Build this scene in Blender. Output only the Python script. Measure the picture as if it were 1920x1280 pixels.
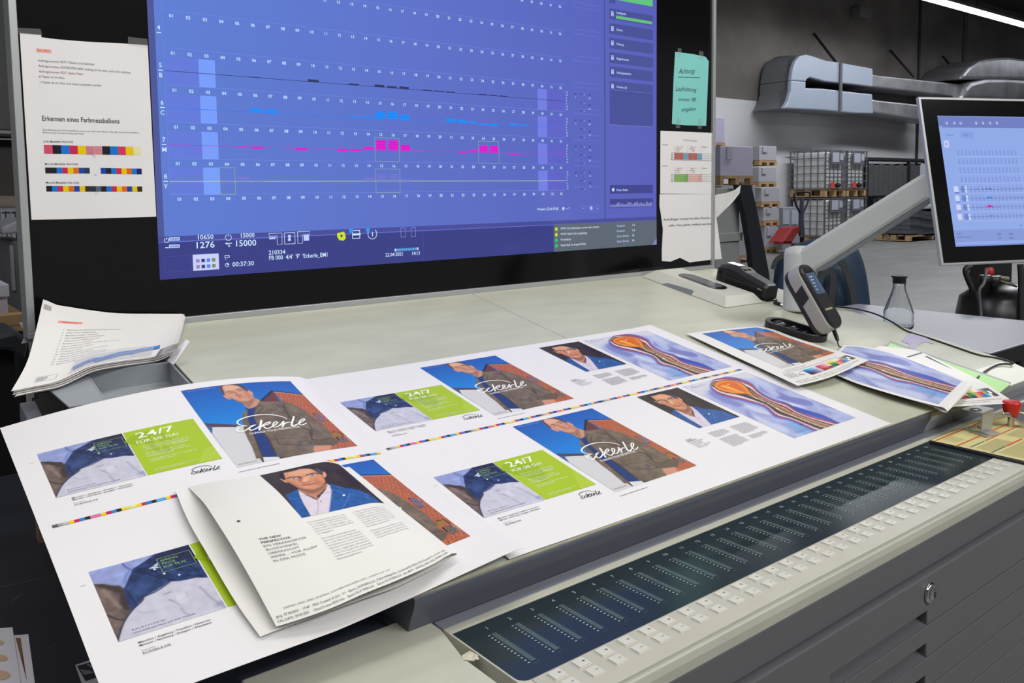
import bpy, bmesh, math, random
import numpy as np
from mathutils import Vector, Matrix
for o in list(bpy.data.objects): bpy.data.objects.remove(o)
random.seed(7); rng = np.random.RandomState(7)
scene = bpy.context.scene
# ---------------------------------------------------------------- camera (position, rotation, focal length and the crop's vertical shift)
CAM = np.array([-0.525144, -0.716460, 1.406416])
ROT = np.array([[0.7830705, 0.0605054, -0.6189828], [-0.6218016, 0.0557085, -0.7811910], [-0.0127837, 0.9966121, 0.0812460]])
FPX, CX, CY = 1577.917, 960.0, 489.607
cd = bpy.data.cameras.new('camera'); cam = bpy.data.objects.new('camera', cd); scene.collection.objects.link(cam)
M4 = Matrix.Identity(4)
for i in range(3):
    for j in range(3): M4[i][j] = float(ROT[i, j])
    M4[i][3] = float(CAM[i])
cam.matrix_world = M4
cd.sensor_fit = 'HORIZONTAL'; cd.sensor_width = 36.0; cd.lens = FPX / 1920 * 36.0
cd.shift_x = 0.0; cd.shift_y = (CY - 640) / 1920
cd.clip_start = .02; cd.clip_end = 200
scene.camera = cam
scene.view_settings.view_transform = 'Standard'; scene.view_settings.look = 'None'
scene.view_settings.gamma = 1.0; scene.view_settings.use_curve_mapping = False
scene.view_settings.exposure = 0.0
# ---------------------------------------------------------------- world and the big hall lights, plus added fill lamps
w = bpy.data.worlds.new('world'); scene.world = w; w.use_nodes = True
w.node_tree.nodes['Background'].inputs[0].default_value = (0.62, 0.66, 0.74, 1)
w.node_tree.nodes['Background'].inputs[1].default_value = 0.16
def area(name, loc, size, sy, power, col, target=None):
    l = bpy.data.lights.new(name, 'AREA'); l.shape = 'RECTANGLE'; l.size = size; l.size_y = sy; l.energy = power; l.color = col
    o = bpy.data.objects.new(name, l); scene.collection.objects.link(o); o.location = loc
    if target is not None:
        o.rotation_euler = (Vector(target) - Vector(loc)).to_track_quat('-Z', 'Y').to_euler()
    return o
area('console_lamp', (0.65, 0.10, 3.05), 2.6, 0.5, 23, (1.0, 0.965, 0.91), (0.65, 0.35, 1.0))
area('hall_lamp_left', (-2.0, -1.6, 4.6), 3.0, 1.2, 46, (1.0, 0.965, 0.92), (0.0, 0.3, 0.9))
area('fill_lamp_behind', (1.6, -4.2, 4.4), 5.0, 0.8, 200, (1.0, 0.98, 0.95), (1.0, 0.0, 0.6))  # added unseen lamp, brightens the drawer fronts
area('hall_lamp_row_near', (10.0, 1.5, 5.8), 9.0, 0.6, 380, (0.95, 0.97, 1.0))
area('fill_lamp_left_back', (-2.4, 3.2, 5.6), 3.0, 0.8, 60, (0.95, 0.97, 1.0))  # added unseen fill for the left background and its floor
area('hall_lamp_row_far', (19.0, 8.6, 5.6), 12.0, 0.5, 420, (0.95, 0.97, 1.0))
# ---------------------------------------------------------------- printed artwork, painted as colour grids
def s2l(c):
    c = np.asarray(c, float) / 255.0
    return np.where(c <= 0.04045, c / 12.92, ((c + 0.055) / 1.055) ** 2.4)
def homog(src, dst):
    A = []
    for (x, y), (u, v) in zip(src, dst):
        A.append([x, y, 1, 0, 0, 0, -u * x, -u * y, -u]); A.append([0, 0, 0, x, y, 1, -v * x, -v * y, -v])
    return np.linalg.svd(np.array(A, float))[2][-1].reshape(3, 3)
def hmap(Hm, pts):
    p = np.c_[np.array(pts, float), np.ones(len(pts))] @ Hm.T
    return p[:, :2] / p[:, 2:]
def crom(pts, n=6, closed=True):
    p = np.array(pts, float); N = len(p); out = []
    rng_ = range(N) if closed else range(N - 1)
    for i in rng_:
        if closed: a, b, c, d = p[i - 1], p[i], p[(i + 1) % N], p[(i + 2) % N]
        else: a, b, c, d = p[max(i - 1, 0)], p[i], p[i + 1], p[min(i + 2, N - 1)]
        for t in np.arange(n) / n:
            out.append(0.5 * ((2 * b) + (c - a) * t + (2 * a - 5 * b + 4 * c - d) * t * t + (3 * b - a - 3 * c + d) * t ** 3))
    if not closed: out.append(p[-1])
    return np.array(out)
def blur1(m, r):
    r = int(round(r))
    if r < 1: return m
    for ax in (0, 1):
        for _ in range(2):
            pad = [(0, 0)] * m.ndim; pad[ax] = (r + 1, r)
            c = np.cumsum(np.pad(m, pad, mode='edge'), axis=ax)
            n = m.shape[ax]
            m = (np.take(c, range(2 * r + 1, 2 * r + 1 + n), ax) - np.take(c, range(0, n), ax)) / (2 * r + 1)
    return m
def vnoise(h, w, cell, seed, octs=3):
    r = np.random.RandomState(seed); out = np.zeros((h, w)); amp = 1.0; tot = 0
    for o in range(octs):
        gh, gw = int(h / cell) + 3, int(w / cell) + 3
        g = r.rand(gh, gw)
        y = np.arange(h) / cell; x = np.arange(w) / cell
        y0 = y.astype(int); x0 = x.astype(int); fy = (y - y0)[:, None]; fx = (x - x0)[None]
        fy = fy * fy * (3 - 2 * fy); fx = fx * fx * (3 - 2 * fx)
        out += amp * ((g[y0][:, x0] * (1 - fx) + g[y0][:, x0 + 1] * fx) * (1 - fy) + (g[y0 + 1][:, x0] * (1 - fx) + g[y0 + 1][:, x0 + 1] * fx) * fy)
        tot += amp; amp *= 0.5; cell = max(cell / 2, 1.0)
    return out / tot - 0.5
class Pic:
    """a picture painted in the sheet's own millimetres; quad = its corners in the tracing frame"""
    def __init__(s, wmm, hmm, step, quad, base):
        s.wm, s.hm = wmm, hmm
        s.w, s.h = int(wmm / step) * 2, int(hmm / step) * 2
        s.H = homog(quad, [(0, 0), (s.w, 0), (s.w, s.h), (0, s.h)])
        s.a = np.zeros((s.h, s.w, 3)); s.a[:] = np.array(base, float)
    def mask(s, pts, blur=0, smooth=0, raw=False):
        p = np.array(pts, float) if raw else hmap(s.H, pts)
        if smooth: p = crom(p, smooth)
        m = np.zeros((s.h, s.w))
        x0, y0 = np.floor(p.min(0)).astype(int); x1, y1 = np.ceil(p.max(0)).astype(int) + 1
        x0, y0 = max(x0, 0), max(y0, 0); x1, y1 = min(x1, s.w), min(y1, s.h)
        if x1 <= x0 or y1 <= y0: return m
        X = np.arange(x0, x1)[None] + .5; Y = np.arange(y0, y1)[:, None] + .5
        ins = np.zeros((y1 - y0, x1 - x0), bool)
        q = np.roll(p, -1, 0)
        for (ax, ay), (bx, by) in zip(p, q):
            if ay == by: continue
            rows = (Y >= min(ay, by)) & (Y < max(ay, by))
            ins ^= rows & (X < (bx - ax) * (Y - ay) / (by - ay) + ax)
        m[y0:y1, x0:x1] = ins
        return blur1(m, blur) if blur else m
    def fill(s, pts, col, blur=0, smooth=0, alpha=1.0, clip=None, raw=False, noise=0, cell=8, seed=1):
        m = s.mask(pts, blur, smooth, raw) * alpha
        if clip is not None: m = m * clip
        c = np.array(col, float)[None, None]
        if noise: c = c * (1 + noise * 2 * vnoise(s.h, s.w, cell, seed)[..., None])
        s.a += (c - s.a) * m[..., None]
        return m
    def line(s, pts, wpx, col, blur=0, smooth=4, alpha=1.0, clip=None):
        p = hmap(s.H, pts)
        if smooth: p = crom(p, smooth, False)
        d = np.gradient(p, axis=0); d /= np.linalg.norm(d, axis=1)[:, None] + 1e-9
        n = np.c_[-d[:, 1], d[:, 0]] * wpx / 2
        s.fill(np.r_[p + n, (p - n)[::-1]], col, blur, 0, alpha, clip, raw=True)
    def out(s):
        a = np.clip(s.a, 0, 255).reshape(s.h // 2, 2, s.w // 2, 2, 3).mean((1, 3))
        return s2l(a)
def A_(l): return [(330 + x / 7.111, 700 + y / 7.111) for x, y in l]
def B_(l): return [(440 + x / 8.0, 700 + y / 8.0) for x, y in l]
COVQ = [(336.8, 733.1), (546, 714.1), (672.3, 837.4), (443.7, 879)]
def art_cover(wmm, hmm, step):
    P = Pic(wmm, hmm, step, COVQ, (40, 120, 205))
    g = np.linspace(0, 1, P.h)[:, None, None] / 0.62
    P.a[:] = np.array((45, 95, 182)) * (1 - np.clip(g, 0, 1)) + np.array((36, 146, 232)) * np.clip(g, 0, 1)
    # brick building
    bm = P.fill(B_([(600, 285), (1110, 305), (1900, 1060), (1870, 1140), (1450, 1240), (1300, 900), (800, 500)]), (176, 100, 68))
    H_, W_ = P.h, P.w
    yy, xx = np.mgrid[0:H_, 0:W_]
    br = vnoise(H_, W_, 3, 5, 1); mort = ((yy // 4) % 2) * 0.10 + ((((xx + (yy // 8) * 3) // 7) % 2) * 0.10)
    P.a *= (1 + bm * (br * 0.35 + mort - 0.08))[..., None]
    P.fill(B_([(385, 430), (560, 272), (600, 285), (420, 440)]), (52, 46, 48))
    P.fill(B_([(400, 470), (450, 420), (600, 288), (730, 480)]), (112, 62, 56))
    P.line(B_([(560, 272), (600, 272), (1120, 305)]), 5, (50, 44, 46), smooth=0)
    P.line(B_([(600, 292), (1120, 318)]), 4, (205, 150, 120), smooth=0)
    P.fill(B_([(1175, 580), (1290, 592), (1390, 700), (1290, 708)]), (58, 36, 62))
    for k in range(4):
        P.line(B_([(1205 + 26 * k, 590), (1300 + 26 * k, 702)]), 2.4, (190, 180, 200), smooth=0)
    P.fill(B_([(1470, 880), (1560, 875), (1610, 910), (1500, 940)]), (160, 120, 50))
    P.line(B_([(1470, 878), (1570, 870), (1640, 930)]), 5, (84, 40, 34), smooth=0)
    P.fill(B_([(1520, 958), (1640, 938), (1740, 1020), (1640, 1045)]), (54, 36, 34))
    for k in range(5):
        P.line(B_([(1560 + 30 * k, 950 - 2 * k), (1640 + 25 * k, 1035 - 3 * k)]), 2.2, (200, 190, 180), smooth=0)
    # white house on the left
    P.fill(A_([(365, 650), (420, 660), (860, 690), (1100, 1250), (840, 1290), (470, 790)]), (86, 70, 84))
    P.fill(A_([(400, 690), (475, 700), (470, 790)]), (62, 104, 140))
    P.fill(A_([(475, 708), (900, 720), (1030, 950), (1200, 1200), (820, 1285), (470, 800)]), (214, 214, 217), noise=.015, cell=30)
    # trousers, T-shirt
    P.fill(A_([(1120, 385), (1000, 470), (900, 560), (900, 720), (960, 880), (1060, 1060), (1200, 1260), (1460, 1200), (1700, 1100), (1500, 700), (1300, 420)]), (74, 64, 54))
    P.fill(A_([(820, 700), (900, 715), (960, 880), (1030, 1020), (1130, 1250), (800, 1290), (600, 1000)]), (214, 214, 217))
    P.fill(A_([(1165, 1130), (1370, 1120), (1430, 1190), (1190, 1230)]), (226, 226, 232))
    ts = P.fill(A_([(940, 470), (1110, 430), (1060, 520), (1060, 640), (1130, 760), (1260, 930), (1370, 1135), (1160, 1135), (1060, 860), (960, 640)]), (40, 62, 122), noise=.10, cell=14)
    # neck
    P.fill(A_([(900, 390), (1050, 345), (1140, 385), (1080, 450), (990, 480), (955, 465)]), (205, 152, 122), 2, 4)
    P.fill(A_([(905, 395), (1050, 350), (1040, 400), (985, 470), (950, 440)]), (160, 108, 84), 3, 4, .8)
    # jacket
    jk = P.mask(B_([(400, 425), (560, 430), (760, 425), (900, 460), (1060, 540), (1240, 680), (1380, 800), (1480, 920), (1520, 1010), (1480, 1100), (1200, 1105), (1220, 1240), (1020, 1285), (660, 1280), (540, 1000), (340, 760), (300, 660), (320, 540), (360, 470)]), 1) 
    jl = P.mask(B_([(160, 575), (205, 545), (200, 640), (230, 780), (300, 960), (400, 1180), (440, 1290), (330, 1300), (260, 1100), (150, 880), (120, 700), (125, 620)]), 1)
    J = np.maximum(jk, jl)
    n = vnoise(H_, W_, 26, 9, 3)
    P.a += ((np.array((118, 104, 88)) * (1 + n[..., None] * .45)) - P.a) * J[..., None]
    for l, w_, c in [(B_([(320, 560), (400, 490), (585, 465)]), 3, (66, 56, 46)), (B_([(330, 620), (450, 520)]), 4, (72, 60, 50)), (B_([(460, 560), (600, 610), (770, 590)]), 3, (74, 62, 50)),
                     (B_([(740, 470), (830, 640), (980, 800), (1130, 850), (1160, 930), (1180, 1010)]), 6, (66, 56, 50)), (B_([(600, 900), (640, 990), (900, 985), (1150, 960)]), 3, (80, 68, 56)),
                     (B_([(650, 1000), (700, 1085), (900, 1090), (1080, 1100), (1180, 1060)]), 4, (68, 58, 48)), (B_([(1170, 1000), (1300, 1010), (1500, 990), (1600, 1010)]), 5, (62, 54, 48)),
                     (B_([(470, 930), (560, 1100), (600, 1240)]), 4, (74, 64, 54)), (B_([(1100, 700), (1180, 860), (1170, 960)]), 5, (78, 68, 58)), (B_([(250, 800), (330, 1000), (420, 1270)]), 5, (62, 54, 44)),
                     (B_([(900, 600), (1150, 740), (1350, 900)]), 5, (136, 124, 108)), (B_([(600, 480), (700, 560), (720, 600)]), 4, (142, 130, 112))]:
        P.line(l, w_, c, 1, alpha=.8)
    P.fill(B_([(380, 440), (580, 440), (575, 470), (420, 490), (400, 470)]), (130, 116, 98), 1)
    P.fill(B_([(1180, 1005), (1420, 1015), (1600, 1000), (1570, 1050), (1500, 1105), (1200, 1100)]), (104, 92, 78), 1)
    P.fill(B_([(1210, 1105), (1470, 1095), (1450, 1200), (1225, 1245), (1200, 1170)]), (212, 150, 122), 2)
    P.fill(B_([(975, 1045), (1015, 1040), (1030, 1070), (985, 1078)]), (88, 92, 108), 0, 4)
    P.fill(B_([(560, 600), (600, 598), (605, 618), (572, 620)]), (120, 130, 140), 0, 4)
    # ears, head
    P.fill(A_([(635, 310), (680, 310), (740, 345), (735, 362), (680, 350)]), (214, 150, 124), 1, 4)
    P.fill(A_([(975, 245), (1020, 262), (1042, 290), (1030, 308), (990, 290)]), (224, 164, 138), 1, 4)
    P.fill(A_([(600, 215), (640, 170), (760, 160), (880, 190), (960, 245), (1020, 300), (1056, 340), (1030, 385), (900, 405), (800, 370), (700, 320), (640, 290), (598, 240)]), (214, 158, 130), 2, 5)
    P.fill(A_([(594, 225), (610, 185), (680, 160), (790, 165), (900, 195), (965, 250), (955, 262), (880, 210), (780, 182), (660, 185), (625, 210), (650, 270), (660, 305), (630, 285)]), (74, 58, 56), 2, 5)
    P.fill(A_([(740, 340), (850, 380), (960, 385), (1050, 345), (1035, 385), (900, 408), (800, 375)]), (140, 100, 86), 4, 4, .8)
    P.fill(A_([(640, 200), (780, 190), (870, 215), (780, 240), (680, 250)]), (232, 186, 160), 6, 4, .8)
    P.fill(A_([(800, 260), (840, 300), (890, 300), (860, 320), (810, 305), (790, 280)]), (168, 106, 84), 2, 4, .7)
    P.fill(A_([(920, 230), (1000, 300), (1040, 340), (980, 350), (930, 290)]), (186, 124, 98), 5, 4, .7)
    for l, w_, c in [(A_([(680, 275), (720, 260), (775, 258)]), 4, (84, 56, 48)), (A_([(815, 245), (860, 230), (900, 232)]), 4, (84, 56, 48)), (A_([(715, 288), (745, 278), (780, 278)]), 4, (96, 64, 56)),
                     (A_([(850, 258), (880, 246), (915, 250)]), 4, (96, 64, 56)), (A_([(840, 345), (890, 332), (945, 330)]), 4, (150, 80, 70)), (A_([(810, 310), (850, 322), (888, 305)]), 3, (130, 80, 64))]:
        P.line(l, w_, c, 1, alpha=.9)
    return P
def F_(l): return [(470 + x / 7.111, 855 + y / 7.111) for x, y in l]
POQ = [(477, 895), (625, 866), (733, 956), (569, 991)]
def art_portrait(wmm, hmm, step):
    P = Pic(wmm, hmm, step, POQ, (58, 46, 42))
    k = step / .45
    P.a *= (1 + vnoise(P.h, P.w, 60, 3, 3) * .5)[..., None]
    P.fill(F_([(60, 280), (300, 220), (420, 620), (700, 960)]), (76, 70, 66), 30, 0, .6)
    P.fill(F_([(1150, 120), (1500, 400), (1400, 520), (1100, 300)]), (40, 30, 28), 14, 0, .8)
    # jacket
    c = (44, 92, 160)
    n = vnoise(P.h, P.w, 20, 8, 3)
    for poly in ([(430, 630), (580, 545), (615, 640), (700, 780), (830, 935), (690, 980)], [(990, 470), (1100, 500), (1250, 540), (1450, 555), (1600, 590), (1700, 650), (1800, 740), (1900, 760), (1050, 900), (1050, 600)]):
        m = P.mask(F_(poly), 2)
        P.a += (np.array(c) * (1 + n[..., None] * .35) - P.a) * m[..., None]
    P.line(F_([(1320, 625), (1270, 760), (1235, 830)]), 3, (100, 150, 205), 1)
    P.line(F_([(1080, 560), (1200, 610), (1320, 630)]), 3, (90, 140, 200), 1)
    P.line(F_([(1050, 520), (1150, 560), (1300, 540)]), 5, (30, 66, 124), 2)
    P.line(F_([(1560, 600), (1600, 680), (1660, 700)]), 6, (80, 126, 190), 3)
    P.fill(F_([(1210, 645), (1230, 636), (1252, 652), (1235, 664), (1215, 662)]), (226, 236, 246), 0, 4)
    # shirt
    P.fill(F_([(580, 545), (700, 640), (860, 720), (960, 560), (950, 462), (1010, 500), (1050, 600), (1050, 900), (830, 960), (700, 780), (615, 640)]), (222, 212, 226), 1, noise=.03, cell=20)
    P.line(F_([(620, 645), (740, 660), (790, 665)]), 3, (168, 158, 176), 1)
    P.line(F_([(880, 640), (960, 615), (1050, 598)]), 3, (160, 150, 170), 1)
    P.line(F_([(862, 720), (890, 800), (892, 915)]), 3, (178, 168, 186), 1)
    P.line(F_([(1045, 560), (1052, 880)]), 4, (150, 150, 190), 1)
    P.line(F_([(912, 728), (918, 748)]), 4, (110, 90, 90), 0)
    # neck
    P.fill(F_([(600, 540), (900, 500), (955, 465), (965, 530), (870, 640), (850, 650), (875, 700), (862, 720), (810, 680), (720, 640), (640, 600)]), (196, 136, 108), 2, 4)
    P.fill(F_([(620, 530), (900, 520), (950, 470), (940, 540), (800, 620), (690, 600)]), (146, 92, 72), 6, 4, .8)
    # ears
    P.fill(F_([(320, 368), (350, 360), (385, 385), (425, 430), (400, 432), (360, 400)]), (222, 160, 130), 1, 4)
    P.fill(F_([(872, 285), (900, 280), (942, 320), (938, 360), (915, 376), (885, 330)]), (228, 160, 122), 1, 4)
    # head
    P.fill(F_([(345, 260), (480, 215), (620, 205), (740, 225), (860, 290), (890, 350), (935, 430), (925, 480), (860, 530), (780, 560), (700, 565), (600, 540), (500, 470), (400, 400), (360, 340)]), (214, 148, 112), 2, 5)
    P.fill(F_([(310, 280), (360, 235), (480, 190), (640, 180), (760, 215), (870, 270), (880, 330), (800, 280), (720, 235), (640, 222), (560, 225), (480, 250), (400, 265), (350, 270), (375, 340), (385, 390), (330, 360), (300, 310)]), (44, 38, 40), 2, 5)
    P.fill(F_([(760, 225), (830, 240), (870, 280), (875, 320), (810, 275)]), (92, 96, 104), 3, 4, .8)
    for poly, cc, b, al in [([(400, 270), (600, 235), (740, 250), (700, 300), (480, 330)], (234, 178, 142), 10, .7), ([(560, 340), (620, 380), (600, 440), (570, 400)], (140, 84, 62), 5, .8),
                            ([(620, 370), (700, 350), (690, 420), (650, 440), (612, 430)], (238, 184, 150), 5, .8), ([(780, 380), (860, 420), (900, 480), (850, 500), (800, 450)], (184, 112, 76), 8, .7),
                            ([(520, 470), (640, 540), (800, 555), (900, 500), (930, 440), (930, 490), (850, 545), (700, 575), (600, 550)], (108, 78, 66), 6, .8), ([(400, 400), (500, 430), (580, 500), (520, 480)], (180, 116, 86), 6, .7),
                            ([(620, 470), (740, 460), (820, 450), (760, 480), (640, 490)], (180, 110, 86), 4, .6), ([(660, 500), (760, 500), (740, 530), (680, 535)], (226, 160, 128), 5, .6)]:
        P.fill(F_(poly), cc, b, 4, al)
    for l, w_, cc in [([(400, 372), (450, 350), (550, 348), (590, 362)], 7, (58, 42, 38)), ([(650, 330), (720, 308), (790, 298), (830, 318)], 7, (58, 42, 38)), ([(455, 378), (500, 362), (555, 372)], 3, (70, 44, 36)),
                      ([(700, 332), (750, 312), (795, 325)], 3, (70, 44, 36)), ([(600, 432), (640, 448), (690, 440), (735, 425)], 4, (120, 66, 50)), ([(610, 478), (680, 478), (740, 474), (820, 455)], 4, (124, 60, 52)),
                      ([(640, 492), (700, 494), (760, 482)], 5, (196, 110, 96))]:
        P.line(F_(l), w_, cc, 1)
    for (ex, ey) in ((497, 370), (740, 330)):
        P.fill(F_([(ex - 45, ey + 4), (ex, ey - 12), (ex + 48, ey - 2), (ex + 5, ey + 12)]), (206, 200, 202), 0, 4)
        P.fill(F_([(ex - 24, ey), (ex, ey - 12), (ex + 26, ey), (ex, ey + 12)]), (110, 136, 158), 0, 5)
        P.fill(F_([(ex - 8, ey), (ex, ey - 5), (ex + 8, ey), (ex, ey + 5)]), (24, 26, 30), 0, 4)
    return P
def S_(l): return [(150 + x / 5.333, 980 + y / 5.333) for x, y in l]
SHQ = [(166.3, 1070.9), (351.6, 1020.3), (423.8, 1142.2), (224.6, 1203.1)]
def art_shirts(wmm, hmm, step):
    P = Pic(wmm, hmm, step, SHQ, (150, 162, 214))
    n = vnoise(P.h, P.w, 26, 4, 4)[..., None]
    P.a *= 1 + n * .25
    P.line(S_([(410, 385), (440, 430), (500, 465), (515, 460)]), 5, (86, 100, 160), 1)
    P.line(S_([(500, 465), (460, 520), (440, 600)]), 9, (112, 142, 208), 2)
    def cloth(poly, c, amp, seed, blur=1, cell=22):
        m = P.mask(S_(poly), blur)
        nn = vnoise(P.h, P.w, cell, seed, 4)[..., None]
        P.a += (np.array(c) * (1 + nn * amp) - P.a) * m[..., None]
        return m
    cloth([(140, 610), (250, 608), (320, 630), (390, 625), (450, 660), (520, 880), (440, 1000), (390, 1190)], (112, 96, 90), .7, 12)
    P.fill(S_([(150, 610), (390, 628), (470, 690), (520, 880), (400, 850), (400, 700), (340, 690), (200, 640)]), (52, 45, 44), 4, 0, .8)
    P.line(S_([(230, 660), (320, 760), (420, 860)]), 9, (150, 130, 120), 4)
    P.line(S_([(280, 920), (380, 960), (450, 970)]), 5, (50, 42, 42), 2)
    cloth([(520, 460), (640, 380), (760, 295), (1080, 215), (1270, 555), (1100, 570), (900, 590), (640, 740), (520, 880), (470, 780), (440, 660)], (44, 62, 108), 1.0, 13, cell=16)
    P.fill(S_([(760, 300), (1080, 215), (1180, 390), (1050, 380), (860, 330), (700, 400)]), (36, 34, 60), 10, 0, .7)
    P.fill(S_([(500, 600), (760, 560), (700, 680), (520, 780)]), (66, 92, 146), 12, 0, .6)
    for l in ([(520, 490), (640, 500), (800, 560)], [(540, 480), (680, 440), (780, 420)], [(700, 470), (850, 560), (1000, 580)], [(900, 330), (1000, 400), (1180, 480)], [(480, 700), (520, 760), (560, 800)]):
        P.line(S_(l), 4, (24, 30, 62), 2)
    P.fill(S_([(680, 460), (770, 395), (765, 440), (790, 450)]), (206, 218, 232), 0)
    P.line(S_([(700, 440), (780, 430)]), 2, (60, 80, 120), 0)
    for x, y in ((737, 466), (832, 510), (982, 524)):
        P.fill(S_([(x - 13, y), (x, y - 9), (x + 13, y), (x, y + 9)]), (238, 240, 244), 0, 4)
    w = cloth([(390, 1190), (440, 1010), (520, 880), (620, 790), (635, 740), (760, 680), (880, 595), (1000, 590), (1150, 555), (1270, 558), (1470, 868)], (204, 204, 220), .12, 14)
    P.line(S_([(390, 1190), (440, 1010), (520, 880), (620, 780), (640, 740), (760, 685), (890, 595)]), 4, (40, 40, 64), 1)
    for l, c in (([(830, 720), (910, 690)], (140, 136, 160)), ([(880, 770), (950, 800), (1000, 830)], (130, 128, 160)), ([(940, 740), (960, 800), (1060, 740), (1050, 700)], (168, 166, 190)), ([(1000, 850), (1040, 910), (1080, 930)], (160, 160, 184)), ([(560, 870), (640, 900), (760, 880)], (176, 178, 200)), ([(1180, 640), (1300, 760), (1420, 850)], (156, 158, 186))):
        P.line(S_(l), 4, c, 2, clip=w)
    P.fill(S_([(930, 730), (980, 700), (1060, 720), (1000, 830), (950, 790)]), (222, 222, 234), 6, 4, .7)
    P.line(S_([(1340, 850), (1420, 800), (1450, 860)]), 12, (150, 154, 186), 6, clip=w)
    return P
def R_(l): return [(1280 + x / 5.333, 600 + y / 5.333) for x, y in l]
RAQ = [(1274, 724), (1396, 695), (1604.5, 783), (1488.8, 823)]
def art_paddle(wmm, hmm, step):
    P = Pic(wmm, hmm, step, RAQ, (168, 178, 222))
    n = vnoise(P.h, P.w, 44, 21, 4)[..., None]
    P.a += n * np.array((70, 66, 46))
    g = P.mask(R_([(-60, 640), (600, 490), (760, 580), (300, 590), (210, 760), (330, 860)]), 14)
    P.a += (np.array((222, 222, 230)) - P.a) * g[..., None] * .9
    for poly, c, b in (([(760, 640), (900, 690), (1060, 760), (1250, 800), (1300, 860), (1100, 830), (900, 760), (780, 700)], (112, 118, 190), 5), ([(1200, 700), (1400, 780), (1600, 900), (1500, 890), (1300, 800)], (130, 138, 200), 6),
                       ([(700, 600), (800, 600), (960, 740), (900, 760)], (196, 206, 240), 8), ([(940, 790), (1100, 830), (1250, 880), (1060, 850)], (214, 226, 248), 7), ([(560, 830), (800, 900), (950, 960), (760, 930)], (214, 220, 242), 8),
                       ([(260, 700), (420, 780), (600, 840), (560, 870), (380, 820), (270, 750)], (120, 128, 196), 6), ([(700, 960), (900, 1030), (1060, 1100), (1000, 1130), (800, 1060)], (206, 214, 240), 8),
                       ([(1120, 1000), (1280, 1060), (1340, 1110), (1200, 1150), (1060, 1060)], (120, 170, 226), 12), ([(640, 900), (720, 1000), (860, 1080), (780, 1080), (640, 980)], (128, 134, 198), 9)):
        P.fill(R_(poly), c, b, 4, .8)
    def band(up, lo, c, blur=1, sm=5, noise=0):
        P.fill(R_(crom(up, 5, False).tolist() + crom(lo, 5, False).tolist()[::-1]), c, blur, 0, noise=noise, cell=5)
    up = [(262, 640), (300, 590), (400, 572), (540, 585), (680, 640), (760, 720), (900, 800), (1040, 840), (1160, 920), (1300, 970), (1460, 1010), (1600, 1050)]
    lo = [(262, 640), (280, 680), (340, 730), (440, 765), (560, 790), (720, 830), (830, 870), (930, 960), (1080, 1000), (1220, 1060), (1330, 1110), (1400, 1125)]
    def mix(t): return [(a[0] * (1 - t) + b[0] * t, a[1] * (1 - t) + b[1] * t) for a, b in zip(up, lo)]
    def sh(l, dx, dy): return [(x + dx, y + dy) for x, y in l]
    band(sh(up, 2, -14), sh(lo, -10, 14), (96, 112, 200), 3)
    band([(1000, 830), (1200, 890), (1400, 950), (1560, 1030)], [(1000, 850), (1200, 930), (1400, 990), (1560, 1055)], (46, 74, 180), 2)
    band(up, lo, (166, 54, 66), 1, noise=.5)
    band(mix(.1), mix(.92), (228, 214, 222), 1, noise=.1)
    band(mix(.2), mix(.8), (54, 52, 74), 1, noise=.3)
    band(mix(.27), mix(.45), (178, 120, 84), 1, noise=.5)
    band(mix(.5), mix(.62), (206, 170, 110), 1, noise=.4)
    P.fill(R_([(296, 640), (330, 605), (430, 592), (540, 610), (620, 650), (680, 720), (735, 770), (640, 745), (500, 740), (380, 715), (310, 680)]), (90, 58, 44), 1, 5)
    P.fill(R_([(302, 642), (335, 610), (430, 598), (535, 615), (612, 655), (670, 725), (720, 765), (640, 738), (500, 730), (385, 705), (318, 675)]), (240, 146, 38), 1, 5)
    P.fill(R_([(330, 650), (400, 612), (500, 615), (590, 670), (640, 730), (540, 700), (430, 695), (350, 670)]), (222, 104, 22), 3, 5)
    P.fill(R_([(360, 655), (430, 680), (540, 710), (600, 725), (500, 680), (420, 650)]), (250, 178, 60), 2, 4)
    P.fill(R_([(428, 640), (455, 630), (450, 642)]), (246, 214, 170), 1, 4)
    for x, y, c in ((945, 885, (232, 240, 250)), (830, 820, (40, 44, 60)), (1180, 1046, (40, 40, 60))):
        P.fill(R_([(x - 12, y), (x, y - 7), (x + 12, y), (x, y + 7)]), c, 0, 4)
    for t in np.linspace(.15, .85, 5):
        P.line(R_(mix(t)[5:]), 1.6, (120, 60, 60) if int(t * 20) % 2 else (238, 226, 226), 0)
    return P
# the shop's written word mark, as brush strokes (x, y) in the tracing frame of the cover
LOGO_STROKES = [
    ([(798, 694), (740, 664), (640, 640), (520, 631), (380, 635), (240, 655), (130, 685), (58, 718), (40, 745), (60, 770), (110, 788), (180, 796)], 24, .7),
    ([(185, 797), (120, 804), (60, 824), (34, 852), (52, 882), (105, 888), (165, 866), (222, 832), (285, 800), (325, 784)], 24, .75),
    ([(325, 784), (268, 797), (228, 832), (240, 864), (290, 858), (350, 828), (395, 795)], 24, .8),
    ([(412, 716), (398, 790), (380, 862)], 30, 1), ([(382, 842), (440, 785), (520, 742), (548, 745), (520, 772), (440, 796)], 22, .9),
    ([(440, 798), (480, 838), (530, 836), (590, 805)], 24, .9), ([(590, 805), (640, 772), (655, 742), (625, 738), (592, 772), (594, 812), (630, 820), (690, 795)], 22, .9),
    ([(690, 795), (730, 758), (750, 728), (748, 760), (735, 815)], 26, 1), ([(738, 795), (780, 758), (822, 742), (850, 745)], 24, .9),
    ([(905, 652), (886, 720), (872, 785), (895, 800), (945, 778)], 28, 1), ([(945, 778), (1010, 740), (1062, 700), (1056, 682), (1015, 698), (985, 742), (996, 778), (1040, 778), (1092, 750)], 22, .9)]
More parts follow.
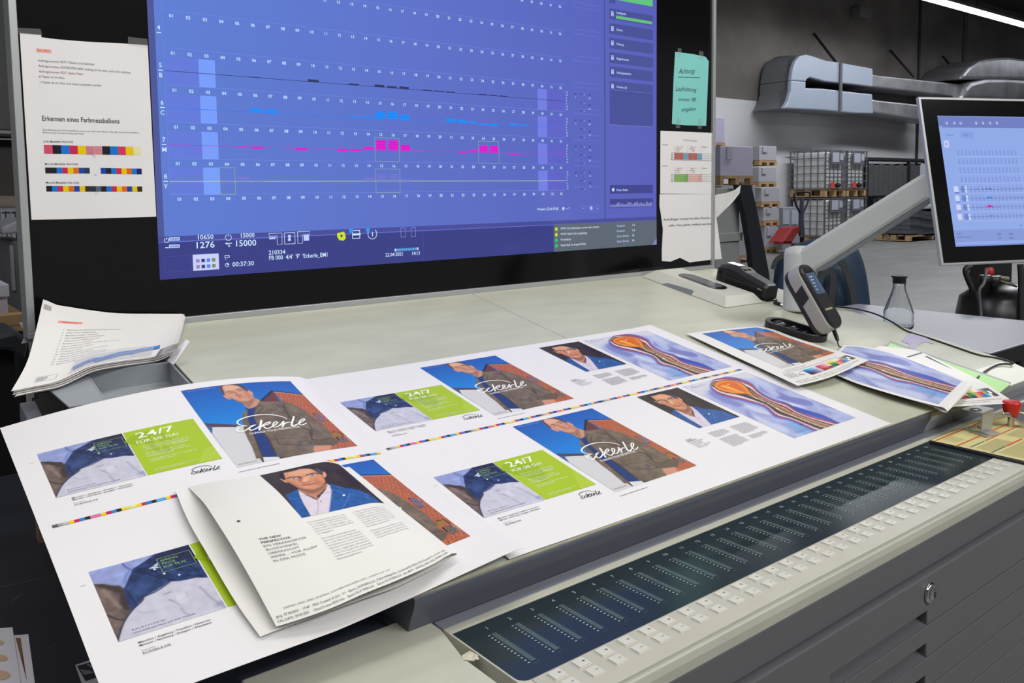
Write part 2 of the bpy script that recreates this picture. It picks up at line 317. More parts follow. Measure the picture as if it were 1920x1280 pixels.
def logo_polys():
    H = homog(COVQ, [(0, 0), (175, 0), (175, 233), (0, 233)])
    out = []
    for pts, w, e in LOGO_STROKES:
        p = crom(hmap(H, B_(pts)), 5, False)
        d = np.gradient(p, axis=0); d /= np.linalg.norm(d, axis=1)[:, None] + 1e-9
        t = np.linspace(0, 1, len(p)); ww = w * .104 * (e + (1 - e) * np.sin(np.pi * t)) 
        n = np.c_[-d[:, 1], d[:, 0]] * (ww / 2)[:, None]
        L, Rr = p + n, p - n
        for i in range(len(p) - 1): out.append([L[i], L[i + 1], Rr[i + 1], Rr[i]])
        for q in (p[0], p[-1]):
            k = 8; r = (ww[0] if q is p[0] else ww[-1]) / 2
            out.append([q + r * np.array([np.cos(a), np.sin(a)]) for a in np.linspace(0, 2 * np.pi, k, endpoint=False)])
    return out
# ---------------------------------------------------------------- geometry helpers
def ray(x, y): return ROT @ np.array([(x - CX) / FPX, -(y - CY) / FPX, -1.0])
def hit(x, y, n, o):
    n = np.array(n, float); v = ray(x, y); return CAM + v * (n @ (np.array(o, float) - CAM) / (n @ v))
ND = np.array([0, -.1878317, .98220123]); SD = np.array([0, .98220123, .1878317]); XD = np.array([1.0, 0, 0])
O0 = np.array([0, -.0075, .9693])
def desk(x, y, h=0.0): return hit(x, y, ND, O0 + ND * h)        # a point on (or h above) the tilted desk plate
def az(x, y, z): return hit(x, y, (0, 0, 1), (0, 0, z))
def ay(x, y, Y): return hit(x, y, (0, 1, 0), (0, Y, 0))
def ax(x, y, X): return hit(x, y, (1, 0, 0), (X, 0, 0))
def dk(x, s, h=0.0): return O0 + XD * x + SD * s + ND * h        # desk coordinates: along, up the slope, off the plate
def unit(v): v = np.array(v, float); return v / np.linalg.norm(v)
class MB:
    def __init__(s): s.V = []; s.F = []; s.M = []; s.S = []; s.C = []; s.n = 0
    def add(s, v, f, m=0, col=(1, 1, 1), smooth=False):
        v = np.array(v, float).reshape(-1, 3); s.V.append(v)
        c = np.array(col, float)
        if c.ndim == 1: c = np.tile(c, (len(v), 1))
        s.C.append(c)
        if isinstance(f, np.ndarray): fl = (f + s.n).tolist()
        else: fl = [[i + s.n for i in q] for q in f]
        s.F += fl; s.M += [m] * len(fl); s.S += [smooth] * len(fl); s.n += len(v)
    def hexa(s, b, t, m=0, col=(1, 1, 1)):                       # bottom and top loops, both counter-clockwise from above
        n = len(b); f = [list(range(n))[::-1], list(range(n, 2 * n))]
        for i in range(n): f.append([i, (i + 1) % n, n + (i + 1) % n, n + i])
        s.add(list(b) + list(t), f, m, col)
    def box(s, a, b, m=0, col=(1, 1, 1)):
        x0, y0, z0 = a; x1, y1, z1 = b
        s.hexa([(x0, y0, z0), (x1, y0, z0), (x1, y1, z0), (x0, y1, z0)], [(x0, y0, z1), (x1, y0, z1), (x1, y1, z1), (x0, y1, z1)], m, col)
    def obox(s, o, u, v, n, m=0, col=(1, 1, 1), taper=0.0, sh=0.0):
        """oriented box: o corner, edge vectors u v n; taper pulls the top in"""
        o, u, v, n = [np.array(k, float) for k in (o, u, v, n)]
        b = [o, o + u, o + u + v, o + v]; uu, vv = unit(u) * taper, unit(v) * taper
        t = [o + n + uu + vv, o + u + n - uu + vv, o + u + v + n - uu - vv, o + v + n + uu - vv]
        s.hexa(b, t, m, col)
    def prism(s, poly, d, m=0, col=(1, 1, 1)):
        poly = [np.array(p, float) for p in poly]; d = np.array(d, float)
        s.hexa(poly, [p + d for p in poly], m, col)
    def tube(s, pts, r, n=10, m=0, col=(1, 1, 1), cap=True, smooth=True):
        p = np.array(pts, float); rr = np.broadcast_to(np.array(r, float), (len(p),))
        d = np.gradient(p, axis=0); d /= np.linalg.norm(d, axis=1)[:, None] + 1e-12
        up = np.array([0, 0, 1.0]) if abs(d[0][2]) < .9 else np.array([1.0, 0, 0])
        V = []
        a = np.linspace(0, 2 * np.pi, n, endpoint=False)
        e = unit(np.cross(d[0], up))
        for i in range(len(p)):
            e = unit(e - d[i] * (e @ d[i])); g = np.cross(d[i], e)
            V += [p[i] + rr[i] * (np.cos(t) * e + np.sin(t) * g) for t in a]
        F = [[i * n + j, i * n + (j + 1) % n, (i + 1) * n + (j + 1) % n, (i + 1) * n + j] for i in range(len(p) - 1) for j in range(n)]
        s.add(V, F, m, col, smooth)
        if cap:
            s.add(V[:n], [list(range(n))[::-1]], m, col); s.add(V[-n:], [list(range(n))], m, col)
    def lathe(s, c, prof, n=24, m=0, col=(1, 1, 1), axis=(0, 0, 1), smooth=True):
        ax_ = unit(axis); e = unit(np.cross(ax_, (0.3, 1, 0.2))); g = np.cross(ax_, e); c = np.array(c, float)
        V = []; k = len(prof)
        for r, z in prof:
            V += [c + ax_ * z + r * (np.cos(t) * e + np.sin(t) * g) for t in np.linspace(0, 2 * np.pi, n, endpoint=False)]
        F = [[i * n + j, i * n + (j + 1) % n, (i + 1) * n + (j + 1) % n, (i + 1) * n + j] for i in range(k - 1) for j in range(n)]
        if prof[0][0] > 1e-6: F.append(list(range(n))[::-1])
        if prof[-1][0] > 1e-6: F.append(list(range((k - 1) * n, k * n)))
        s.add(V, F, m, col, smooth)
    def surf(s, P, m=0, col=(1, 1, 1), smooth=True, close=False):
        nv, nu = P.shape[:2]; idx = np.arange(nv * nu).reshape(nv, nu)
        f = np.stack([idx[:-1, :-1], idx[:-1, 1:], idx[1:, 1:], idx[1:, :-1]], -1).reshape(-1, 4)
        s.add(P.reshape(-1, 3), f, m, col, smooth)
    def build(s, name, mats, parent=None, label=None, bevel=0.0, seg=2, fixn=True):
        me = bpy.data.meshes.new(name); V = np.concatenate(s.V); Cc = np.concatenate(s.C)
        me.from_pydata(V.tolist(), [], s.F); me.update()
        if not isinstance(mats, (list, tuple)): mats = [mats]
        for mm in mats: me.materials.append(mm)
        me.polygons.foreach_set('material_index', s.M); me.polygons.foreach_set('use_smooth', s.S)
        at = me.color_attributes.new('Col', 'FLOAT_COLOR', 'POINT')
        at.data.foreach_set('color', np.c_[Cc, np.ones(len(Cc))].ravel())
        if fixn and len(V) < 30000:
            bm = bmesh.new(); bm.from_mesh(me); bmesh.ops.recalc_face_normals(bm, faces=bm.faces); bm.to_mesh(me); bm.free()
        o = bpy.data.objects.new(name, me); scene.collection.objects.link(o)
        if bevel:
            b = o.modifiers.new('bevel', 'BEVEL'); b.width = bevel; b.segments = seg; b.limit_method = 'ANGLE'; b.angle_limit = math.radians(35)
            b.harden_normals = False
        if parent is not None:
            o.parent = parent; o.matrix_parent_inverse = parent_inv(parent)
        if label: o['label'] = label
        return o
def parent_inv(p):
    m = Matrix.Translation(Vector(p.location))
    if p.parent is not None: m = Matrix.Identity(4)
    return m.inverted()
def thing(name, label, cat, loc, group=None):
    o = bpy.data.objects.new(name, None); o.empty_display_size = .05; scene.collection.objects.link(o)
    o.location = [float(k) for k in loc]; o['label'] = label; o['category'] = cat
    if group: o['group'] = group
    return o
def tag(o, label, cat, group=None):
    o['label'] = label; o['category'] = cat
    if group: o['group'] = group
    return o
def struct(o): o['kind'] = 'structure'; return o
def dup(root, d, label=None, rz=0.0):
    """copy a thing with its parts and their sub-parts, moved by d"""
    r = root.copy(); scene.collection.objects.link(r); r.location = Vector(root.location) + Vector([float(k) for k in d])
    if rz: r.rotation_euler.z += rz
    if label: r['label'] = label
    for ch in list(root.children):
        c = ch.copy(); scene.collection.objects.link(c); c.parent = r; c.matrix_parent_inverse = ch.matrix_parent_inverse.copy()
        for g in ch.children:
            q = g.copy(); scene.collection.objects.link(q); q.parent = c; q.matrix_parent_inverse = g.matrix_parent_inverse.copy()
    return r
# ---------------------------------------------------------------- materials
def lin(c): return tuple(float(k) for k in s2l(c))
MATS = {}
def pm(name, col, rough=.5, metal=0., var=.08, scale=20., spec=.5, attr=False, bump=0., bscale=80., trans=0., coat=0., stretch=None, gain=1.0):
    if name in MATS: return MATS[name]
    m = bpy.data.materials.new(name); m.use_nodes = True; nt = m.node_tree; N, L = nt.nodes, nt.links
    b = N['Principled BSDF']; b.inputs['Roughness'].default_value = rough; b.inputs['Metallic'].default_value = metal
    b.inputs['Specular IOR Level'].default_value = spec
    if trans: b.inputs['Transmission Weight'].default_value = trans
    if coat: b.inputs['Coat Weight'].default_value = coat; b.inputs['Coat Roughness'].default_value = .05
    tc = N.new('ShaderNodeTexCoord'); mp = N.new('ShaderNodeMapping'); L.new(tc.outputs['Object'], mp.inputs[0])
    if stretch: mp.inputs['Scale'].default_value = stretch
    no = N.new('ShaderNodeTexNoise'); no.inputs['Scale'].default_value = scale; no.inputs['Detail'].default_value = 5
    L.new(mp.outputs[0], no.inputs[0])
    mx = N.new('ShaderNodeMix'); mx.data_type = 'RGBA'; mx.blend_type = 'MULTIPLY'; mx.inputs[0].default_value = 1
    rp = N.new('ShaderNodeMapRange'); rp.inputs[1].default_value = .3; rp.inputs[2].default_value = .7
    rp.inputs[3].default_value = gain * (1 - var); rp.inputs[4].default_value = gain * (1 + var * .6)
    L.new(no.outputs['Fac'], rp.inputs[0]); L.new(rp.outputs[0], mx.inputs[7])
    if attr:
        at = N.new('ShaderNodeAttribute'); at.attribute_name = 'Col'
        L.new(at.outputs['Color'], mx.inputs[6])
    else: mx.inputs[6].default_value = (*lin(col), 1)
    L.new(mx.outputs[2], b.inputs['Base Color'])
    if bump:
        n2 = N.new('ShaderNodeTexNoise'); n2.inputs['Scale'].default_value = bscale; L.new(mp.outputs[0], n2.inputs[0])
        bp = N.new('ShaderNodeBump'); bp.inputs['Strength'].default_value = bump; bp.inputs['Distance'].default_value = .002
        L.new(n2.outputs['Fac'], bp.inputs['Height']); L.new(bp.outputs[0], b.inputs['Normal'])
    MATS[name] = m; return m
def film(name, k, col, rough=.1):
    m = bpy.data.materials.new(name); m.use_nodes = True; nt = m.node_tree; N, L = nt.nodes, nt.links
    N.remove(N['Principled BSDF']); t = N.new('ShaderNodeBsdfTransparent'); g = N.new('ShaderNodeBsdfPrincipled'); g.inputs['Base Color'].default_value = (*lin(col), 1); g.inputs['Roughness'].default_value = rough
    x = N.new('ShaderNodeMixShader'); no = N.new('ShaderNodeTexNoise'); no.inputs['Scale'].default_value = 40; r = N.new('ShaderNodeMapRange'); r.inputs[3].default_value = k * .6; r.inputs[4].default_value = k * 1.4
    L.new(no.outputs['Fac'], r.inputs[0]); L.new(r.outputs[0], x.inputs[0]); L.new(t.outputs[0], x.inputs[1]); L.new(g.outputs[0], x.inputs[2]); L.new(x.outputs[0], N['Material Output'].inputs[0]); return m
def emis(name, strength, col=None, gloss=True):
    m = bpy.data.materials.new(name); m.use_nodes = True; nt = m.node_tree; N, L = nt.nodes, nt.links
    b = N['Principled BSDF']; b.inputs['Base Color'].default_value = (.01, .01, .012, 1); b.inputs['Roughness'].default_value = .12 if gloss else .5
    if col is None:
        at = N.new('ShaderNodeAttribute'); at.attribute_name = 'Col'; L.new(at.outputs['Color'], b.inputs['Emission Color'])
    else: b.inputs['Emission Color'].default_value = (*lin(col), 1)
    b.inputs['Emission Strength'].default_value = strength
    return m
# ---------------------------------------------------------------- lettering
TXC = {}
def tri_text(s, shear=0.0, off=0.0, space=1.0):
    key = (s, shear, off, space)
    if key in TXC: return TXC[key]
    cu = bpy.data.curves.new('t', 'FONT'); cu.body = s; cu.size = 1.0; cu.shear = shear; cu.offset = off; cu.space_character = space
    cu.resolution_u = 2
    o = bpy.data.objects.new('t', cu); scene.collection.objects.link(o)
    dg = bpy.context.evaluated_depsgraph_get(); me = o.evaluated_get(dg).to_mesh()
    v = np.zeros(len(me.vertices) * 3); me.vertices.foreach_get('co', v); v = v.reshape(-1, 3)[:, :2].copy()
    f = [list(p.vertices) for p in me.polygons]
    o.evaluated_get(dg).to_mesh_clear(); bpy.data.objects.remove(o); bpy.data.curves.remove(cu)
    TXC[key] = (v, f); return v, f
class Paper:
    """printing on a surface S(u, v) -> xyz; u to the right, v downwards (metres)"""
    def __init__(s, S, mb=None, flip=1.0): s.S = S; s.mb = mb or MB(); s.flip = flip
    def P(s, u, v, lift=0.0):
        u, v = np.broadcast_arrays(np.asarray(u, float), np.asarray(v, float))
        p = s.S(u, v)
        if lift:
            e = 1e-4; n = np.cross(s.S(u, v - e) - s.S(u, v + e), s.S(u - e, v) - s.S(u + e, v))
            n = n / (np.linalg.norm(n, axis=-1)[..., None] + 1e-12) * s.flip
            p = p + n * lift
        return p
    def base(s, u0, u1, v0, v1, nu, nv, th=.0004, col=(.86, .85, .87), m=0):
        u, v = np.meshgrid(np.linspace(u0, u1, nu), np.linspace(v0, v1, nv))
        T, B = s.P(u, v), s.P(u, v, -th)
        s.mb.surf(T, m, col); s.mb.surf(B[:, ::-1], m, col)
        for a, b in ((T[0], B[0]), (T[-1], B[-1]), (T[:, 0], B[:, 0]), (T[:, -1], B[:, -1])): s.mb.surf(np.stack([a, b]), m, col, False)
        return s
    def tile(s, art, u0, v0, w_, h_, lift=.0003, m=0, du=0.0, flipu=False):
        H_, W_ = art.shape[:2]
        u = np.linspace(0, w_, W_) + u0; v = np.linspace(0, h_, H_) + v0
        U_, V_ = np.meshgrid(u, v)
        s.mb.surf(s.P(U_, V_, lift), m, art.reshape(-1, 3), False)
    def poly(s, pts, col, lift=.0006, m=0):
        p = np.array(pts, float); s.mb.add(s.P(p[:, 0], p[:, 1], lift), [list(range(len(p)))], m, lin(col))
    def rect(s, u, v, w_, h_, col, lift=.0006, m=0, n=1):
        for i in range(n):
            a = u + w_ * i / n; b = u + w_ * (i + 1) / n
            s.poly([(a, v), (b, v), (b, v + h_), (a, v + h_)], col, lift, m)
    def frame(s, u, v, w_, h_, t, col, lift=.0006):
        for r in ((u, v, w_, t), (u, v + h_ - t, w_, t), (u, v, t, h_), (u + w_ - t, v, t, h_)): s.rect(*r, col, lift)
    def line(s, pts, wd, col, lift=.0006, smooth=0):
        p = np.array(pts, float)
        if smooth: p = crom(p, smooth, False)
        d = np.gradient(p, axis=0); d /= np.linalg.norm(d, axis=1)[:, None] + 1e-12; n = np.c_[-d[:, 1], d[:, 0]] * wd / 2
        a, b = p + n, p - n
        for i in range(len(p) - 1): s.poly([a[i], a[i + 1], b[i + 1], b[i]], col, lift)
    def disc(s, u, v, r, col, lift=.0006, n=12, rv=None):
        t = np.linspace(0, 2 * np.pi, n, endpoint=False); s.poly(np.c_[u + r * np.cos(t), v + (rv or r) * np.sin(t)], col, lift)
    def text(s, st, u, v, size, col, align='l', shear=0.0, off=0.0, space=1.0, lift=.0007, sx=1.0, rot=0.0, width=None):
        """v is the baseline; size is the capital height"""
        t, f = tri_text(st, shear, off, space)
        if not len(t): return
        k = size / .70
        wd = t[:, 0].max()
        if width: sx = width / (wd * k)
        x = t[:, 0] * k * sx; y = t[:, 1] * k
        if align == 'c': x = x - wd * k * sx / 2
        if align == 'r': x = x - wd * k * sx
        c, q = math.cos(rot), math.sin(rot)
        uu = u + x * c - y * q; vv = v - (x * q + y * c)
        s.mb.add(s.P(uu, vv, lift), f, 0, lin(col))
    def para(s, u, v, w_, rows, pitch, hgt, col, last=.7, seed=1):
        r = random.Random(seed)
        for i in range(rows):
            x = u; end = u + w_ * (last if i == rows - 1 else r.uniform(.86, 1))
            while x < end - .001:
                L_ = min(r.uniform(2.2, 6.5) * hgt * 1.1, end - x)
                s.rect(x, v + i * pitch, L_, hgt, col)
                x += L_ + hgt * .7
    def logo(s, u, v, width, col, lift=.0008):
        k = width / LOGO_W
        for q in LOGO: s.poly([(u + (a - LOGO_X) * k, v + (b - LOGO_Y) * k) for a, b in q], col, lift)
LOGO = logo_polys(); _a = np.concatenate([np.array(q) for q in LOGO]); LOGO_X, LOGO_Y = _a.min(0); LOGO_W = _a[:, 0].max() - LOGO_X; LOGO_H = _a[:, 1].max() - LOGO_Y
def flat_S(o, eu, ev):
    o, eu, ev = [np.array(k, float) for k in (o, eu, ev)]
    return lambda u, v: o + u[..., None] * eu + v[..., None] * ev
M_PRINT = pm('coated_paper', None, .42, var=.015, scale=6, attr=True, spec=.3, gain=.90)
M_PAPER = pm('office_paper', None, .75, var=.02, scale=9, attr=True, spec=.2, gain=.93)
ART_COVER = art_cover(175, 233.1, .8).out(); ART_SHIRT = art_shirts(101.5, 118.3, .7).out()
ART_PORT = art_portrait(111.8, 144.8, .6).out(); ART_PAD = art_paddle(197.3, 246, .85).out()
CMYK = [(245, 214, 0), (206, 20, 96), (0, 138, 226), (36, 34, 44)]
def ad_column(P, v0, near=False):
    P.tile(ART_SHIRT, 0, v0 + .0855, .1015, .1183)
    c = (150, 190, 110)
    fx, fv = .0640, v0 + .0955
    P.frame(fx, fv, .0350, .0255, .0005, c)
    for i, t in enumerate(('SPRING', 'PRICE', 'EUR 99,95')): P.text(t, fx + .003, fv + .0070 + i * .0058, .0038, c)
    P.text('B A L D E S S A R I N I', .0145, v0 + .1945, .0021, (90, 90, 110), width=.031)
    P.text('Leinen-Stehkragen-Hemd  EUR 99,95  71A23000', .0140, v0 + .1992, .0019, (90, 90, 110), width=.058)
    g = (172, 201, 38)
    P.rect(.1031, v0 + .0855, .0934, .1183, g, .0003, n=6)
    P.poly([(.125 + .030 * math.cos(a), v0 + .130 + .036 * math.sin(a)) for a in np.linspace(-2.6, 1.2, 14)], (156, 188, 22), .0005)
    P.poly([(.165, v0 + .2037), (.1965, v0 + .150), (.1965, v0 + .2037)], (180, 207, 60), .0005)
    W = (250, 252, 240)
    P.text('24/7', .1150, v0 + .1090, .0150, W, off=.012, width=.050)
    P.text('F\u00dcR SIE DA!', .1110, v0 + .1225, .0072, W, off=.008, width=.055)
    for i, (a, b) in enumerate([('\u00dcberdenken Sie Ihren Kleiderschrank mit', ''), ('Hosen, Hemden und Inspiration f\u00fcr', ''), ('Lieblings online unter', 'ECKERLE.DE')]):
        P.text(a, .1150, v0 + .1330 + i * .0046, .0024, W, width=.060 if not b else .034)
        if b: P.text(b, .1510, v0 + .1330 + i * .0046, .0027, W, off=.01)
    for i, t in enumerate(('Mit dem Online-Code online21', 'erhalten Sie Ihre Bestellung jetzt', 'versandkostenfrei*')):
        P.text(t, .1145, v0 + .1515 + i * .0046, .0025, W, off=.01 if i == 2 else 0, width=(.050, .056, .034)[i])
    for i, t in enumerate(('Die R\u00fccksendung Ihrer Artikel ist', 'ebenfalls kostenlos.')): P.text(t, .1145, v0 + .1690 + i * .0046, .0024, W, width=(.060, .032)[i])
    P.para(.1140, v0 + .1930, .062, 2, .0028, .0009, (225, 235, 190), .7, 3)
    P.logo(.1500, v0 + .2110, .0370, (30, 30, 34)); P.text('seit 1930', .1790, v0 + .2275, .0014, (120, 160, 170))
    k = (58, 58, 66)
    P.text('M\u00fcnchen / Augsburg / Frankfurt / Hannover', .0143, v0 + .2150, .0026, k, shear=.15, off=.006, width=.068)
    P.text('M\u00fcnster / N\u00fcrnberg / Stuttgart / Wiesbaden', .0143, v0 + .2195, .0026, k, shear=.15, off=.006, width=.067)
    P.text('Shop online:', .0143, v0 + .2268, .0018, (130, 130, 138)); P.text('ECKERLE.DE', .0143, v0 + .2316, .0030, (80, 80, 88), width=.025)
    P.line([(-.012, v0 + .106), (-.007, v0 + .106)], .0006, (170, 170, 180))
def cover_tile(P, u0, v0, sc=1.0):
    P.tile(ART_COVER, u0, v0, .175 * sc, .2331 * sc)
    h = homog(COVQ, [(0, 0), (175, 0), (175, 233), (0, 233)])
    W = (252, 252, 250)
    P.logo(u0 + LOGO_X / 1000 * sc, v0 + LOGO_Y / 1000 * sc, LOGO_W / 1000 * sc, W)
    a, b = hmap(h, B_([(235, 932), (1040, 842)])) / 1000
    P.text('CHANGE YOUR PERSPECTIVE.', u0 + a[0] * sc, v0 + a[1] * sc, .0052 * sc, W, off=.012, width=(b[0] - a[0]) * sc)
    P.text('SPRING / SUMMER 2021', u0 + .006 * sc, v0 + .0075 * sc, .0028 * sc, (150, 180, 226), width=.044 * sc)
    P.text('ECKERLE.DE', u0 + .003 * sc, v0 + .2285 * sc, .0032 * sc, (172, 172, 178), width=.026 * sc)
    P.para(u0 - .003, v0 + .2445 * sc, .062, 1, .002, .0009, (120, 120, 128), .9, 5)
def port_col(P, v0, u0=.4962):
    P.tile(ART_PORT, u0, v0 - .0026, .1118, .1448)
    k = (96, 96, 102); u1 = u0 - .0622
    for i, t in enumerate(('THE NEW', 'PERSPECTIVE.', 'EIN VER\u00c4NDERTER', 'BLICKWINKEL', '\u00dcBERRASCHT', 'IMMER \u2013 VOR ALLEM', 'IN DER MODE.')):
        P.text(t, u1, v0 + .1660 + i * .0046, .0027, (40, 40, 46) if i < 2 else (128, 128, 134), off=.012 if i < 2 else 0)
    g = (150, 150, 156)
    P.para(u0 - .0025, v0 + .1625, .044, 6, .0031, .0010, g, .6, 11); P.para(u0 - .0025, v0 + .1865, .050, 10, .0031, .0010, g, .5, 12)
    P.para(u0 + .0560, v0 + .1625, .050, 10, .0031, .0010, g, .6, 13); P.para(u0 + .0560, v0 + .2010, .052, 4, .0031, .0010, g, .5, 14)
def pad_tile(P, u0, v0):
    P.tile(ART_PAD, u0, v0 - .002, .1973, .2460)
    P.line([(u0 + .012, v0 + .014), (u0 + .018, v0 + .004), (u0 + .020, v0 + .014), (u0 + .026, v0 + .009), (u0 + .031, v0 + .013), (u0 + .037, v0 + .008), (u0 + .050, v0 + .012)], .0007, (70, 70, 80), .0008, 4)
    P.para(u0 + .020, v0 + .2290, .046, 2, .004, .0009, (120, 126, 170), .8, 7)
def colour_bar(P, u0, u1, v0, seed=0):
    pw = .00555; n = int((u1 - u0) / pw); pat = [(92, 88, 98), (168, 168, 174), (196, 194, 198), 'C', (226, 120, 170), (226, 120, 170), 'C', (240, 216, 40), (232, 222, 110), (236, 232, 160), 'C', (86, 176, 228), (86, 176, 228), 'C']
    seq = []
    while len(seq) < n:
        for p in pat: seq += CMYK if p == 'C' else [p]
    for i in range(n):
        P.rect(u0 + i * pw, v0, pw * 1.001, .0058, seq[(i + seed) % len(seq)])
# ---------------------------------------------------------------- the two printed sheets on the desk
def S_right(u, v):
    s_ = .6129 - v; x = .0868 + u
    h = .0012 + .0016 * np.exp(-((u + .01) / .10) ** 2) + .0022 * np.clip((u - .80) / .06, 0, 1) * np.clip(1 - (v + .026) / .15, 0, 1)
    return O0 + x[..., None] * XD + s_[..., None] * SD + h[..., None] * ND
P = Paper(S_right); P.base(-.027, .860, -.0265, .5700, 90, 50)
for r in (0, 1):
    v0 = .2793 * r
    ad_column(P, v0); cover_tile(P, .2061, v0); port_col(P, v0); pad_tile(P, .6216, v0)
colour_bar(P, -.015, .826, .2610)
tag(P.mb.build('press_sheet', M_PRINT, fixn=False), 'long white press sheet with eight printed pages lying flat over the desk middle', 'printed sheet', 'press sheets of the same job')
C1 = [0.0163, 0.0574, -0.0135, -0.0346, -0.1134, 0.0085, 0.0803, 0.0465, -0.0096, -0.0207]
def h1(u, v):
    u = u / .4; v = v / .5
    return C1[0] + C1[1] * u + C1[2] * v + C1[3] * u * u + C1[4] * u * v + C1[5] * v * v + C1[6] * u * u * v + C1[7] * u * v * v + C1[8] * v ** 3 + C1[9] * u ** 3
def S_left(u, v):
    h = h1(u, v); th = -.0016
    h = np.where(u > .40, h - ((np.clip(u, .40, 1) - .40) / .02) ** 2 * .004, h)
    h = np.maximum(h, .0032 + .001 * np.sin(v * 20))
    x = -.3491 + u - v * th; s_ = .5976 - (u * th + v)
    return O0 + x[..., None] * XD + s_[..., None] * SD + h[..., None] * ND
P = Paper(S_left); P.base(-.027, .420, -.018, .5680, 70, 90)
ad_column(P, 0, True); cover_tile(P, .2061, 0)
ad_column(P, .2793, True); cover_tile(P, .2061, .2793)
colour_bar(P, -.015, .405, .2610)
tag(P.mb.build('press_sheet', M_PRINT, fixn=False), 'short white press sheet with four ad pages curling over the left end of the desk', 'printed sheet', 'press sheets of the same job')
# ---------------------------------------------------------------- the press console
M_PLATE = pm('plate_grey_green', (190, 192, 174), .38, var=.09, scale=7, spec=.5, stretch=(1, 3.0, 1))
M_FASC = pm('fascia_grey', (86, 91, 103), .38, var=.05, scale=5, spec=.5)
M_RAIL = pm('rail_grey', (128, 132, 142), .35, var=.04, scale=9)
M_BEIGE = pm('housing_beige', (190, 191, 178), .5, var=.05, scale=14, bump=.05)
M_KEYPAD = pm('keypad_foil', (184, 182, 170), .45, var=.04, scale=30)
M_KEY = pm('key_foil', (206, 205, 196), .35, var=.03, scale=40, attr=False)
M_MARK = pm('black_mark', (28, 28, 30), .5, var=.0)
M_GLASS = pm('panel_glass', None, .18, var=.05, scale=5, attr=True, spec=.5)
M_BODY = pm('cabinet_grey', (98, 98, 102), .45, var=.03, scale=4, bump=.08, bscale=900)
M_DARK = pm('dark_gap', (20, 21, 24), .7, var=.05)
M_NAVY = pm('dark_navy', (56, 62, 78), .4, var=.05)
M_CHROME = pm('chrome', (200, 202, 206), .16, 1.0, var=.03)
M_CREAM = pm('cream_edge', (200, 196, 172), .6, var=.15, scale=60)
LX, RX = -.090, 1.640
con = thing('press_console', 'long grey printing press console with tilted desk plate and beige key strip', 'console', (.5, .3, 0))
mb = MB()                                                        # tilted desk plate
SF = .0433; SB = 1.012
def slab(x0, x1, s0, s1, h0, h1_, m=0): mb.hexa([dk(x0, s0, h0), dk(x1, s0, h0), dk(x1, s1, h0), dk(x0, s1, h0)], [dk(x0, s0, h1_), dk(x1, s0, h1_), dk(x1, s1, h1_), dk(x0, s1, h1_)], m)
slab(LX, 1.105, SF, SB, -.0030, 0); slab(1.105, RX, .12, SB, -.0030, 0)
mb.hexa([dk(1.105, SF, -.016), dk(RX, SF, -.016), dk(RX, .12, -.004), dk(1.105, .12, -.004)], [dk(1.105, SF, -.011), dk(RX, SF, -.011), dk(RX, .12, 0), dk(1.105, .12, 0)])
for a, b in ((.6850, .6862),): slab(a, b, .30, 1.0, -.001, .00035, 1)
mb.build('desk_plate', [M_PLATE, M_FASC], con, bevel=.0012)
mb = MB()
slab(LX, 1.105, SF - .0012, SF, -.0026, -.0004); mb.build('plate_edge', M_CREAM, con)
mb = MB()                                                        # grey curved fascia under the plate's front edge
prof = [(.0352, .9740), (.0330, .971), (.0352, .962), (.041, .950), (.0455, .940), (.0478, .9325), (.0485, .9300)]
x0, x1 = LX + .020, 1.100
V = [(x, y, z) for x in (x0, x1) for y, z in prof]; n = len(prof)
mb.add(V, [[i, i + 1, n + i + 1, n + i] for i in range(n - 1)], 0, smooth=True)
V = [(x0, y, z) for y, z in prof] + [(x0, .12, .93), (x0, .12, .985)]; mb.add(V, [list(range(len(V)))])
mb.build('front_fascia', M_FASC, con)
mb = MB(); V = [(x, y, z) for x in (1.100, RX) for y, z in ((.0365, .9630), (.0352, .9600), (.041, .950), (.0455, .940), (.0485, .930))]
mb.add(V, [[i, i + 1, 5 + i + 1, 5 + i] for i in range(4)], 0, smooth=True)
mb.box((1.100, .050, .900), (RX, .30, .945))
mb.build('right_fascia', pm('fascia_lit', (150, 152, 156), .35, var=.05, scale=5), con)  # same fascia, lighter colour stands for light falling on it
mb = MB(); mb.box((-.037, .029, .9210), (RX, .0485, .9300)); mb.build('fascia_ledge', M_RAIL, con, bevel=.001)
mb = MB()                                                        # beige housing of the key strip, with its rounded front lip
yl = [(-.1685, .9050), (-.1700, .9180), (-.1685, .9262), (-.1640, .9300), (.0290, .9300), (.0290, .9050)]
V = [(x, y, z) for x in (-.0372, 1.066) for y, z in yl]; n = 6
mb.add(V, [[i, (i + 1) % n, n + (i + 1) % n, n + i] for i in range(n)] + [list(range(n)), list(range(n, 2 * n))[::-1]])
mb.box((1.066, -.168, .905), (RX, .029, .9285))
mb.build('key_strip_housing', M_BEIGE, con, bevel=.0008)
mb = MB(); mb.prism([(-.2460, -.1640, .905), (-.0520, -.1640, .905), (-.0520, -.030, .905), (-.0385, .030, .905), (-.0385, .0765, .905), (-.246, .0765, .905)], (0, 0, .0256))
mb.build('end_cover', M_BEIGE, con, bevel=.003, seg=3)
mb = MB(); mb.box((-.244, .079, .802), (LX + .012, .30, .925)); mb.box((LX - .008, .30, .80), (LX + .012, .60, .930)); mb.box((LX + .012, .0490, .80), (RX, .96, .9296))
mb.build('plate_support', M_NAVY, con)
mb = MB(); o = np.array([-.0530, -.028, .9308])                    # chipped corner with torn tape
mb.add([o, o + (.012, .002, .0004), o + (.013, -.012, .001), o + (.004, -.017, .0006), o + (-.003, -.008, .0002)], [[0, 1, 2, 3, 4]])
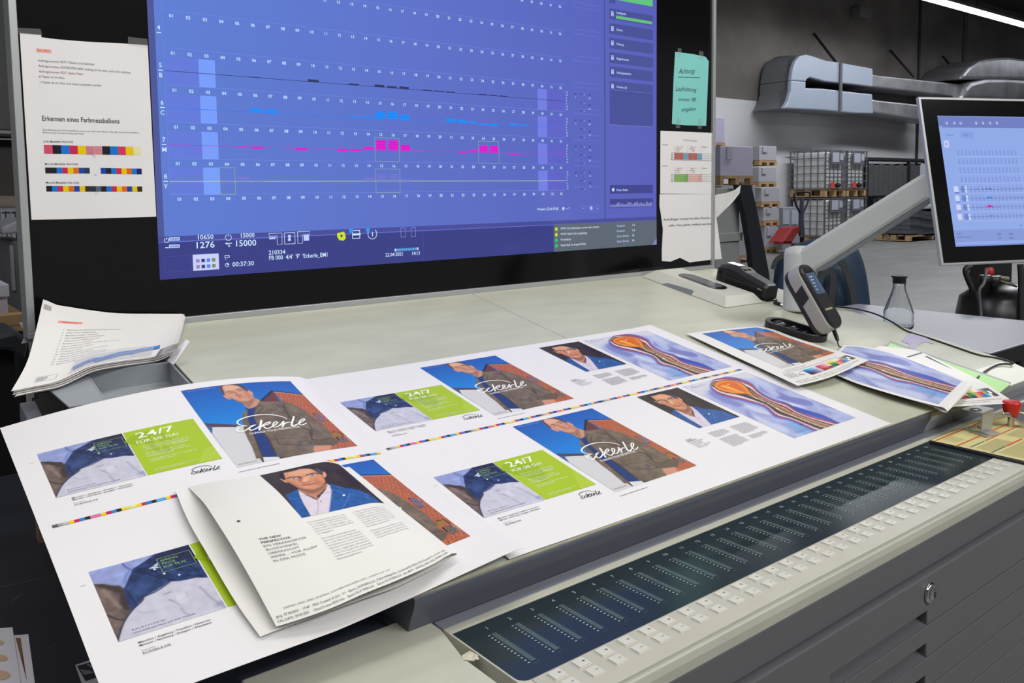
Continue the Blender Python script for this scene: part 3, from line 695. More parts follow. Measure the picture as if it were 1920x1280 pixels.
mb.add([o + (.004, -.014, .001), o + (.011, -.012, .003), o + (.009, -.019, .001)], [[0, 1, 2]])
mb.build('torn_tape', pm('old_tape', (206, 202, 184), .6, var=.2, scale=200), con, 'torn yellowed tape on the corner')
# the dark display strip with its 32 ink scales
G = Paper(flat_S((0, 0, .9304), (1, 0, 0), (0, -1, 0)))
gc = lin((38, 50, 56))
yb, yf = .0135, -.1055
pts = [(-.0352, -yb)] + [(1.060, -yb), (1.060, -yf), (-.0352 + .012, -yf)] + [(-.0352 + .012 - .012 * math.sin(t), -yf - .012 * (1 - math.cos(t))) for t in np.linspace(.3, math.pi / 2, 5)]
G.poly(pts, (38, 50, 56), .0)
G.frame(-.0360, -yb - .0006, 1.0965, .0007, .0007, (16, 16, 18), .0002)
TXT = (176, 190, 190); BAR = (96, 116, 116)
for k in range(32):
    X = .0325 * k
    G.text(str(k + 1), X, .0028, .0058, TXT, 'c', lift=.0003)
    for i in range(13):
        y = .0140 + i * .0056
        G.rect(X - .0085, y, .0026, .0015, (170, 184, 184), .0003)
    for i in range(33):
        y = .0135 + i * .00208
        G.rect(X - .0035, y, .0062, .0013, BAR, .0003)
    for i in range(17): G.rect(X + .0044, .0240 + i * .0034, .0009, .0009, (72, 92, 92), .0003)
    G.line([(X - .003, .0855), (X - .001, .0885)], .0006, BAR, .0003); G.line([(X + .002, .0845), (X + .003, .0862)], .0005, BAR, .0003)
G.mb.build('ink_scale_panel', M_GLASS, con, fixn=False)
mb = MB(); mb.box((-.024, -.1645, .9302), (1.062, -.1064, .9308)); mb.build('keypad_foil', M_KEYPAD, con, bevel=.0004)
mb = MB(); mb.box((-.036, -.1668, .9300), (1.064, -.1655, .9304)); mb.build('foil_seam', pm('seam', (150, 150, 138), .6), con)
for row, sym in ((-.1170, '+'), (-.1365, '-')):                   # 64 raised keys, plus above minus
    key0 = None
    for k in range(32):
        if key0 is None:
            mb = MB(); cx_, cy_ = 0.0, row
            o = [(cx_ - .0087, cy_ - .0077), (cx_ + .0087, cy_ - .0077), (cx_ + .0087, cy_ + .0077), (cx_ - .0087, cy_ + .0077)]
            i_ = [(x * .88, cy_ + (y - cy_) * .86) for x, y in o]
            mb.hexa([(*p, .9307) for p in o], [(*p, .9314) for p in o]); mb.hexa([(*p, .9313) for p in i_], [(*p, .9326) for p in i_])
            mb.add([(.0010, row - .0004, .93265), (.0050, row - .0004, .93265), (.0050, row + .0004, .93265), (.0010, row + .0004, .93265)], [[0, 1, 2, 3]], 1)
            if sym == '+': mb.add([(.0026, row - .002, .93265), (.0034, row - .002, .93265), (.0034, row + .002, .93265), (.0026, row + .002, .93265)], [[0, 1, 2, 3]], 1)
            key0 = mb.build('key', [M_KEY, M_MARK], con, bevel=.0003, seg=1); continue
        c = key0.copy(); scene.collection.objects.link(c); c.parent = con; c.matrix_parent_inverse = key0.matrix_parent_inverse.copy(); c.location = (.0325 * k, 0, 0)
# cabinet below with drawers
mb = MB(); mb.box((-.245, -.158, .05), (LX, .076, .862)); mb.box((LX, -.158, .05), (RX, .60, .862)); mb.box((-.245, -.168, .862), (RX, .0485, .905)); mb.build('cabinet_body', M_BODY, con, bevel=.002)
mb = MB(); mb.box((-.08, -.10, 0), (RX - .04, .56, .05)); mb.box((-.22, -.10, 0), (-.08, .05, .05)); mb.build('plinth', M_DARK, con)
def drawer_front(z0, z1, sx0, sx1, lock):
    mb = MB(); y0, y1 = -.178, -.158; xa, xb = -.245, RX
    sz0, sz1 = z0 - .001, z0 + .021
    mb.prism([(xa, y0, z0), (sx0, y0, z0), (sx0, y0, sz1), (sx1, y0, sz1), (sx1, y0, z0), (xb, y0, z0), (xb, y0, z1), (xa, y0, z1)], (0, y1 - y0, 0))
    d = mb.build('drawer', M_BODY, con, bevel=.0015)
    m2 = MB(); m2.box((sx0, -.1585, z0), (sx1, -.1575, sz1)); m2.build('grip_slot', M_DARK, d)
    m2 = MB(); m2.add([(sx0, y0 + .0005, z0), (sx1, y0 + .0005, z0), (sx1, -.1583, z0 + .006), (sx0, -.1583, z0 + .006)], [[0, 1, 2, 3]]); m2.build('grip_lip', M_BODY, d)
    return d
zt = .8600
for i, h in enumerate((.075, .048, .048, .048, .048, .09, .09, .11)):
    d = drawer_front(zt - h + .0018, zt, .395 - .012 * (i > 0) * 0, .645, i == 0)
    if i == 0:
        m2 = MB(); c = np.array([.649, -.178, .8335])
        m2.lathe(c, [(.0150, 0), (.0155, .002), (.0135, .0045), (.0100, .0055), (.0088, .0045), (.0080, .0075), (.0, .0078)], 28, axis=(0, -1, 0))
        m2.box((c[0] - .0012, c[1] - .0084, c[2] - .004), (c[0] + .0012, c[1] - .0070, c[2] + .004), 1)
        m2.build('lock', [M_CHROME, M_DARK], d, 'round chrome cam lock')
    zt -= h
# ---------------------------------------------------------------- the wall screen standing on the plate's back edge
YS = .984
ws = thing('wall_screen', 'very large wall screen showing blue ink zone charts with broad black bezel', 'screen', (.66, 1.0, 1.16))
M_ALU = pm('frame_aluminium', (172, 176, 178), .38, .35, var=.03)
M_BEZ = pm('bezel_black', (9, 9, 10), .13, var=.0, spec=.5)
XL, XR, ZB, ZT = -.2815, 1.6400, 1.1575, 2.360
mb = MB()
for a, b in (((XL, .976, ZB), (XR, 1.03, ZB + .012)), ((XL, .976, ZT - .012), (XR, 1.03, ZT)), ((XL, .976, ZB + .012), (XL + .0125, 1.03, ZT - .012)), ((XR - .0125, .976, ZB + .012), (XR, 1.03, ZT - .012))): mb.box(a, b)
mb.build('screen_frame', M_ALU, ws, bevel=.001)
mb = MB(); mb.box((XL + .011, YS, ZB + .011), (XR - .011, 1.028, ZT - .011)); mb.build('bezel_glass', M_BEZ, ws)
mb = MB(); mb.box((XL + .02, 1.028, ZB + .03), (XR - .02, 1.075, ZT - .03)); mb.build('back_cover', M_DARK, ws)
DZ = YS - .0004
def dq(px, py): p = ay(px, py, DZ); return float(p[0]), float(-p[2])
S = Paper(flat_S((0, DZ, 0), (1, 0, 0), (0, 0, -1)))
u0, u1 = -.0510, 1.3735; vb = -1.2462; vt = vb - .802
def mixc(a, b, t): return np.array(a) * (1 - t) + np.array(b) * t
Ug, Vg = np.meshgrid(np.linspace(u0, u1, 24), np.linspace(vt, -1.318, 20))
tt = np.clip((Ug - u0) / (u1 - u0), 0, 1); tv = np.clip((Vg + 1.95) / .63, 0, 1)
col = (np.array((92, 126, 212))[None, None] * (1 - tt[..., None]) + np.array((86, 92, 184)) * tt[..., None]); col = col * (1 - .14 * tv[..., None]) + np.array((84, 92, 176)) * .14 * tv[..., None]  # viewing-angle falloff of the display painted into its background colours
S.mb.surf(S.P(Ug, Vg), 0, s2l(col).reshape(-1, 3), False)
S.rect(u0, -1.318, u1 - u0, 1.318 + vb, (52, 58, 132), .0)
WH = (206, 232, 255); LN = (118, 142, 226)
X1, DX, Z1, DZr = -.0081, .03233, 1.7540, .07074
def cx_(k): return X1 + DX * (k - 1)
S.rect(u0, vt, .012, -1.318 - vt, (74, 84, 150), .0002)
S.rect(u0, -1.3300, u1 - u0, .0100, (68, 72, 150), .0003); S.rect(u0, -1.3190, u1 - u0, .0010, (100, 106, 200), .0004)
for r in range(-4, 6):
    z = Z1 - DZr * r
    if r == 5: z += .0015
    for k in range(1, 33): S.text('%02d' % k, cx_(k), -z + .0030, .0062, WH, 'c', off=.016, lift=.0005)
    S.rect(cx_(1) - .0162, -z - .0095, DX * 32, .0006, LN, .0004)
    if r < 5:
        S.rect(cx_(33) + .013, -z - .006, .098, .0005, LN, .0004); S.rect(cx_(33) + .013, -z + .052, .098, .0005, LN, .0004)
    S.rect(cx_(1) - .0167, -z - .0095, .0005, DZr, LN, .0004) if r < 5 else None
    if 1 <= r < 5:
        for k in (1, 2, 31, 32): S.rect(cx_(k) - .0155, -z + .0075, DX - .001, .0535, mixc((98, 122, 218), (92, 96, 196), k / 32), .0003)
        for k in (3, 30): S.rect(cx_(k) - .0160, -z + .0072, DX, .0540, (118, 156, 250) if k == 3 else (112, 124, 226), .0004)
        b = -z + .0345
        lc = {1: (44, 56, 110), 2: (40, 120, 240), 3: (176, 50, 200), 4: (190, 206, 140)}[r]
        S.rect(cx_(1) - .0162, b - .0005, DX * 32, .0011, lc, .0005)
        data = {1: {10: 5, 13: 3, 15: 5, 16: 4, 17: 5, 19: 2, 20: 2, 21: 2, 24: 2, 25: 2, 26: 2, 6: 1}, 2: {6: 7, 7: 7, 13: 2, 14: 2.5, 15: 15, 16: 16, 17: 11, 21: 8, 22: 7, 23: 4, 24: -3, 25: -4.5, 27: 4, 28: 3},
                3: {5: -2, 6: -4, 8: -1.5, 9: -5, 12: -4.5, 13: -4, 14: 6, 15: 22, 16: 23, 17: 13, 18: -1.2, 22: -3, 23: 6, 24: 17, 25: 17, 27: -4, 28: -1},
                4: {5: 10, 6: 4, 14: 8, 15: 16, 16: 16, 17: 4, 4: -4}}[r]
        bc = {1: (40, 50, 88), 2: (0, 140, 255), 3: (226, 0, 206), 4: (108, 118, 204)}[r]
        for k, h in data.items():
            a0, hh = (b - h / 1000, h / 1000) if h > 0 else (b, -h / 1000)
            S.rect(cx_(k) - .0125, a0, .0255, hh, bc, .0006)
            if h > 10:
                for q in range(1, int(h // 6) + 1): S.rect(cx_(k) - .0125, b - q * .0062, .0255, .0005, tuple(c * .7 for c in bc), .0007)
        for i, t in enumerate(('15', '10', '5', '0', '5', '10', '15')): S.text(t, cx_(33) - .0130, -z + .0125 + i * .0075, .0042, WH, 'l', off=.01)
        sx = cx_(33) + .018
        vals = {1: ('1', '0,6', '0,7'), 2: ('2', '0,9', '1,5'), 3: ('1', '1,0', '0,5'), 4: ('0', '1,6', '1,1')}[r]
        for t, dx_, dy_, c in (('\u0394F', 0, .014, (40, 50, 110)), (vals[0], .003, .0235, WH), ('220', .019, .014, (40, 50, 110)), ('240', .019, .0365, (40, 50, 110)), ('260', .019, .059, (40, 50, 110)),
                               ('\u0394E', .053, .014, (40, 50, 110)), (vals[1], .053, .0235, WH), ('\u0394Ea', .052, .0425, (40, 50, 110)), (vals[2], .053, .052, WH)):
            S.text(t, sx + dx_, -z + dy_, .0042, c, off=.01)
        for dy_ in (.0125, .035, .0575): S.rect(sx + .034, -z + dy_, .005, .0007, WH)
GB = (132, 168, 150)
def gbox(k0, k1, r): S.frame(cx_(k0) - .0162, -(Z1 - DZr * r) + .0065, DX * (k1 - k0 + 1), .0550, .0011, GB, .0008)
gbox(4, 4, 4); gbox(15, 16, 3); gbox(24, 25, 3); gbox(15, 16, 4)
for r, t, b in ((0, '4', ''), (1, '5', 'B'), (2, '6', 'C'), (3, '7', 'M'), (4, '8', 'Y')):
    z = Z1 - DZr * r
    S.text(t, cx_(1) - .0240, -z + .0290, .0085, WH, 'c', off=.01); S.rect(cx_(1) - .0280, -z + .0335, .0085, .0016, WH)
    if b: S.text(b, cx_(1) - .0240, -z + .0480, .0085, WH, 'c', off=.01)
def pxrect(a, b, c, lift=.0006):
    p, q = dq(*a), dq(*b); S.rect(p[0], min(p[1], q[1]), q[0] - p[0], abs(q[1] - p[1]), c, lift)
def ptext(t, px, py, size, c=WH, width=None, al='l'):
    p = dq(px, py); S.text(t, p[0], p[1], size, c, al, off=.01, width=width)
# side menu
ux, _ = dq(1133, 200); S.rect(ux - .001, vt, .0055, -1.33 - vt, (70, 80, 150), .0005)
xm = dq(1142.5, 130)[0]; xe = dq(1224, 130)[0]
for yy, t in ((26, 'Intelliguide'), (54, 'Dichte'), (81, 'F\u00e4rbung'), (108.5, 'Bogenbremse'), (135, 'Auftragsspeicher'), (162, 'Notizen (0)')):
    zc = dq(1142.5, yy)[1]
    S.rect(xm, zc - .016, xe - xm, .0295, (70, 78, 150), .0006)
    S.text(t, xm + .028, zc + (.0020 if t != 'Intelliguide' else -.004), .0062, (196, 214, 255), off=.01, lift=.0009)
    S.frame(xm + .007, zc - .008, .0095, .0125, .0016, (190, 210, 255), .0008); S.rect(xm + .0095, zc - .004, .0045, .006, (190, 210, 255), .0008)
zc = dq(1142.5, 26)[1]; S.rect(xm + .026, zc + .0015, xe - xm - .030, .0085, (100, 190, 120), .0009)
S.rect(xm + .026, dq(1156, 0)[1] - .05, xe - xm - .028, .050, (96, 196, 124), .0009); S.rect(xm, dq(1142.5, 8)[1] - .05, .024, .046, (70, 78, 150), .0006)
zt_, zb_ = dq(1142.5, 168)[1], dq(1142.5, 233)[1]; S.rect(xm, zt_, xe - xm, zb_ - zt_, (68, 76, 150), .0006); S.rect(xm, zb_, xe - xm, .001, (120, 130, 210), .0007); S.rect(xm, zt_, xe - xm, .0008, (120, 130, 210), .0007)
zt_, zb_ = dq(1142, 347)[1], dq(1142, 363)[1]; S.rect(xm, zt_, xe - xm, zb_ - zt_, (60, 64, 138), .0006)
S.text('Kraus, Stefan', xm + .026, zt_ + .0165, .0062, (196, 214, 255), off=.01, lift=.0009); S.disc(xm + .013, zt_ + .013, .005, (200, 216, 255), .0009)
zt_, zb_ = dq(1142, 373)[1], dq(1142, 390)[1]; S.rect(xm, zt_, xe - xm, zb_ - zt_, (60, 64, 138), .0006)
rr = random.Random(4)
for i in range(38):
    h = .006 + rr.random() * .008; S.rect(xm + .002 + i * (xe - xm - .004) / 38, zb_ - .002 - h, .0024, h, (150, 160, 230), .0009)
ptext('Prinect CS-4i F105', 1007.5, 394.5, .0068); S.disc(*dq(1056, 391), .0045, (190, 206, 255), .0007); S.line([dq(1061, 392), dq(1068, 389)], .0012, (190, 206, 255))
for px in (1094, 1108, 1121): S.frame(dq(px - 6, 385)[0], dq(px, 385)[1], .018, .018, .0005, LN, .0007)
S.disc(*dq(1108, 390), .0055, (170, 180, 240), .0008); ptext('+', 1119, 393, .006); S.rect(*dq(1092, 390), .006, .0008, WH)
# status bar
ptext('10650', 368.5, 449, .0090, width=.0335); ptext('1276', 365, 465.5, .0126, width=.0395)
ptext('15000', 449.5, 445.5, .0090, width=.0310); ptext('15000', 439.5, 462, .0126, width=.0460)
ptext('00:37:30', 435.5, 499.5, .0090, width=.0455); ptext('210334', 503.5, 477.5, .0090, width=.0370)
ptext("FB 000  4/4'  'F'  'Eckerle_EM1", 504, 487.5, .0090, width=.1340)
ptext('22.04.2021', 722.5, 481, .0082, width=.0460); ptext('14:13', 771.5, 478, .0082, width=.0230)
for px, py in ((312, 450.5), (428, 445)):
    c_ = dq(px, py); a = np.linspace(-1.1, 4.25, 12); r_ = .0042 if px < 400 else .0062
    S.line([(c_[0] + r_ * math.cos(t), c_[1] + r_ * math.sin(t)) for t in a], .0011, WH); S.rect(c_[0] - .0005, c_[1] - r_ * 1.3, .0011, r_, WH)
for py in (449.5, 463): S.rect(dq(317, py)[0], dq(317, py)[1] - .0045, .0200, .0065, (190, 214, 255)); S.text('000', dq(317, py)[0] + .0015, dq(317, py)[1] + .0008, .0042, (52, 58, 132), off=.01, lift=.001, width=.017)
S.rect(*dq(309.5, 463.5), .0068, .0016, WH); S.rect(*dq(422, 455.8), .0140, .0013, WH); S.poly([dq(422, 456.5), dq(426, 454), dq(426, 459)], WH); ptext('h', 427.5, 463, .0065)
S.frame(*dq(421, 478.5), .0100, .0052, .0011, WH); S.disc(*dq(423, 485.5), .0010, WH)
c_ = dq(425.7, 496.5); S.disc(*c_, .0042, WH); S.disc(*c_, .0032, (52, 58, 132), .0009); S.poly([c_, (c_[0], c_[1] - .004), (c_[0] + .003, c_[1] - .003), (c_[0] + .004, c_[1])], WH, .001)
a = dq(361, 477.5); S.rect(a[0], a[1], .0515, .0320, (200, 208, 250), .0006)
for i in range(2):
    for j, c in enumerate(((150, 130, 190), (40, 60, 120), (90, 130, 220), (120, 140, 90))): S.rect(a[0] + .006 + j * .0105, a[1] + .009 + i * .012, .0070, .0070, c, .0008)
a = dq(308, 481); S.frame(a[0], a[1], .049, .0310, .0005, (78, 84, 170))
def pframe(x0, y0, x1, y1, t=.0010, c=WH): p, q = dq(x0, y0), dq(x1, y1); S.frame(p[0], p[1], q[0] - p[0], q[1] - p[1], t, c)
pframe(532.5, 436, 553.5, 457); S.disc(*dq(542.5, 443), .0036, (190, 206, 255)); S.disc(*dq(542.5, 449), .0036, (190, 206, 255))
for l in ([(504, 437.5), (528.5, 436.5), (528.7, 458), (520, 458.8), (519, 442), (504.5, 443), (504, 437.5)], [(557.5, 434.5), (580.5, 433.7), (580.5, 439), (566.5, 440), (567, 455.8), (558.5, 456.5), (557.5, 434.5)]): S.line([dq(*p) for p in l], .0010, WH)
pxrect((504.5, 445), (516.5, 448), (190, 206, 255)); pxrect((569, 440.8), (579.5, 450.8), (190, 206, 255))
S.poly([dq(632, 437), dq(645, 434), dq(647, 440), (dq(648.5, 446)), dq(644, 451), dq(636, 450), dq(632, 444)], (206, 224, 30)); S.disc(*dq(640, 442), .0030, (60, 90, 40), .0009)
pframe(660, 431.5, 675, 447, .0014); S.disc(*dq(658, 432), .0055, (40, 150, 226), .0009); S.rect(*dq(661, 438), .0200, .0040, WH)
c_ = dq(698, 438.5); S.line([(c_[0] + .0115 * math.cos(t), c_[1] + .0115 * math.sin(t)) for t in np.linspace(-.9, 4.1, 14)], .0014, WH); S.text('i', c_[0], c_[1] + .0055, .0110, WH, 'c', off=.02); S.disc(*dq(689.5, 431), .0055, (40, 150, 226), .0009)
for x in (751, 770): pframe(x, 427 - (x - 751) * .05, x + 9.5, 444.5 - (x - 751) * .05, .0009, (140, 150, 220))
for i in range(11): S.rect(dq(739.5 + i * 4.15, 467 - i * .2)[0], dq(739.5 + i * 4.15, 466.3 - i * .25)[1], .0050, .0062, (190, 206, 255) if i in (0, 10) else (90, 160, 220))
S.rect(dq(792.8, 440)[0], -1.3180, .0006, .0710, (80, 86, 180), .0007)
a = dq(1037.5, 409); S.rect(a[0], -1.3190, u1 - a[0], 1.319 + vb, (88, 100, 112), .0007)
for i, (t, c, t2, t3) in enumerate((('FWW: Die Rakelwanne wurde nicht erkannt.', (200, 210, 30), 'Druckwerk', '3-6'), ('FWW: Rakel nicht eingeh\u00e4ngt', (200, 210, 30), 'Druckwerk', '3-6'), ('Produktion', (50, 190, 120), 'Zentr. Einricht.', '90'), ('Papierlauf ist eingeschaltet', (50, 190, 120), 'Zentr. Einricht.', '90'))):
    v = a[1] + .0135 + i * .0142
    v = -1.3190 + .0140 + i * .0150
    S.disc(a[0] + .0095, v - .002, .0052, c, .001); S.text(t, a[0] + .0250, v, .0062, (206, 214, 236), off=.008, width=(.145, .098, .038, .093)[i], lift=.001)
    S.text(t2, a[0] + .2400, v, .0062, (180, 194, 226), off=.008, width=(.033, .033, .050, .050)[i], lift=.001); S.text(t3, a[0] + .3030, v, .0062, (206, 214, 236), off=.008, lift=.001)
S.poly([(u1 - .020, vb), (u1, vb - .020), (u1, vb)], (130, 130, 190), .0011)
S.mb.build('display_panel', emis('screen_glow', 1.0), ws, fixn=False)
# ---------------------------------------------------------------- curved paper from traced edges
def resamp(pts, n):
    p = crom(np.array(pts, float), 8, False) if len(pts) > 2 else np.array(pts, float)
    d = np.r_[0, np.cumsum(np.linalg.norm(np.diff(p, axis=0), axis=1))]; t = np.linspace(0, d[-1], n)
    return np.stack([np.interp(t, d, p[:, k]) for k in range(3)], 1)
def coons(top, bot, lef, rig, W, H, n=33):
    T, B, L, R_ = [resamp(k, n) for k in (top, bot, lef, rig)]
    s = np.linspace(0, 1, n); U, V = np.meshgrid(s, s); U = U[..., None]; V = V[..., None]
    g = (1 - V) * T[None] + V * B[None] + (1 - U) * L[:, None] + U * R_[:, None] - ((1 - U) * (1 - V) * T[0] + U * (1 - V) * T[-1] + (1 - U) * V * B[0] + U * V * B[-1])
    def S(u, v):
        a = np.clip(u / W, -.02, 1.02) * (n - 1); b = np.clip(v / H, -.02, 1.02) * (n - 1)
        i = np.clip(a.astype(int), 0, n - 2); j = np.clip(b.astype(int), 0, n - 2); fa = (a - i)[..., None]; fb = (b - j)[..., None]
        return (g[j, i] * (1 - fa) + g[j, i + 1] * fa) * (1 - fb) + (g[j + 1, i] * (1 - fa) + g[j + 1, i + 1] * fa) * fb
    return S
def dh(l): return [desk(x, y, h) for x, y, h in l]
# folded proof with the portrait, lying on the left press sheet
up_top = dh([(353, 913, .020), (396, 903, .029), (441, 897, .035), (477, 891, .038), (532, 879, .040), (586, 867, .039), (610, 864, .036), (631, 868, .032), (647, 876, .028)])
up_bot = dh([(518, 1174, .014), (562, 1160.5, .018), (622, 1139, .024), (683, 1112, .029), (743, 1088, .033), (804, 1061, .034), (834, 1044, .032), (846, 1038, .029)])
up_lef = dh([(353, 913, .020), (380, 940, .030), (399, 967, .034), (435, 1024, .032), (477, 1097, .023), (518, 1174, .014)])
up_rig = dh([(647, 876, .028), (698, 918.6, .028), (749, 961, .028), (801, 1003, .029), (846, 1038, .029)])
lo_lef = dh([(328.5, 918, .0195), (353, 976, .0185), (393, 1045.6, .0145), (441, 1127, .0095), (488, 1193, .0065)])
lo_bot = dh([(488, 1193, .0065), (532, 1176, .0075), (592, 1154.5, .0095), (683, 1121, .0130), (743, 1100, .0150), (792, 1076, .0175), (831, 1056, .0195), (845, 1044, .0215)])
lo_top = dh([(328.5, 918, .0195), (480, 893, .0165), (600, 878, .0150), (644, 880, .0165)])
lo_rig = dh([(644, 880, .0165), (698, 922, .0165), (749, 965, .0165), (801, 1007, .0195), (845, 1044, .0215)])
P = Paper(coons(up_top, up_bot, up_lef, up_rig, .211, .315)); CR = (.84, .83, .80)
P.base(0, .211, 0, .315, 40, 40, .0003, CR)
P.tile(ART_PORT, .0886, .0045, .1118, .1448)
g = (150, 150, 152)
for i, t in enumerate(('THE NEW', 'PERSPECTIVE.', 'EIN VER\u00c4NDERTER', 'BLICKWINKEL', '\u00dcBERRASCHT', 'IMMER \u2013 VOR ALLEM', 'IN DER MODE.')):
    P.text(t, .0300, .1790 + i * .0072, .0037, (60, 60, 64) if i < 2 else (128, 128, 130), off=.012 if i < 2 else 0, space=1.05)
bl = ['Es ist bemerkenswert einfach, neue', 'in vertrauter Umgebung Neues', 'zu entdecken. Oft reicht es schon,', 'einen anderen Weg zu gehen, um', 'besonderen mit frischem Blick', 'zu begegnen.', '', 'Das umgewohnte Blickwinkel', '\u00fcberrascht und zeigt M\u00f6glichkeiten', 'auf \u2013 in der Mode: deren Kombination', 'mit Gesichtern und Schnitten', 'w\u00e4hrend man steht aus dem Schrank']
for i, t in enumerate(bl + ['\u201eSmart\u201c ungezogen, die klassisch', 'in der Tat sorgen f\u00fcr entspannte', 'Outfits auch und erlauben mehr', 'Bewegungsfreiheit.']):
    if t: P.text(t, .0900, .1640 + i * .0056, .0026, g, width=.0016 * len(t) if len(t) < 30 else .0455)
for i, t in enumerate(['In vielen Herzschlag mischt es aus', 'mit zwischen den Momenten gem\u00e4ss', 'besitzen. Sowie solle in Saison', 'Kombinationen finden Sie sich ein', 'mit legeren Basics: Das sind die', 'Details, die uns im Sommer der', 'einen Wert und aus der neuen', 'Kollektion bereichern.', '', 'Entdecken Sie den Style und sich', 'erlegen: wir freuen sind mit allen', 'Neuerungen f\u00fcr Sie und freuen uns', 'auf guten Stil bei gute Stimmung.']):
    if t: P.text(t, .1460, .1640 + i * .0056, .0026, g, width=.0016 * len(t) if len(t) < 30 else .0470)
kk = (96, 96, 98)
P.text('2349302_HR21-0002_ECKERLE_SOMMER-MAGAZIN_2021_210407.indd  2-3', .014, .2950, .0026, (130, 130, 132), width=.115)
P.text('gmg  07.04.2021 \u00b7 17:47 \u00b7 PSO Coated v3 (51) \u00b7 V1 \u00b7 Epson_SCP7000-LLK_720x1440dpi10k_ContoneHD-GRA_PSO-Coated-51_V1.mx4 \u00b7 i1Oni', .004, .3045, .0036, kk, width=.203)
P.text('CAL DATE: 29.03.2021    UltraChrome HDX Inks    Epson SC-P 7000-LLK    Epson SC-P7000-LLK \u00b7 Job_8019 \u00b7 2349302_HR21-0002_ECKERLE_SOMM', .003, .3115, .0036, kk, width=.204)
P.rect(.020, .132, .0050, .0010, (70, 70, 70)); P.rect(.0220, .1300, .0010, .0050, (70, 70, 70)); P.disc(.0225, .1325, .0016, (50, 50, 50), .0007)
pr = thing('folded_proof', 'folded cream proof print with man in blue jacket on top of the short press sheet', 'proof print', dk(-.1, .2, .03))
M_PROOF = pm('proof_paper', None, .45, var=.015, scale=8, attr=True, spec=.3, gain=.93)
P.mb.build('upper_flap', M_PROOF, pr, fixn=False)
P = Paper(coons(lo_top, lo_bot, lo_lef, lo_rig, .22, .315)); P.base(0, .22, 0, .315, 24, 30, .0003, CR); P.mb.build('lower_flap', M_PROOF, pr, fixn=False)
a_, b_ = resamp(up_rig, 24), resamp(lo_rig, 24); t = np.linspace(0, math.pi, 10)
gr = np.stack([(a_ + b_) / 2 + (a_ - b_) / 2 * math.cos(q) + unit((1, -.1, 0)) * .0075 * math.sin(q) for q in t])
mb = MB(); mb.surf(gr, 0, CR); mb.surf(gr + np.array([.0003, 0, 0]), 0, CR); mb.build('rounded_fold', M_PROOF, pr, fixn=False)
# ---- cover proof with the colour control chart
CH1 = [[(0, 150, 220), (60, 170, 230), (110, 190, 236), (150, 206, 240), (190, 222, 244), (214, 30, 110), (224, 90, 150), (234, 140, 180), (240, 180, 206), (246, 214, 228), (236, 210, 0), (240, 222, 80), (244, 232, 130), (248, 240, 180), (240, 240, 236), (200, 200, 200), (160, 160, 160), (110, 110, 112), (76, 66, 66), (90, 66, 60)],
       [(30, 60, 140), (70, 90, 170), (110, 124, 190), (150, 160, 210), (196, 200, 228), (224, 60, 50), (232, 100, 90), (238, 140, 130), (240, 180, 170), (244, 214, 206), (40, 140, 80), (70, 160, 100), (130, 190, 120), (236, 150, 90), (228, 60, 90), (206, 50, 90), (150, 190, 60), (20, 150, 200), (250, 250, 250), (84, 60, 56)],
       [(40, 30, 40), (80, 66, 90), (120, 106, 130), (160, 150, 170), (206, 200, 212), (140, 40, 46), (170, 60, 50), (190, 80, 70), (120, 40, 50), (90, 120, 70), (20, 90, 70), (30, 60, 90), (240, 160, 80), (240, 120, 90), (30, 130, 180), (0, 120, 190), (90, 170, 200), (250, 250, 250), (96, 60, 50), (70, 50, 60)]]
def chart(P, u, v, w_, h_, c0=0):
    n = len(CH1[0]) - c0
    for j in range(3):
        for i in range(n): P.rect(u + i * w_ / n, v + j * h_ / 3, w_ / n * 1.01, h_ / 3 * 1.01, CH1[j][i + c0])
T_ = dh([(1287.5, 625.3, .006), (1355, 617, .006), (1418, 611.6, .004)]); B_2 = dh([(1495.6, 722.8, .012), (1559, 706, .019), (1629, 675, .026)])
L_ = dh([(1287.5, 625.3, .006), (1370, 664, .008), (1430, 692, .010), (1495.6, 722.8, .012)]); R_2 = dh([(1418, 611.6, .004), (1449, 617, .004), (1486, 631, .006), (1545, 650, .014), (1629, 675, .026)])
P = Paper(coons(T_, B_2, L_, R_2, .228, .325)); P.base(0, .228, 0, .325, 30, 40, .0003, CR)
cover_tile(P, .0358, .012, 1.0); chart(P, .062, .272, .155, .026)
P.para(.020, .2640, .19, 1, .002, .0011, (150, 150, 150), .9, 31)
P.text('gmg', .052, .2760, .0026, (30, 30, 30)); P.disc(.0480, .2860, .0050, (90, 90, 96)); P.disc(.0480, .2860, .0040, (240, 238, 232), .0009); P.text('2', .0465, .2880, .0040, (60, 60, 60), lift=.001)
for i in range(5): P.para(.014, .2720 + i * .0045, .028, 1, .003, .0012, (150, 150, 150), .9, 40 + i)
P.text('gmg 07.04.2021 \u00b7 17:47 \u00b7 PSO Coated v3 (51) \u00b7 V1 \u00b7 Epson_SCP7000-LLK_720x1440dpi10k', .010, .3110, .0034, kk, width=.20)
P.text('CAL DATE: 29.03.2021   UltraChrome HDX Inks   Epson SC-P 7000-LLK', .010, .3185, .0034, kk, width=.16)
tag(P.mb.build('proof_print', M_PROOF, fixn=False), 'proof print with blue sky cover and colour patches beside the black scanner base', 'proof print', 'proof prints')
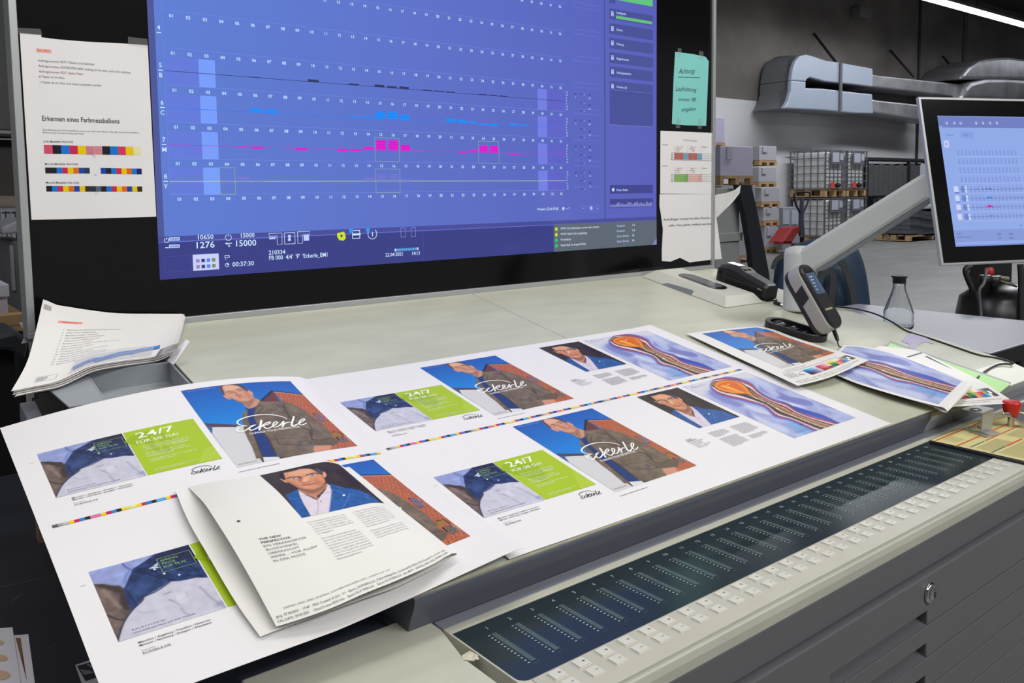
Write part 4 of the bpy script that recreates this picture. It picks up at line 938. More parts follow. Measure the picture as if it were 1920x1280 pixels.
# ---- chart proof underneath, at the far right
T_ = dh([(1610, 664, .0165), (1650, 648, .0165)]); R_2 = dh([(1650, 648, .0165), (1716, 656, .017), (1747.5, 669, .018), (1837.5, 712.5, .020), (1864, 729, .021), (1904, 755, .022)])
B_2 = dh([(1768, 764, .010), (1800, 761.5, .012), (1850, 758.5, .017), (1904, 755, .022)]); L_ = dh([(1610, 664, .0165), (1690, 715, .0120), (1768, 764, .010)])
P = Paper(coons(T_, B_2, L_, R_2, .225, .330)); P.base(0, .225, 0, .330, 26, 36, .0003, CR)
chart(P, .040, .262, .170, .036, 0); P.rect(.120, .080, .10, .004, (60, 60, 110)); P.rect(.110, .084, .006, .10, (190, 190, 196))
P.poly([(.205, .10), (.214, .10), (.209, .17)], (56, 56, 110))
P.text('gmg 07.04.2021 \u00b7 17:47 \u00b7 PSO Coated v3 (51) \u00b7 Epson_SCP7000-LLK_720x1440dpi10k', .03, .3120, .0034, kk, width=.175); P.text('CAL DATE: 29.03.2021  UltraChrome HDX Inks', .03, .3195, .0034, kk, width=.13)
tag(P.mb.build('proof_print', M_PROOF, fixn=False), 'proof print with colour patches half hidden under the folded brush-shape print', 'proof print', 'proof prints')
# ---- folded proof with the layered brush shape
T_ = dh([(1550, 695, .005), (1562, 668, .006), (1582, 647, .008)]); R_2 = dh([(1582, 647, .008), (1616, 648.5, .020), (1660, 657, .030), (1700, 669, .030), (1750, 689, .029), (1790, 706, .031), (1815, 717, .033)])
B_2 = dh([(1768, 763.5, .018), (1785, 747, .030), (1815, 717, .033)]); L_ = dh([(1550, 695, .005), (1600, 716, .010), (1635, 727.5, .013), (1691, 744, .015), (1747.5, 759, .016), (1768, 763.5, .018)])
S_b = coons(T_, B_2, L_, R_2, .215, .262); P = Paper(S_b); P.base(0, .215, 0, .262, 30, 36, .0003, (.86, .85, .85))
ap = ART_PAD[int(ART_PAD.shape[0] * .30):]; P.tile(ap, .008, .008, .197, .242)
P.para(.020, .225, .046, 2, .004, .0009, (120, 126, 170), .8, 7)
fp = thing('folded_proof', 'folded proof print showing brush shape on pale blue, at the right of the desk', 'proof print', dk(1.2, .15, .03))
P.mb.build('upper_flap', M_PROOF, fp, fixn=False)
mb = MB(); e0 = resamp(B_2, 16); dirv = unit(desk(1815, 717, .03) - desk(1790, 706, .03))
gr = np.stack([e0 + np.array([0, 0, -.0022]) * (1 - math.cos(q)) * 2 + dirv * .010 * math.sin(q) for q in np.linspace(0, math.pi, 9)] + [e0 - dirv * .02 - np.array([0, 0, .0090])])
mb.surf(gr, 0, (.84, .83, .80)); mb.build('rounded_fold', M_PROOF, fp, fixn=False)
q0 = [S_b(np.array(a), np.array(b)) - ND * .0045 for a, b in ((.001, .004), (.213, .004), (.213, .255), (.001, .255))]
P = Paper(coons([q0[0], q0[1]], [q0[3], q0[2]], [q0[0], q0[3]], [q0[1], q0[2]], 1, 1)); P.base(0, 1, 0, 1, 6, 6, .0003, (.84, .83, .80)); P.mb.build('lower_flap', M_PROOF, fp, fixn=False)
# ---- green card on a grey pad
mb = MB(); q = [desk(1640, 652, .0), desk(1669, 645, .0), desk(1895, 722, .002), desk(1862, 740, .002)]
padg = [(1.340, .300), (1.415, .360), (1.470, .012), (1.330, -.020)]
q = [dk(1.235, .335, .0002), dk(1.425, .375, .0002), dk(1.436, .030, .0002), dk(1.300, .010, .0002)]
q = [desk(1630, 690, .0002), desk(1668, 648, .0002), desk(1893, 727, .0002), desk(1862, 752, .0002)]
mb.hexa(q[::-1], [k + ND * .0130 for k in q][::-1]); tag(mb.build('grey_folder', pm('folder_grey', (150, 152, 156), .5), bevel=.001), 'thick grey folder under the light green card at the desk end', 'folder')
mb = MB(); q = [desk(1633, 690, .0135), desk(1669, 643.5, .0135), desk(1895, 720, .0135), desk(1862, 746, .0135)]
mb.hexa(q[::-1], [k + ND * .0008 for k in q][::-1]); tag(mb.build('green_card', pm('green_card', (176, 226, 150), .6), bevel=0), 'light green card sheet on the grey folder', 'card')
# ---------------------------------------------------------------- notices on the wall screen's bezel
YN = .9825
def nq(px, py, Y=YN): p = ay(px, py, Y); return float(p[0]), float(-p[2])
def notice(outline, Y=YN, col=(.83, .82, .83)):
    N = Paper(flat_S((0, Y, 0), (1, 0, 0), (0, 0, -1)))
    o = [nq(*p, Y) for p in outline]
    c = np.array([(x, Y, -z) for x, z in o]); n = len(c)
    N.mb.add(np.r_[c, c + (0, .0006, 0)], [list(range(n)), list(range(n, 2 * n))[::-1]] + [[i, n + i, n + (i + 1) % n, (i + 1) % n] for i in range(n)], 0, col)
    return N
def ntext(N, t, p0, p1, size, col, Y=YN, off=0., shear=0., al='l'):
    a = nq(*p0, Y); b = nq(*p1, Y); rot = -math.atan2(b[1] - a[1], b[0] - a[0])
    N.text(t, a[0], a[1], size, col, off=off, shear=shear, width=math.hypot(b[0] - a[0], b[1] - a[1]), rot=rot, lift=.0004)
N = notice([(37, 62), (77, 65.5), (78, 70), (110, 74), (160, 78), (240, 82), (277, 85), (277.5, 95), (285, 250), (293, 406), (180, 409.5), (59, 412), (48, 240)])
G1 = (120, 120, 124)
ntext(N, 'Zur Info!!!', (69, 96), (94, 97.5), .0048, (226, 120, 104), off=.02)
N.rect(nq(68, 90)[0], nq(68, 91)[1], .024, .0062, (240, 190, 180), .0002)
for t, a, b, c in (('Auftragsnummer FETT: Platten sind belichtet', (71, 115), (177, 122.5), G1), ('Auftragsnummer UNTERSTRICHEN: Auftrag ist frei aber noch nicht belichtet', (72, 125), (245, 138), G1), ('Auftragsnummer ROT: Keine Daten', (73, 135.5), (156, 140.5), (150, 110, 110)),
                   ('#: Papier ist im Haus', (73, 145), (121, 148), G1), ('v: Papier ist im Haus und muss vorgesetzt werden', (74, 155.5), (190, 162), G1)): ntext(N, t, a, b, .0040, c)
ntext(N, 'Erkennen eines Farbmessbalkens', (78.5, 226), (224, 231.5), .0088, (40, 40, 44), off=.006)
ntext(N, 'Zum Erkennen des Farbmessbalkens schauen wir die in der Mitte an. Hier gibt es gut unterscheidbare', (79.5, 244.5), (261, 250), .0028, G1); ntext(N, 'Elemente (das Dreieck markiert die Mitte).', (80, 249.5), (158, 252), .0028, G1)
for t, a, b in (('CS-4i (Messfelder 4mm hoch)', (81, 267), (137, 267.5)), ('Micro-6i (Messfelder 4mm hoch)', (84, 309), (146, 309)), ('Micro-8i (Messfelder 4mm hoch)', (86, 344), (148, 344))): ntext(N, t, a, b, .0036, (90, 90, 94), off=.006)
def swatches(x0, y0, x1, y1, hh, cols):
    n = len(cols); a = nq(x0, y0); b = nq(x1, y1)
    h = nq(x0, y0 + hh)[1] - a[1]
    for i, c in enumerate(cols):
        t0, t1 = i / n, (i + 1) / n; u_, v_ = a[0] + (b[0] - a[0]) * t0, a[1] + (b[1] - a[1]) * t0; u2, v2 = a[0] + (b[0] - a[0]) * t1, a[1] + (b[1] - a[1]) * t1
        if c: N.poly([(u_, v_), (u2, v2), (u2, v2 + h), (u_, v_ + h)], c, .0003)
K, Cc_, Mg, Ye, Or, Bl = (30, 32, 38), (20, 120, 214), (206, 40, 84), (240, 206, 0), (224, 110, 30), (24, 72, 170)
swatches(82, 271.5, 264, 275.5, 16.5, [(216, 80, 110), K, Cc_, Mg, Ye, (226, 170, 180), (230, 180, 190), K, Cc_, (214, 60, 100), Ye, (236, 230, 180)])
for i in range(7): N.rect(nq(162, 275)[0] + i * .0018, nq(162, 274.5)[1], .0008, .0150, (200, 60, 90), .0005)
for i in range(7): N.rect(nq(176.5, 275)[0], nq(176.5, 275)[1] + i * .0021, .0125, .0008, (200, 60, 90), .0005)
swatches(84.5, 314, 168, 314.5, 11, [K, K, Cc_, Mg, Ye, Or, Bl, (40, 60, 90)]); swatches(188.5, 314.5, 265.5, 316, 11, [Bl, K, Cc_, Mg, Ye, Or, Cc_, (36, 34, 100)])
swatches(86.5, 348.5, 266.5, 349.5, 10.5, [K, Cc_, Mg, Ye, Or, Bl, Ye, (60, 50, 40), (40, 50, 80), (90, 100, 120), K, Cc_, Mg, Ye, Or, Bl, Ye, (60, 46, 30)])
for px, py in ((177, 292), (179, 327), (181, 361)): c = nq(px, py); N.line([(c[0] - .0022, c[1] + .002), (c[0], c[1] - .002), (c[0] + .0022, c[1] + .002), (c[0] - .0022, c[1] + .002)], .0004, G1)
nt_ = thing('taped_notice', 'white A4 notice with printed colour bars taped on the bezel left of the display', 'notice', (-.2, .982, 1.5))
M_TAPE = film('clear_tape', .10, (190, 190, 190), .3)
N.mb.build('sheet', M_PAPER, nt_, fixn=False)
for o_ in ([(28, 52), (76, 54), (79, 66), (36, 64)], [(240, 69), (276, 73), (278, 90), (240, 84)]):
    c = np.array([ay(*p, YN - .0006) for p in o_]); mb = MB(); mb.hexa(c[::-1], (c - (0, .0003, 0))[::-1]); mb.build('tape', M_TAPE, nt_)
# turquoise handwritten note
N = notice([(1266, 97), (1300, 101.5), (1323, 106.5), (1329, 115), (1324, 236), (1290, 235), (1260, 232.5), (1263, 150)], col=lin((134, 210, 204)))
for t, a, b, s_ in (('Achtung:', (1272, 138), (1304, 137), .0150), ('Laufrichtung', (1266, 170), (1306, 172), .0130), ('immer SB', (1271, 189), (1305, 190), .0110), ('eingeben', (1277, 209), (1305, 207), .0120)):
    ntext(N, t, a, b, s_, (24, 26, 40), shear=.45, off=-.004)
N.line([nq(1271, 144.5), nq(1312, 145.5)], .0012, (24, 26, 40), .0005)
nn_ = thing('handwritten_note', 'turquoise paper note with black handwriting stuck on the right bezel', 'note', (1.4, .982, 1.6)); N.mb.build('sheet', M_PAPER, nn_, fixn=False)
for o_ in ([(1271, 90), (1278, 91), (1277, 108), (1270, 107)], [(1311, 95), (1319, 97), (1318, 112), (1310, 110)], [(1268, 222), (1276, 223), (1275, 240), (1267, 240)], [(1309, 222), (1317, 223), (1315, 242), (1308, 241)]):
    c = np.array([ay(*p, YN - .0006) for p in o_]); mb = MB(); mb.hexa(c[::-1], (c - (0, .0003, 0))[::-1]); mb.build('tape', M_TAPE, nn_)
# table page and the page hanging under it
N = notice([(1238.5, 245), (1334.5, 249), (1337.5, 364), (1238, 363)], YN - .0008)
YP = YN - .0008
def cellrow(x0, x1, y0, y1, cols):
    n = len(cols); a, b = nq(x0, y0, YP), nq(x1, y1, YP)
    for i, c in enumerate(cols): N.rect(a[0] + (b[0] - a[0]) * i / n, a[1], (b[0] - a[0]) / n * .97, b[1] - a[1], c, .0003)
for k, (y0, cs) in enumerate(((286, [(190, 110, 104), (190, 110, 104), (120, 176, 200), (190, 110, 104), (190, 110, 104), (120, 176, 200), (226, 226, 228), (226, 226, 228)]), (326, [(140, 190, 110), (140, 190, 110), (130, 180, 104), (232, 190, 180), (232, 190, 180), (226, 176, 170), (226, 226, 228), (226, 226, 228)]))):
    cellrow(1264, 1333, y0, y0 + 14.5, cs)
    for i in range(4): N.rect(nq(1258, y0, YP)[0], nq(1258, y0, YP)[1] + i * .0072, nq(1334, y0, YP)[0] - nq(1258, y0, YP)[0], .0006, (110, 100, 104), .0004)
    for i, x in enumerate((1264, 1289, 1314)): N.rect(nq(x, y0 - 14, YP)[0], nq(x, y0 - 14, YP)[1], .0005, nq(x, y0 + 15, YP)[1] - nq(x, y0 - 14, YP)[1], (140, 136, 140), .0004)
    for x, t, c in ((1268, 'Fogra 39', (214, 120, 116)), (1294, 'Fogra 51', (214, 120, 116)), (1316, 'Toleranz +/-', (120, 120, 126))): N.text(t, *nq(x, y0 - 9.5, YP), .0042, c, lift=.0004, width=.028)
    for x, t in ((1266, 'gestrichen'), (1292, 'ungestrichen'), (1268, 'CMYK'), (1297, 'CMYK')): N.text(t, *nq(x, y0 - (6.0 if 'g' in t else 2), YP), .0036, (130, 130, 136), lift=.0004, width=.026 if 'g' in t else .014)
    N.text(('alte Norm', 'neue Norm')[k], *nq(1241.5, y0 - 14, YP), .0042, (120, 120, 126), lift=.0004, width=.024)
    for i, t in enumerate(('25%', '40%', '80%')): N.text(t, nq(1258, y0, YP)[0], nq(1258, y0 + 4.2 + i * 4.6, YP)[1], .0036, (110, 110, 116), lift=.0004)
N.text('TWZ (% B)  Alle Raster', *nq(1281, 264, YP), .0044, (130, 130, 136), lift=.0004, width=.066)
tag(N.mb.build('table_notice', M_PAPER, fixn=False), 'white notice with small red and green table below the turquoise note', 'notice', 'white notices on the right bezel')
N = notice([(1237, 364), (1337, 364), (1345, 420), (1353.5, 485), (1318, 488.5), (1293, 492), (1275, 483), (1257, 490.5), (1241, 489), (1241, 470), (1243, 430), (1239, 400), (1236.5, 385)], YN - .0004)
ntext(N, 'Anlaufb\u00f6gen m\u00fcssen bei allen Paletten, die', (1243.5, 413.5), (1339.5, 409.5), .0066, (52, 52, 58), off=.004); ntext(N, 'au\u00dfer Haus gehen, entfernt werden!', (1253, 424.5), (1334, 421), .0066, (52, 52, 58), off=.004)
tag(N.mb.build('text_notice', M_PAPER, fixn=False), 'white notice with two lines of black text hanging below the table notice', 'notice', 'white notices on the right bezel')
# ---------------------------------------------------------------- paper stack leaning on the left end, tray and side rail
stk = thing('paper_pile', 'curled pile of white typed sheets leaning on the screen above the grey tray', 'paper pile', dk(-.2, .8, .03))
def pileS(dz, dx=0.0, dy=0.0):
    o = np.array([dx, dy, -dz])
    top = [ay(81, 561, .952) + o, ay(104, 571, .953) + o, ay(123, 574, .955) + o, ay(160, 580, .958) + o, ay(220, 587, .962) + o, ay(300, 588, .966) + o, ay(342, 588, .968) + o]
    bot = [ay(21, 733, .700) + o, ay(60, 725, .708) + o, ay(104, 716, .716) + o, ay(140, 700, .730) + o, ay(172, 686, .745) + o, ay(230, 676, .765) + o, ay(290, 668, .785) + o, ay(322, 652, .80) + o]
    lef = [top[0], ay(66, 625, .87) + o, ay(50, 680, .79) + o, bot[0]]
    rig = [top[-1], ay(334, 620, .90) + o, ay(326, 645, .83) + o, bot[-1]]
    return coons(top, bot, lef, rig, .297, .21)
for i in range(7):
    P = Paper(pileS(.0016 * i, (0, .004, .003, .006, .002, .005, .004)[i], (0, .001, .004, .002, .003, 0, .002)[i])); P.base(0, .297, 0, .21, 26, 22, .0003, (.82, .80, .79) if i else (.83, .82, .80))
    if i == 0:
        for k, t in enumerate(('Abstimmen einer Maschine am Druckbogens Ausdrucken', 'Nullen Stellen (Wagenraten)', 'Blockierer Anlegen unten links', 'Offen liegengebliebenem Kontrollbogen', 'Wiederholen: im Winkel gestrichen', 'Passkreuz suchen nach machen', 'Platten Seiten nach machen Ausrichten, dann Steuerung', 'Daten Auftragsnummer und Zeit', 'Trockenpuder bei 85', 'Maschine am Computer auf Wert (z.B. Type 85)', 'Sauberkeit pr\u00fcfen sonst Reinigen', 'Farben auf oben einen am Druckmaschinenstand', 'Nachlaufen ruft die Anlage bearbeiten m\u00fcssen, so wie stets und richtig immer halten', 'Ergebnis schlie\u00dfen')):
            P.text('%d.   %s' % (k + 1, t), .050 - .0006 * k, .058 + k * .0070, .0027, (120, 118, 118), width=min(.0022 * len(t) + .008, .20))
        P.text('Maschineninfos:', .046, .0400, .0034, (200, 90, 84)); P.rect(.038, .0355, .048, .0052, (246, 160, 150), .0003)
        P.frame(.030, .182, .034, .016, .0005, (150, 148, 150)); P.para(.032, .185, .018, 4, .003, .001, (150, 148, 150), .7, 3); P.rect(.004, .008, .016, .010, (176, 170, 168), .0004)
    P.mb.build('sheet', M_PAPER, stk, fixn=False)
P = Paper(pileS(.0135, .006, .006)); P.base(.100, .297, -.003, .10, 16, 8, .0003, (.80, .78, .72)); P.mb.build('sheet', M_PAPER, stk, 'cream back sheet with dark text line', fixn=False)
mb = MB()                                                         # crumpled clear sleeve and paper ends at the lower right of the pile
rr = np.random.RandomState(5)
base_ = [(300, 668, .015), (345, 655, .015), (355, 640, .022), (349, 638, .035), (335, 650, .030), (320, 655, .028)]
for k in range(3):
    q = [desk(288 + 7 * k, 672 - 2 * k, .022 + .003 * k), desk(320 + 6 * k, 660 - 3 * k, .022), desk(325 + 5 * k, 645 - k * 1.2, .045 + .002 * k), desk(300 + 6 * k, 655 - k, .040)]
    mb.hexa(q, [p + (.0003, -.0004, .0004) for p in q], 0, (.80, .79, .84))
mb.build('crumpled_corner', M_PAPER, stk)
mb = MB(); q = [desk(314, 676, .012), desk(325, 684, .012), desk(356, 640, .040), desk(349, 636, .045)]; mb.hexa(q, [p + ND * .0005 for p in q], 0, (.82, .82, .88)); mb.build('loose_strip', M_PAPER, stk)
sl = thing('plastic_sleeve', 'clear plastic sleeve with bright blue printed bands across the typed pile', 'sleeve', dk(-.15, .78, .04))
P = Paper(pileS(-.0030)); P.base(.090, .250, .150, .205, 26, 10, .0003); P.mb.build('clear_film', film('clear_film', .22, (214, 218, 232), .15), sl, fixn=False)
P = Paper(pileS(-.0015)); bb = (52, 128, 214)
for l, w_ in (([(.092, .184), (.120, .178), (.146, .180)], .0150), ([(.136, .188), (.162, .176), (.190, .166), (.212, .168)], .0190), ([(.205, .166), (.230, .158), (.262, .155)], .0170)): P.line(l, w_, bb, .0002, 5)
for u_, v_ in ((.126, .177), (.186, .171), (.196, .168), (.177, .175)): P.disc(u_, v_, .0014, (226, 234, 246), .0008)
for i in range(6): P.rect(.228 + i * .006, .1545, .0018, .0030, (226, 234, 246), .0008)
P.mb.build('blue_print', M_PAPER, sl, fixn=False)
M_TRAY = pm('tray_grey', (150, 156, 162), .45, var=.08, scale=12)
tr = thing('side_tray', 'open grey metal tray hooked on the left end of the desk plate', 'tray', dk(-.18, .72, 0))
mb = MB(); x0, x1, s0, s1 = -.232, -.098, .640, .800
th = .003
mb.hexa([dk(x0, s0, -.034), dk(x1, s0, -.034), dk(x1, s1, -.034), dk(x0, s1, -.034)], [dk(x0, s0, -.031), dk(x1, s0, -.031), dk(x1, s1, -.031), dk(x0, s1, -.031)])
for a, b, c, d in ((x0, x0 + th, s0, s1), (x1 - th, x1, s0, s1), (x0, x1, s1 - th, s1)): slab_ = mb.hexa([dk(a, c, -.034), dk(b, c, -.034), dk(b, d, -.034), dk(a, d, -.034)], [dk(a, c, .004), dk(b, c, .004), dk(b, d, .004), dk(a, d, .004)])
mb.hexa([dk(x0, s0, -.034), dk(x1, s0, -.034), dk(x1, s0 + th, -.034), dk(x0, s0 + th, -.034)], [dk(x0, s0, -.006), dk(x1, s0, -.006), dk(x1, s0 + th, -.006), dk(x0, s0 + th, -.006)])
mb.build('tray_box', M_TRAY, tr, bevel=.0008)
mb = MB(); zz = [desk(130, 701, .004), desk(170, 695, .004), desk(208, 752, .004), desk(190, 755, .004), desk(177, 738, .004), desk(157, 749, .004)]
zz = [dk(-.300, .790, .004), dk(-.232, .800, .004), dk(-.232, .640, .004), dk(-.246, .640, .004), dk(-.246, .672, .004), dk(-.281, .672, .004)]
mb.hexa([p - ND * .003 for p in zz][::-1], zz[::-1]); mb.hexa([dk(-.249, .640, -.05), dk(-.246, .640, -.05), dk(-.246, .672, -.05), dk(-.249, .672, -.05)], [dk(-.249, .640, .002), dk(-.246, .640, .002), dk(-.246, .672, .002), dk(-.249, .672, .002)])
mb.build('hook_flange', M_TRAY, tr, bevel=.0008)
mb = MB(); mb.hexa([dk(-.228, .646, -.0305), dk(-.102, .646, -.0305), dk(-.102, .672, -.0305), dk(-.228, .672, -.0305)], [dk(-.228, .646, -.009), dk(-.102, .646, -.009), dk(-.102, .672, -.009), dk(-.228, .672, -.009)])
mb.build('cork_liner', pm('liner', (196, 190, 166), .7, var=.2, scale=120), tr, 'pale liner strip')
mb = MB()
mb.hexa([dk(-.322, .52, -.075), dk(-.300, .52, -.075), dk(-.300, .83, -.075), dk(-.322, .83, -.075)], [dk(-.322, .52, -.045), dk(-.300, .52, -.045), dk(-.300, .83, -.045), dk(-.322, .83, -.045)])
mb.build('side_rail', M_RAIL, con, bevel=.002)
mb = MB(); slab(-.0985, -.0915, .10, .99, -.03, -.003); mb.build('plate_side_rail', M_RAIL, con, bevel=.001)
mb = MB(); slab(-.288, -.0990, .60, 1.0, -.115, -.085); mb.build('side_shelf', M_DARK, con)
# ---------------------------------------------------------------- measuring devices and other things on the right of the plate
M_LG = pm('device_light_grey', (196, 197, 186), .5, var=.03, scale=20)
M_LGS = pm('device_side_grey', (168, 172, 172), .5, var=.03, scale=20)
M_BLK = pm('device_black', (34, 34, 37), .42, var=.06, scale=60, bump=.1, bscale=1500)
M_BLKG = pm('gloss_black', (18, 18, 20), .15, var=.02)
M_SIL = pm('device_silver', (176, 174, 170), .4, .25, var=.05, scale=160)
M_WHITE = pm('white_mark', (222, 222, 220), .5, var=.0)
def pt(px, py, D): return CAM + ray(px, py) * D
def loft(mb, rings, m=0, col=(1, 1, 1), smooth=True, caps=True):
    n = len(rings[0]); V = np.concatenate([np.array(r, float) for r in rings])
    mb.add(V, [[i * n + j, i * n + (j + 1) % n, (i + 1) * n + (j + 1) % n, (i + 1) * n + j] for i in range(len(rings) - 1) for j in range(n)], m, col, smooth)
    if caps: mb.add(rings[0], [list(range(n))[::-1]], m, col); mb.add(rings[-1], [list(range(n))], m, col)
def rrect(L_, W_, r, n=5, r2=None):
    out = []
    for (cx0, cy0, a0, rr_) in ((L_ - (r2 or r), W_ / 2 - (r2 or r), 0, r2 or r), (r, W_ / 2 - r, 90, r), (r, -W_ / 2 + r, 180, r), (L_ - (r2 or r), -W_ / 2 + (r2 or r), 270, r2 or r)):
        for t in np.linspace(0, 90, n): a = math.radians(a0 + t); out.append((cx0 + rr_ * math.cos(a), cy0 + rr_ * math.sin(a)))
    return out
# charging cradle
cr = thing('charging_cradle', 'long light grey charging cradle with an empty black recess beside the screen', 'device cradle', desk(1320, 540))
p1, p2, p3 = desk(1203, 518, .001), desk(1360, 577, .001), desk(1432, 567, .001); p4 = p1 + (p3 - p2) * .95
t1, t2, t3, t4 = desk(1230, 506, .021), desk(1361, 555, .021), desk(1413, 549, .021), desk(1277, 502, .021)
mb = MB(); mb.hexa([p1, p2, p3, p4], [t1, t2, t3, t4]); mb.build('cradle_body', [M_LG], cr, bevel=.0015)
fn = unit(np.cross(p2 - p1, t1 - p1)); fn = fn if fn @ (CAM - p1) > 0 else -fn
def ff(a, b): return (p1 * (1 - a) + p2 * a) * (1 - b) + (t1 * (1 - a) + t2 * a) * b
q = [ff(.26, -.05), ff(.62, -.05), ff(.62, .52), ff(.34, .52)]
mb = MB(); mb.hexa([k - fn * .002 for k in q], [k + fn * .0006 for k in q]); mb.build('grip_notch', pm('notch_grey', (112, 118, 122), .5), cr)
eu_ = unit(t2 - t1); ev_ = unit(np.cross(ND, eu_)); W_ = (t4 - t1) @ ev_ if (t4 - t1) @ ev_ > 0 else -((t4 - t1) @ ev_)
if (t4 - t1) @ ev_ < 0: ev_ = -ev_
Ltop = np.linalg.norm(t2 - t1)
o_ = t1 + eu_ * Ltop * .20 + ev_ * W_ * .48 + ND * .0004
mb = MB(); rr_ = [o_ + eu_ * a + ev_ * b for a, b in rrect(Ltop * .60, W_ * .56, W_ * .26)]
mb.hexa(rr_, [k + ND * .0010 for k in rr_]); mb.build('recess', M_BLKG, cr)
mb = MB(); r2_ = [o_ + ND * .0011 + eu_ * a + ev_ * b for a, b in [(x + .018, y) for x, y in rrect(Ltop * .60 - .036, W_ * .40, W_ * .12)]]; mb.hexa(r2_, [k + ND * .0006 for k in r2_])
mb.build('recess_plate', pm('recess_grey', (84, 84, 90), .35), cr)
# densitometer
dn = thing('hand_densitometer', 'black boxy handheld measuring device with small keys behind the grey cradle', 'measuring device', desk(1395, 545))
A0 = desk(1341, 525, .012); B0 = desk(1433, 561, .006); e = unit(B0 - A0); L0 = np.linalg.norm(B0 - A0); sd = unit(np.cross(ND, e)); sd = sd if sd @ XD > 0 else -sd
def dsec(t, w0, w1, h, dz=0.0):
    c = A0 + e * L0 * t + ND * dz
    return [c + sd * w0, c + sd * w1, c + sd * w1 + ND * h * .80, c + sd * (w1 - .010) + ND * h, c + sd * (w0 + .010) + ND * h, c + sd * w0 + ND * h * .80]
mb = MB(); loft(mb, [dsec(0, .003, .062, .046), dsec(.04, 0, .066, .050), dsec(.20, 0, .068, .058), dsec(.42, 0, .068, .057), dsec(.56, 0, .062, .050), dsec(.95, 0, .056, .040), dsec(1, .003, .052, .037)], smooth=False)
mb.build('housing', M_BLK, dn, bevel=.003, seg=3)
mb = MB(); c0 = A0 + e * L0 * .5 - ND * .010; mb.obox(A0 + e * L0 * .80 - ND * .010 + sd * .004, e * L0 * .24, sd * .048, ND * .009, taper=.001); mb.build('foot', M_BLKG, dn, bevel=.001)
mb = MB(); mb.obox(A0 + e * L0 * .20 - sd * .0008 + ND * .006, e * L0 * .72, sd * .001, ND * .022); mb.build('side_panel', M_BLKG, dn)
mb = MB(); tq = [A0 + e * L0 * a + sd * b + ND * (.0592 + hh) for a, b, hh in ((.10, .018, -.002), (.34, .018, 0), (.34, .046, 0), (.10, .046, -.002))]; mb.hexa(tq, [k + ND * .0006 for k in tq]); mb.build('top_window', pm('lcd_grey', (120, 122, 116), .15), dn)
for a in (.37, .43):
    for b in (.018, .034):
        mb = MB(); mb.obox(A0 + e * L0 * a + sd * b + ND * .0562, e * .010, sd * .012, ND * .0022, taper=.001); mb.build('key', pm('key_olive', (126, 124, 100), .4), dn)
DL = Paper(lambda u, v: A0 + e * (L0 * .84 + u)[..., None] - sd * .0010 + ND * (.020 - v)[..., None]); DL.text('eGor', 0, .0, .0050, (214, 214, 214), off=.02, lift=.0)
DL.mb.build('lettering', M_PRINT, dn, fixn=False)
mb = MB(); mb.obox(A0 + e * L0 * .055 - sd * .0012 + ND * .012, e * .008, sd * .002, ND * .030); mb.build('slide_switch', M_BLKG, dn)
# spectrophotometer standing open on its base
sp = thing('spectrophotometer', 'silver and black handheld colour meter tilted up on its open black base', 'measuring device', desk(1485, 620))
H0 = desk(1524, 636, .010); Lb = desk(1424, 604, .010); db = unit(Lb - H0); db = unit(db - ND * (db @ ND)); LB = np.linalg.norm(Lb - H0) + .012; wd = unit(np.cross(db, ND)); wd = wd if wd @ XD > 0 else -wd
WB = .078
o_ = H0 + wd * WB / 2 - db * .012 - ND * .009
outer = rrect(LB, WB, .036, 6, .036); inner = [(.012 + x, y) for x, y in rrect(LB - .024, WB - .016, .030, 6, .030)]
mb = MB(); n = len(outer)
def lay(l, h): return [o_ + db * x + wd * y + ND * h for x, y in l]
V = lay(outer, 0) + lay(outer, .016) + lay(inner, .016) + lay(inner, .004)
mb.add(V, [[i, (i + 1) % n, n + (i + 1) % n, n + i] for i in range(n)] + [[n + i, n + (i + 1) % n, 2 * n + (i + 1) % n, 2 * n + i] for i in range(n)] + [[2 * n + i, 2 * n + (i + 1) % n, 3 * n + (i + 1) % n, 3 * n + i] for i in range(n)] + [list(range(3 * n, 4 * n)), list(range(n))[::-1]])
mb.build('base_frame', M_BLK, sp, bevel=.0008)
mb = MB()
for a, b, c_, d_ in ((.045, .006, -.020, .012), (.070, .020, -.012, .010), (.102, .014, -.024, .016), (.125, .010, -.006, .020)): mb.obox(o_ + db * a + wd * c_ + ND * .004, db * b, wd * d_ * 1.6, ND * .008)
mb.build('base_insert', pm('insert_grey', (70, 70, 72), .5), sp)
mb = MB(); mb.obox(o_ + db * .118 - wd * .024 + ND * .0045, db * .012, wd * .05, ND * .004); mb.obox(o_ + db * .086 - wd * .026 + ND * .0045, db * .006, wd * .044, ND * .006); mb.build('target_tile', M_WHITE, sp)
al = math.radians(47); be = db * math.cos(al) + ND * math.sin(al); bn = -db * math.sin(al) + ND * math.cos(al)
HB = o_ + ND * .014 + db * .006; BL_ = .172
def blay(l, h, dx=0.0): return [HB + be * (x + dx) + wd * y + bn * h for x, y in l]
mb = MB(); ro = rrect(BL_, WB, .028, 7, .036)
def sc_(l, k, c=BL_ / 2): return [(c + (x - c) * (1 - (1 - k) * WB / BL_), y * k) for x, y in l]
loft(mb, [blay(sc_(ro, .96), 0), blay(ro, .004), blay(ro, .011)]); mb.build('bottom_shell', M_BLK, sp, bevel=.0006)
mb = MB(); loft(mb, [blay(sc_(ro, .985), .0105), blay(sc_(ro, .985), .034), blay(sc_(ro, .95), .040)]); mb.build('silver_body', M_SIL, sp)
mb = MB(); q = [(.088, -1), (.125, -1), (.118, 1), (.080, 1)]
